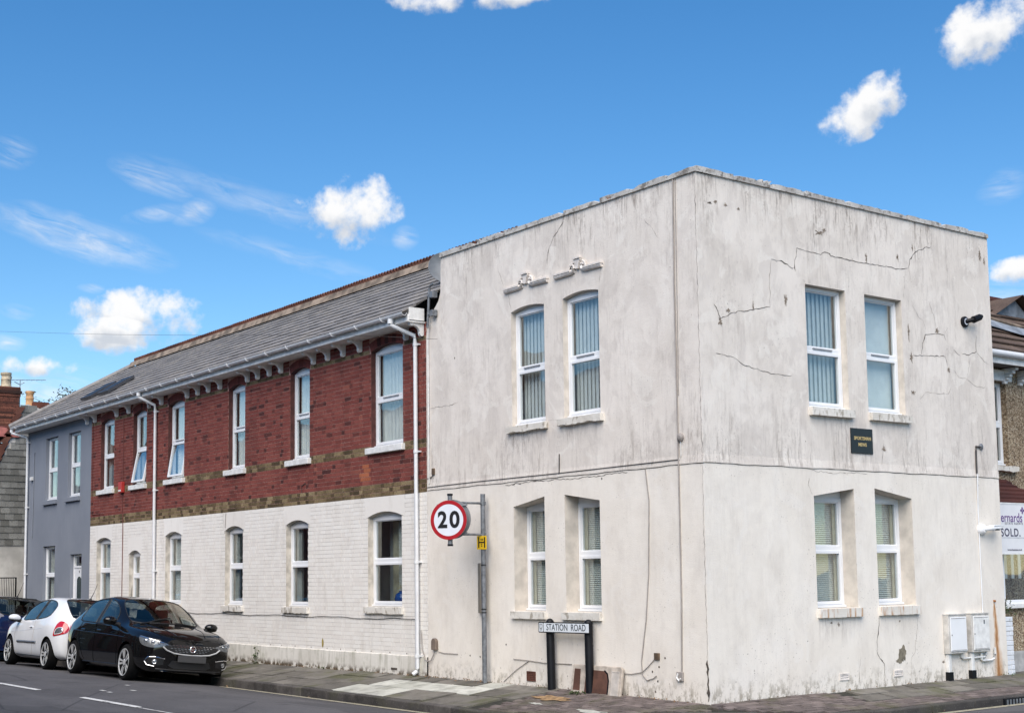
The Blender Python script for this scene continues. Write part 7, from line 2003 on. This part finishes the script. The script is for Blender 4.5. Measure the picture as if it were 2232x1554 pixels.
        bmesh.ops.recalc_face_normals(bm, faces=bm.faces)
        me = bpy.data.meshes.new('patch'); bm.to_mesh(me); bm.free()
        # make normals face outward
        if len(me.polygons) and sum((p.normal.dot(w) for p in me.polygons)) < 0: me.flip_normals()
        me.polygons.foreach_set('use_smooth', [True]*len(me.polygons))
        return me
    def decal(s, name, mat, poly, org, uax, vax, parent=None, off=0.005, cuts=5):
        return linkobj(name, s.project(poly, org, uax, vax, off, cuts), mat, parent or s.root)
    def line(s, name, pts, org, uax, vax, r, mat, parent=None, off=0.0, n=6, closed=False):
        u, v = Vector(uax).normalized(), Vector(vax).normalized(); w = u.cross(v).normalized()
        P = []
        pp = list(pts)+([pts[0]] if closed else [])
        for a, c in zip(pp, pp[1:]):
            m_ = max(2, int(math.hypot(c[0]-a[0], c[1]-a[1])/0.04))
            for k in range(m_): P.append((a[0]+(c[0]-a[0])*k/m_, a[1]+(c[1]-a[1])*k/m_))
        P.append(pp[-1]); path = []
        for q in P:
            h, _ = s.hit(Vector(org)+u*q[0]+v*q[1]+w*3, -w)
            if h is not None: path.append(h+w*off)
        if len(path) > 1:
            b = MB(); b.tube(path, r, n); return b.build(name, mat, parent or s.root, smooth=True)
SIDE_R = dict(org=(0, 0, 0), uax=(1, 0, 0), vax=(0, 0, 1))       # looks onto the -Y flank: u x v = -Y
SIDE_L = dict(org=(0, 0, 0), uax=(-1, 0, 0), vax=(0, 0, 1))      # onto the +Y flank
FRONT = dict(org=(0, 0, 0), uax=(0, 1, 0), vax=(0, 0, 1))        # onto the nose: u x v = +X
REAR = dict(org=(0, 0, 0), uax=(0, -1, 0), vax=(0, 0, 1))
def smooth_poly(pts, n=4):
    """closed Catmull-Rom through the outline"""
    out_ = []; m_ = len(pts)
    for i in range(m_):
        p0, p1, p2, p3 = (Vector(pts[(i+k-1) % m_]) for k in range(4))
        for k in range(n):
            t = k/n
            q = 0.5*((2*p1)+(-p0+p2)*t+(2*p0-5*p1+4*p2-p3)*t*t+(-p0+3*p1-3*p2+p3)*t**3)
            out_.append((q.x, q.y))
    return out_
def mirror(car, x, z, sg, y, mat, lower=M_CTRIM):
    b = MB(Matrix.Translation((x, sg*y, z)) @ Matrix.Diagonal((0.10, 0.125, 0.075, 1)))
    for (hm, name, mt) in ((0, 'mirror', mat),):
        prof = [(math.sin(math.pi*k/10), -math.cos(math.pi*k/10)) for k in range(1, 10)]
        b.lathe(prof, (0, 0, 0), 'Z', 16)
    o = b.build('mirror', mat, car.root, smooth=True)
    b = MB(); b.tube([(x+0.02, sg*(y-0.22), z-0.07), (x+0.01, sg*(y-0.06), z-0.05)], [0.045, 0.035], 8); b.build('mirror_arm', lower, o, smooth=True)
    b = MB(Matrix.Translation((x, sg*y, z-0.02)) @ Matrix.Diagonal((0.103, 0.128, 0.06, 1)))
    b.lathe([(math.sin(math.pi*k/10), -math.cos(math.pi*k/10)) for k in range(1, 5)], (0, 0, 0), 'Z', 16); b.build('mirror_base', lower, o, smooth=True)
def place(root, x, y, head, roll_, sc=1.0, sx=1.0, z=None):
    zz = z
    root.matrix_world = Matrix.Translation((x, y, zz)) @ Matrix.Rotation(head, 4, 'Z') @ Matrix.Rotation(roll_, 4, 'X') @ Matrix.Diagonal((sc*sx, sc, sc, 1))

# ---- black car, nose towards the junction
BC = thing('parked_car', 'glossy black hatchback parked nose towards the junction, nearest to the camera', 'car', (0, 0, 0), 'cars parked along the kerb')
c = Car(saloon, M_CARBLACK, BC, (1.23, -1.41), 0.315, 0.775)
for side, sg in ((SIDE_R, -1), (SIDE_L, 1)):
    f = 1 if sg < 0 else -1
    def q(pts): return [(x*f, z) for x, z in pts]
    c.line('shut_line', q([(0.80, 0.93), (0.82, 0.7), (0.80, 0.36), (0.74, 0.27)]), **side, r=0.005, mat=M_UNDER)
    c.line('shut_line', q([(-0.35, 0.96), (-0.33, 0.7), (-0.35, 0.27)]), **side, r=0.005, mat=M_UNDER)
    c.line('shut_line', q([(-1.12, 0.98), (-1.20, 0.85), (-1.13, 0.66), (-0.98, 0.45), (-0.85, 0.30)]), **side, r=0.005, mat=M_UNDER)
    c.line('sill_trim', q([(0.80, 0.265), (-0.95, 0.265)]), **side, r=0.010, mat=M_CTRIM)
    c.line('belt_trim', q([(0.72, 0.94), (-0.2, 0.965), (-1.2, 0.995), (-1.35, 1.02)]), **side, r=0.009, mat=M_CTRIM)
    for xh in (-0.20, -1.02):
        c.line('door_handle', q([(xh, 0.845), (xh+0.20, 0.84)]), **side, r=0.016, mat=M_CARBLACK, off=0.014)
    c.line('swage_line', q([(1.3, 0.74), (0.5, 0.77), (-0.8, 0.80), (-1.6, 0.83)]), **side, r=0.007, mat=M_CARBLACK, off=-0.002)
    mirror(c, 0.62, 1.02, sg, 0.98, M_CARBLACK)
dv = Vector((1, -0.45, 0)).normalized()
for sg in (-1, 1):
    d_ = Vector((1, 0.62*sg, 0)).normalized(); u_ = Vector((0, 0, 1)).cross(d_)
    # outline in the plane facing d_: u to the right when looking at the car, v up
    o_ = Vector((1.95, 0.66*sg, 0.68))
    base = [(-0.30, 0.105), (-0.18, 0.095), (0.02, 0.06), (0.20, 0.015), (0.285, -0.02), (0.20, -0.052), (0.05, -0.078), (-0.12, -0.068), (-0.26, -0.015)]
    pl = [((-1 if sg > 0 else 1)*a*0.92, b_) for a, b_ in base]
    if sg > 0: pl = pl[::-1]
    hl = c.decal('headlight', M_LAMPD, smooth_poly(pl, 3), o_, u_, (0, 0, 1), off=0.006)
    for (k, r_) in ((-0.14, 0.045), (0.0, 0.037), (0.11, 0.022)):
        kk = (-1 if sg > 0 else 1)*k*0.92
        vz = 0.022-0.10*(k+0.14)
        h, _ = c.hit(o_+u_*kk+Vector((0, 0, vz))+d_*3, -d_)
        if h is not None:
            TT = Matrix.Translation(h+d_*0.004) @ d_.to_track_quat('Y', 'Z').to_matrix().to_4x4()
            b = MB(TT); b.lathe([(r_, 0.004), (r_*0.8, 0.012), (r_*0.75, 0.006), (r_*0.45, 0.008), (r_*0.2, 0.02)], (0, 0, 0), 'Y', 16); b.build('lamp_unit', M_LAMP, hl, smooth=True)
    top = [((-1 if sg > 0 else 1)*a*0.92, b_) for a, b_ in [(-0.29, 0.098), (-0.18, 0.082), (0.02, 0.046), (0.20, 0.004)]]
    c.line('daytime_strip', top, o_, u_, (0, 0, 1), 0.010, M_CHROME, hl, off=0.008)
# grille with honeycomb bars, chrome smile and badge
gpoly = [(-0.50, 0.645), (-0.30, 0.675), (0, 0.685), (0.30, 0.675), (0.50, 0.645), (0.44, 0.585), (0.30, 0.54), (0, 0.525), (-0.30, 0.54), (-0.44, 0.585)]
gr = c.decal('grille', M_CTRIM, gpoly[::-1] if False else gpoly[::-1], **FRONT, off=0.006, cuts=6)
for rz in range(5):
    zz = 0.552+0.027*rz
    half = 0.30+0.19*(rz/4)
    k = -half+0.03*(rz % 2)
    while k < half-0.05:
        c.line('grille_bar', [(k, zz), (k+0.038, zz)], **FRONT, r=0.0055, mat=M_CHROME if rz > 2 else M_GALV, parent=gr, off=0.009, n=5)
        k += 0.062
c.line('chrome_smile', [(-0.53, 0.625), (-0.46, 0.57), (-0.33, 0.525), (-0.18, 0.51), (0, 0.505), (0.18, 0.51), (0.33, 0.525), (0.46, 0.57), (0.53, 0.625)], **FRONT, r=0.013, mat=M_ALLOY, off=0.012)
h, _ = c.hit((4, 0, 0.605), (-1, 0, 0))
T_BG = Matrix.Translation(h+Vector((0.014, 0, 0))) @ Matrix.Rotation(rad(90), 4, 'Z')
b = MB(T_BG); disc(b, 0.046, -0.004, 0.008, 24); bd = b.build('badge', M_TRIM if False else plain('badge_dark_red', (0.10, 0.03, 0.035), 0.3, 0.3), BC)
b = MB(T_BG); annulus(b, 0.045, 0.058, -0.008, 28); b.tube([(0.0515*math.cos(2*math.pi*k/24), -0.006, 0.0515*math.sin(2*math.pi*k/24)) for k in range(25)], 0.010, 6); b.build('badge_ring', M_CHROME, bd, smooth=True)
text_mesh('FIAT', 0.038, T_BG @ Matrix.Translation((0, -0.006, 0)), bd, M_CHROME, 'lettering', bold=0.0008)
T_PL = Matrix.Translation((h.x+0.035, 0, 0.44)) @ Matrix.Rotation(rad(90), 4, 'Z')
b = MB(T_PL); b.prism(rrect(0.26, 0.056, 0.01), 0.0, 0.012); b.build('number_plate', M_PLATE, BC)
lg = [(-0.34, 0.40), (0.34, 0.40), (0.40, 0.31), (0.30, 0.265), (-0.30, 0.265), (-0.40, 0.31)]
c.decal('lower_grille', M_CTRIM, lg, **FRONT, off=0.004)
c.line('bumper_lip', [(-0.60, 0.245), (-0.3, 0.235), (0, 0.232), (0.3, 0.235), (0.60, 0.245)], **FRONT, r=0.014, mat=M_CTRIM)
for sg in (-1, 1):
    d_ = Vector((1, 0.5*sg, 0)).normalized(); u_ = Vector((0, 0, 1)).cross(d_); o_ = Vector((1.98, 0.62*sg, 0.37)); f = -1 if sg > 0 else 1
    pl = [(f*a, b_) for a, b_ in [(-0.17, 0.0), (-0.13, 0.065), (0.0, 0.075), (0.16, 0.05), (0.15, -0.05), (0.0, -0.075), (-0.13, -0.06)]]
    fl = c.decal('fog_lamp', M_CTRIM, pl if f > 0 else pl[::-1], o_, u_, (0, 0, 1), off=0.004)
    c.line('fog_trim', [(f*a, b_) for a, b_ in [(0.17, 0.05), (0.0, 0.078), (-0.12, 0.068), (-0.175, 0.0), (-0.13, -0.065), (0.0, -0.085)]], o_, u_, (0, 0, 1), 0.008, M_CHROME, fl, off=0.005)
    hh, _ = c.hit(o_+d_*3+u_*f*0.0, -d_)
    TT = Matrix.Translation(hh+d_*0.004) @ d_.to_track_quat('Y', 'Z').to_matrix().to_4x4()
    b = MB(TT); b.lathe([(0.042, 0.0), (0.042, 0.012), (0.03, 0.006), (0.02, 0.012)], (0, 0, 0), 'Y', 16); b.build('fog_reflector', M_LAMP, fl, smooth=True)
# bonnet creases and shut lines, wipers, roof aerial
TOPV = dict(org=(0, 0, 0), uax=(0, -1, 0), vax=(1, 0, 0))       # u x v = +Z
for sg in (-1, 1):
    c.line('bonnet_crease', [(sg*0.46, 1.0), (sg*0.40, 1.5), (sg*0.26, 2.0)], **TOPV, r=0.010, mat=M_CARBLACK, off=-0.002)
    c.line('shut_line', [(sg*0.72, 0.98), (sg*0.71, 1.4), (sg*0.64, 1.75), (sg*0.53, 1.96)], **TOPV, r=0.004, mat=M_UNDER)
c.line('wiper', [(0.55, 0.97), (0.1, 0.90), (-0.05, 0.86)], **TOPV, r=0.012, mat=M_CTRIM, off=0.015)
c.line('wiper', [(-0.1, 1.0), (-0.45, 0.95), (-0.55, 0.9)], **TOPV, r=0.012, mat=M_CTRIM, off=0.015)
b = MB(); b.tube([(-1.0, 0, 1.49), (-1.05, 0, 1.68)], [0.008, 0.003], 6); b.build('aerial', M_CTRIM, BC)
for sg in (-1, 1):
    d_ = Vector((-1, 0.8*sg, 0)).normalized(); u_ = Vector((0, 0, 1)).cross(d_); o_ = Vector((-1.95, 0.68*sg, 0.86))
    c.decal('tail_light', M_TAIL, [(-0.2, 0.05), (-0.2, -0.05), (0.2, -0.06), (0.2, 0.06)], o_, u_, (0, 0, 1))
place(BC, -13.08, -2.19, rad(0.5), rad(-6.0), 1.045, 0.955, -0.225)

# ---- white three-door hatchback, tail towards us
WC = thing('parked_car', 'white three-door hatchback parked behind the black car, tail towards the camera', 'car', (0, 0, 0), 'cars parked along the kerb')
c = Car(hatch, M_CARWHITE, WC, (1.25, -1.30), 0.31, 0.765)
def hatch_details(c, root, mat, doors=3, big=True):
    for side, sg in ((SIDE_R, -1), (SIDE_L, 1)):
        f = 1 if sg < 0 else -1
        def q(pts): return [(x*f, z) for x, z in pts]
        c.line('shut_line', q([(0.86, 0.94), (0.90, 0.7), (0.86, 0.36), (0.80, 0.27)]), **side, r=0.004, mat=M_CABLE)
        c.line('shut_line', q([(-0.36, 0.98), (-0.37, 0.7), (-0.34, 0.40), (-0.28, 0.27)]), **side, r=0.004, mat=M_CABLE)
        c.line('rubbing_strip', q([(0.66, 0.52), (-0.62, 0.53)]), **side, r=0.026, mat=M_GALV)
        c.line('sill_trim', q([(0.80, 0.25), (-0.85, 0.25)]), **side, r=0.012, mat=M_CTRIM)
        c.line('door_handle', q([(-0.27, 0.835), (-0.10, 0.83)]), **side, r=0.016, mat=mat, off=0.012)
        c.line('swage_line', q([(1.2, 0.71), (0.2, 0.76), (-0.9, 0.82)]), **side, r=0.006, mat=mat, off=-0.002)
        mirror(c, 0.74, 1.0, sg, 0.95, mat)
        d_ = Vector((-1, 0.95*sg, 0.05)).normalized(); u_ = Vector((0, 0, 1)).cross(d_).normalized(); v_ = d_.cross(u_)
        o_ = Vector((-1.75, 0.74*sg, 0.83)); f2 = -1 if sg < 0 else 1
        red = smooth_poly([(f2*a, b_) for a, b_ in [(-0.02, 0.17), (0.13, 0.13), (0.21, 0.02), (0.19, -0.08), (0.06, -0.13), (-0.10, -0.16), (-0.20, -0.15), (-0.16, 0.05), (-0.10, 0.14)]], 3)
        red = [(a*0.86, b_*0.9) for a, b_ in red]
        tl = c.decal('tail_light', M_TAIL, red, o_, u_, v_, off=0.010, cuts=6)
        cl_ = smooth_poly([(f2*a, b_) for a, b_ in [(0.03, 0.03), (0.10, -0.02), (0.06, -0.09), (-0.06, -0.12), (-0.15, -0.115), (-0.11, -0.01)]], 3)
        cl_ = [(a*0.86, b_*0.9) for a, b_ in cl_]
        c.decal('reversing_lens', M_LAMP, cl_, o_, u_, v_, parent=tl, off=0.015)
        c.line('lens_trim', cl_, o_, u_, v_, 0.007, M_UPVC, tl, off=0.015, closed=True)
    c.decal('bumper_insert', plain('insert_'+root.name.replace('.', '_'), (0.035, 0.012, 0.012), 0.5), smooth_poly([(-0.42, 0.37), (0.42, 0.37), (0.30, 0.31), (0, 0.285), (-0.30, 0.31)], 2), **REAR, off=0.006)
    b = MB(Matrix.Translation((-1.955, 0, 0.66)) @ Matrix.Rotation(rad(-90), 4, 'Z')); b.prism(rrect(0.26, 0.056, 0.01), -0.02, 0.012); b.build('number_plate', M_YPLATE, root)
    c.line('rear_wiper', [(0.0, 1.04), (-0.32, 1.10)], **REAR, r=0.012, mat=M_CTRIM, off=0.02)
    b = MB(); b.box(-1.60, -1.44, -0.30, 0.30, 1.425, 1.45); b.build('brake_light_spoiler', M_TAIL if False else M_CTRIM, root, bevel=0.008)
    b = MB(); b.tube([(-1.12, 0, 1.47), (-1.30, 0.0, 1.62), (-1.46, 0, 1.80)], [0.010, 0.005, 0.004], 6); b.lathe([(0.035, 1.46), (0.02, 1.49)], (-1.12, 0, 0), 'Z', 10); b.build('aerial', M_CTRIM, root)
hatch_details(c, WC, M_CARWHITE)
b = MB(Matrix.Translation((-1.63, 0.1, 1.24)) @ Matrix.Rotation(rad(-90), 4, 'Z') ); b.box(-0.12, 0.12, 0.1, 0.104, -0.12, 0.06); b.build('window_notice', M_NET, WC)
place(WC, -17.45, -2.18, rad(180-0.5), rad(6.0), 1.03, 0.955, -0.225)

# ---- dark blue car in front of it, at the left edge
UC = thing('parked_car', 'dark blue car cut off by the left edge, beyond the white car', 'car', (0, 0, 0), 'cars parked along the kerb')
c = Car(hatch, M_CARBLUE, UC, (1.25, -1.30), 0.31, 0.765)
hatch_details(c, UC, M_CARBLUE)
place(UC, -22.4, -2.2, rad(180), rad(6.0), 1.05, 1.0, -0.22)
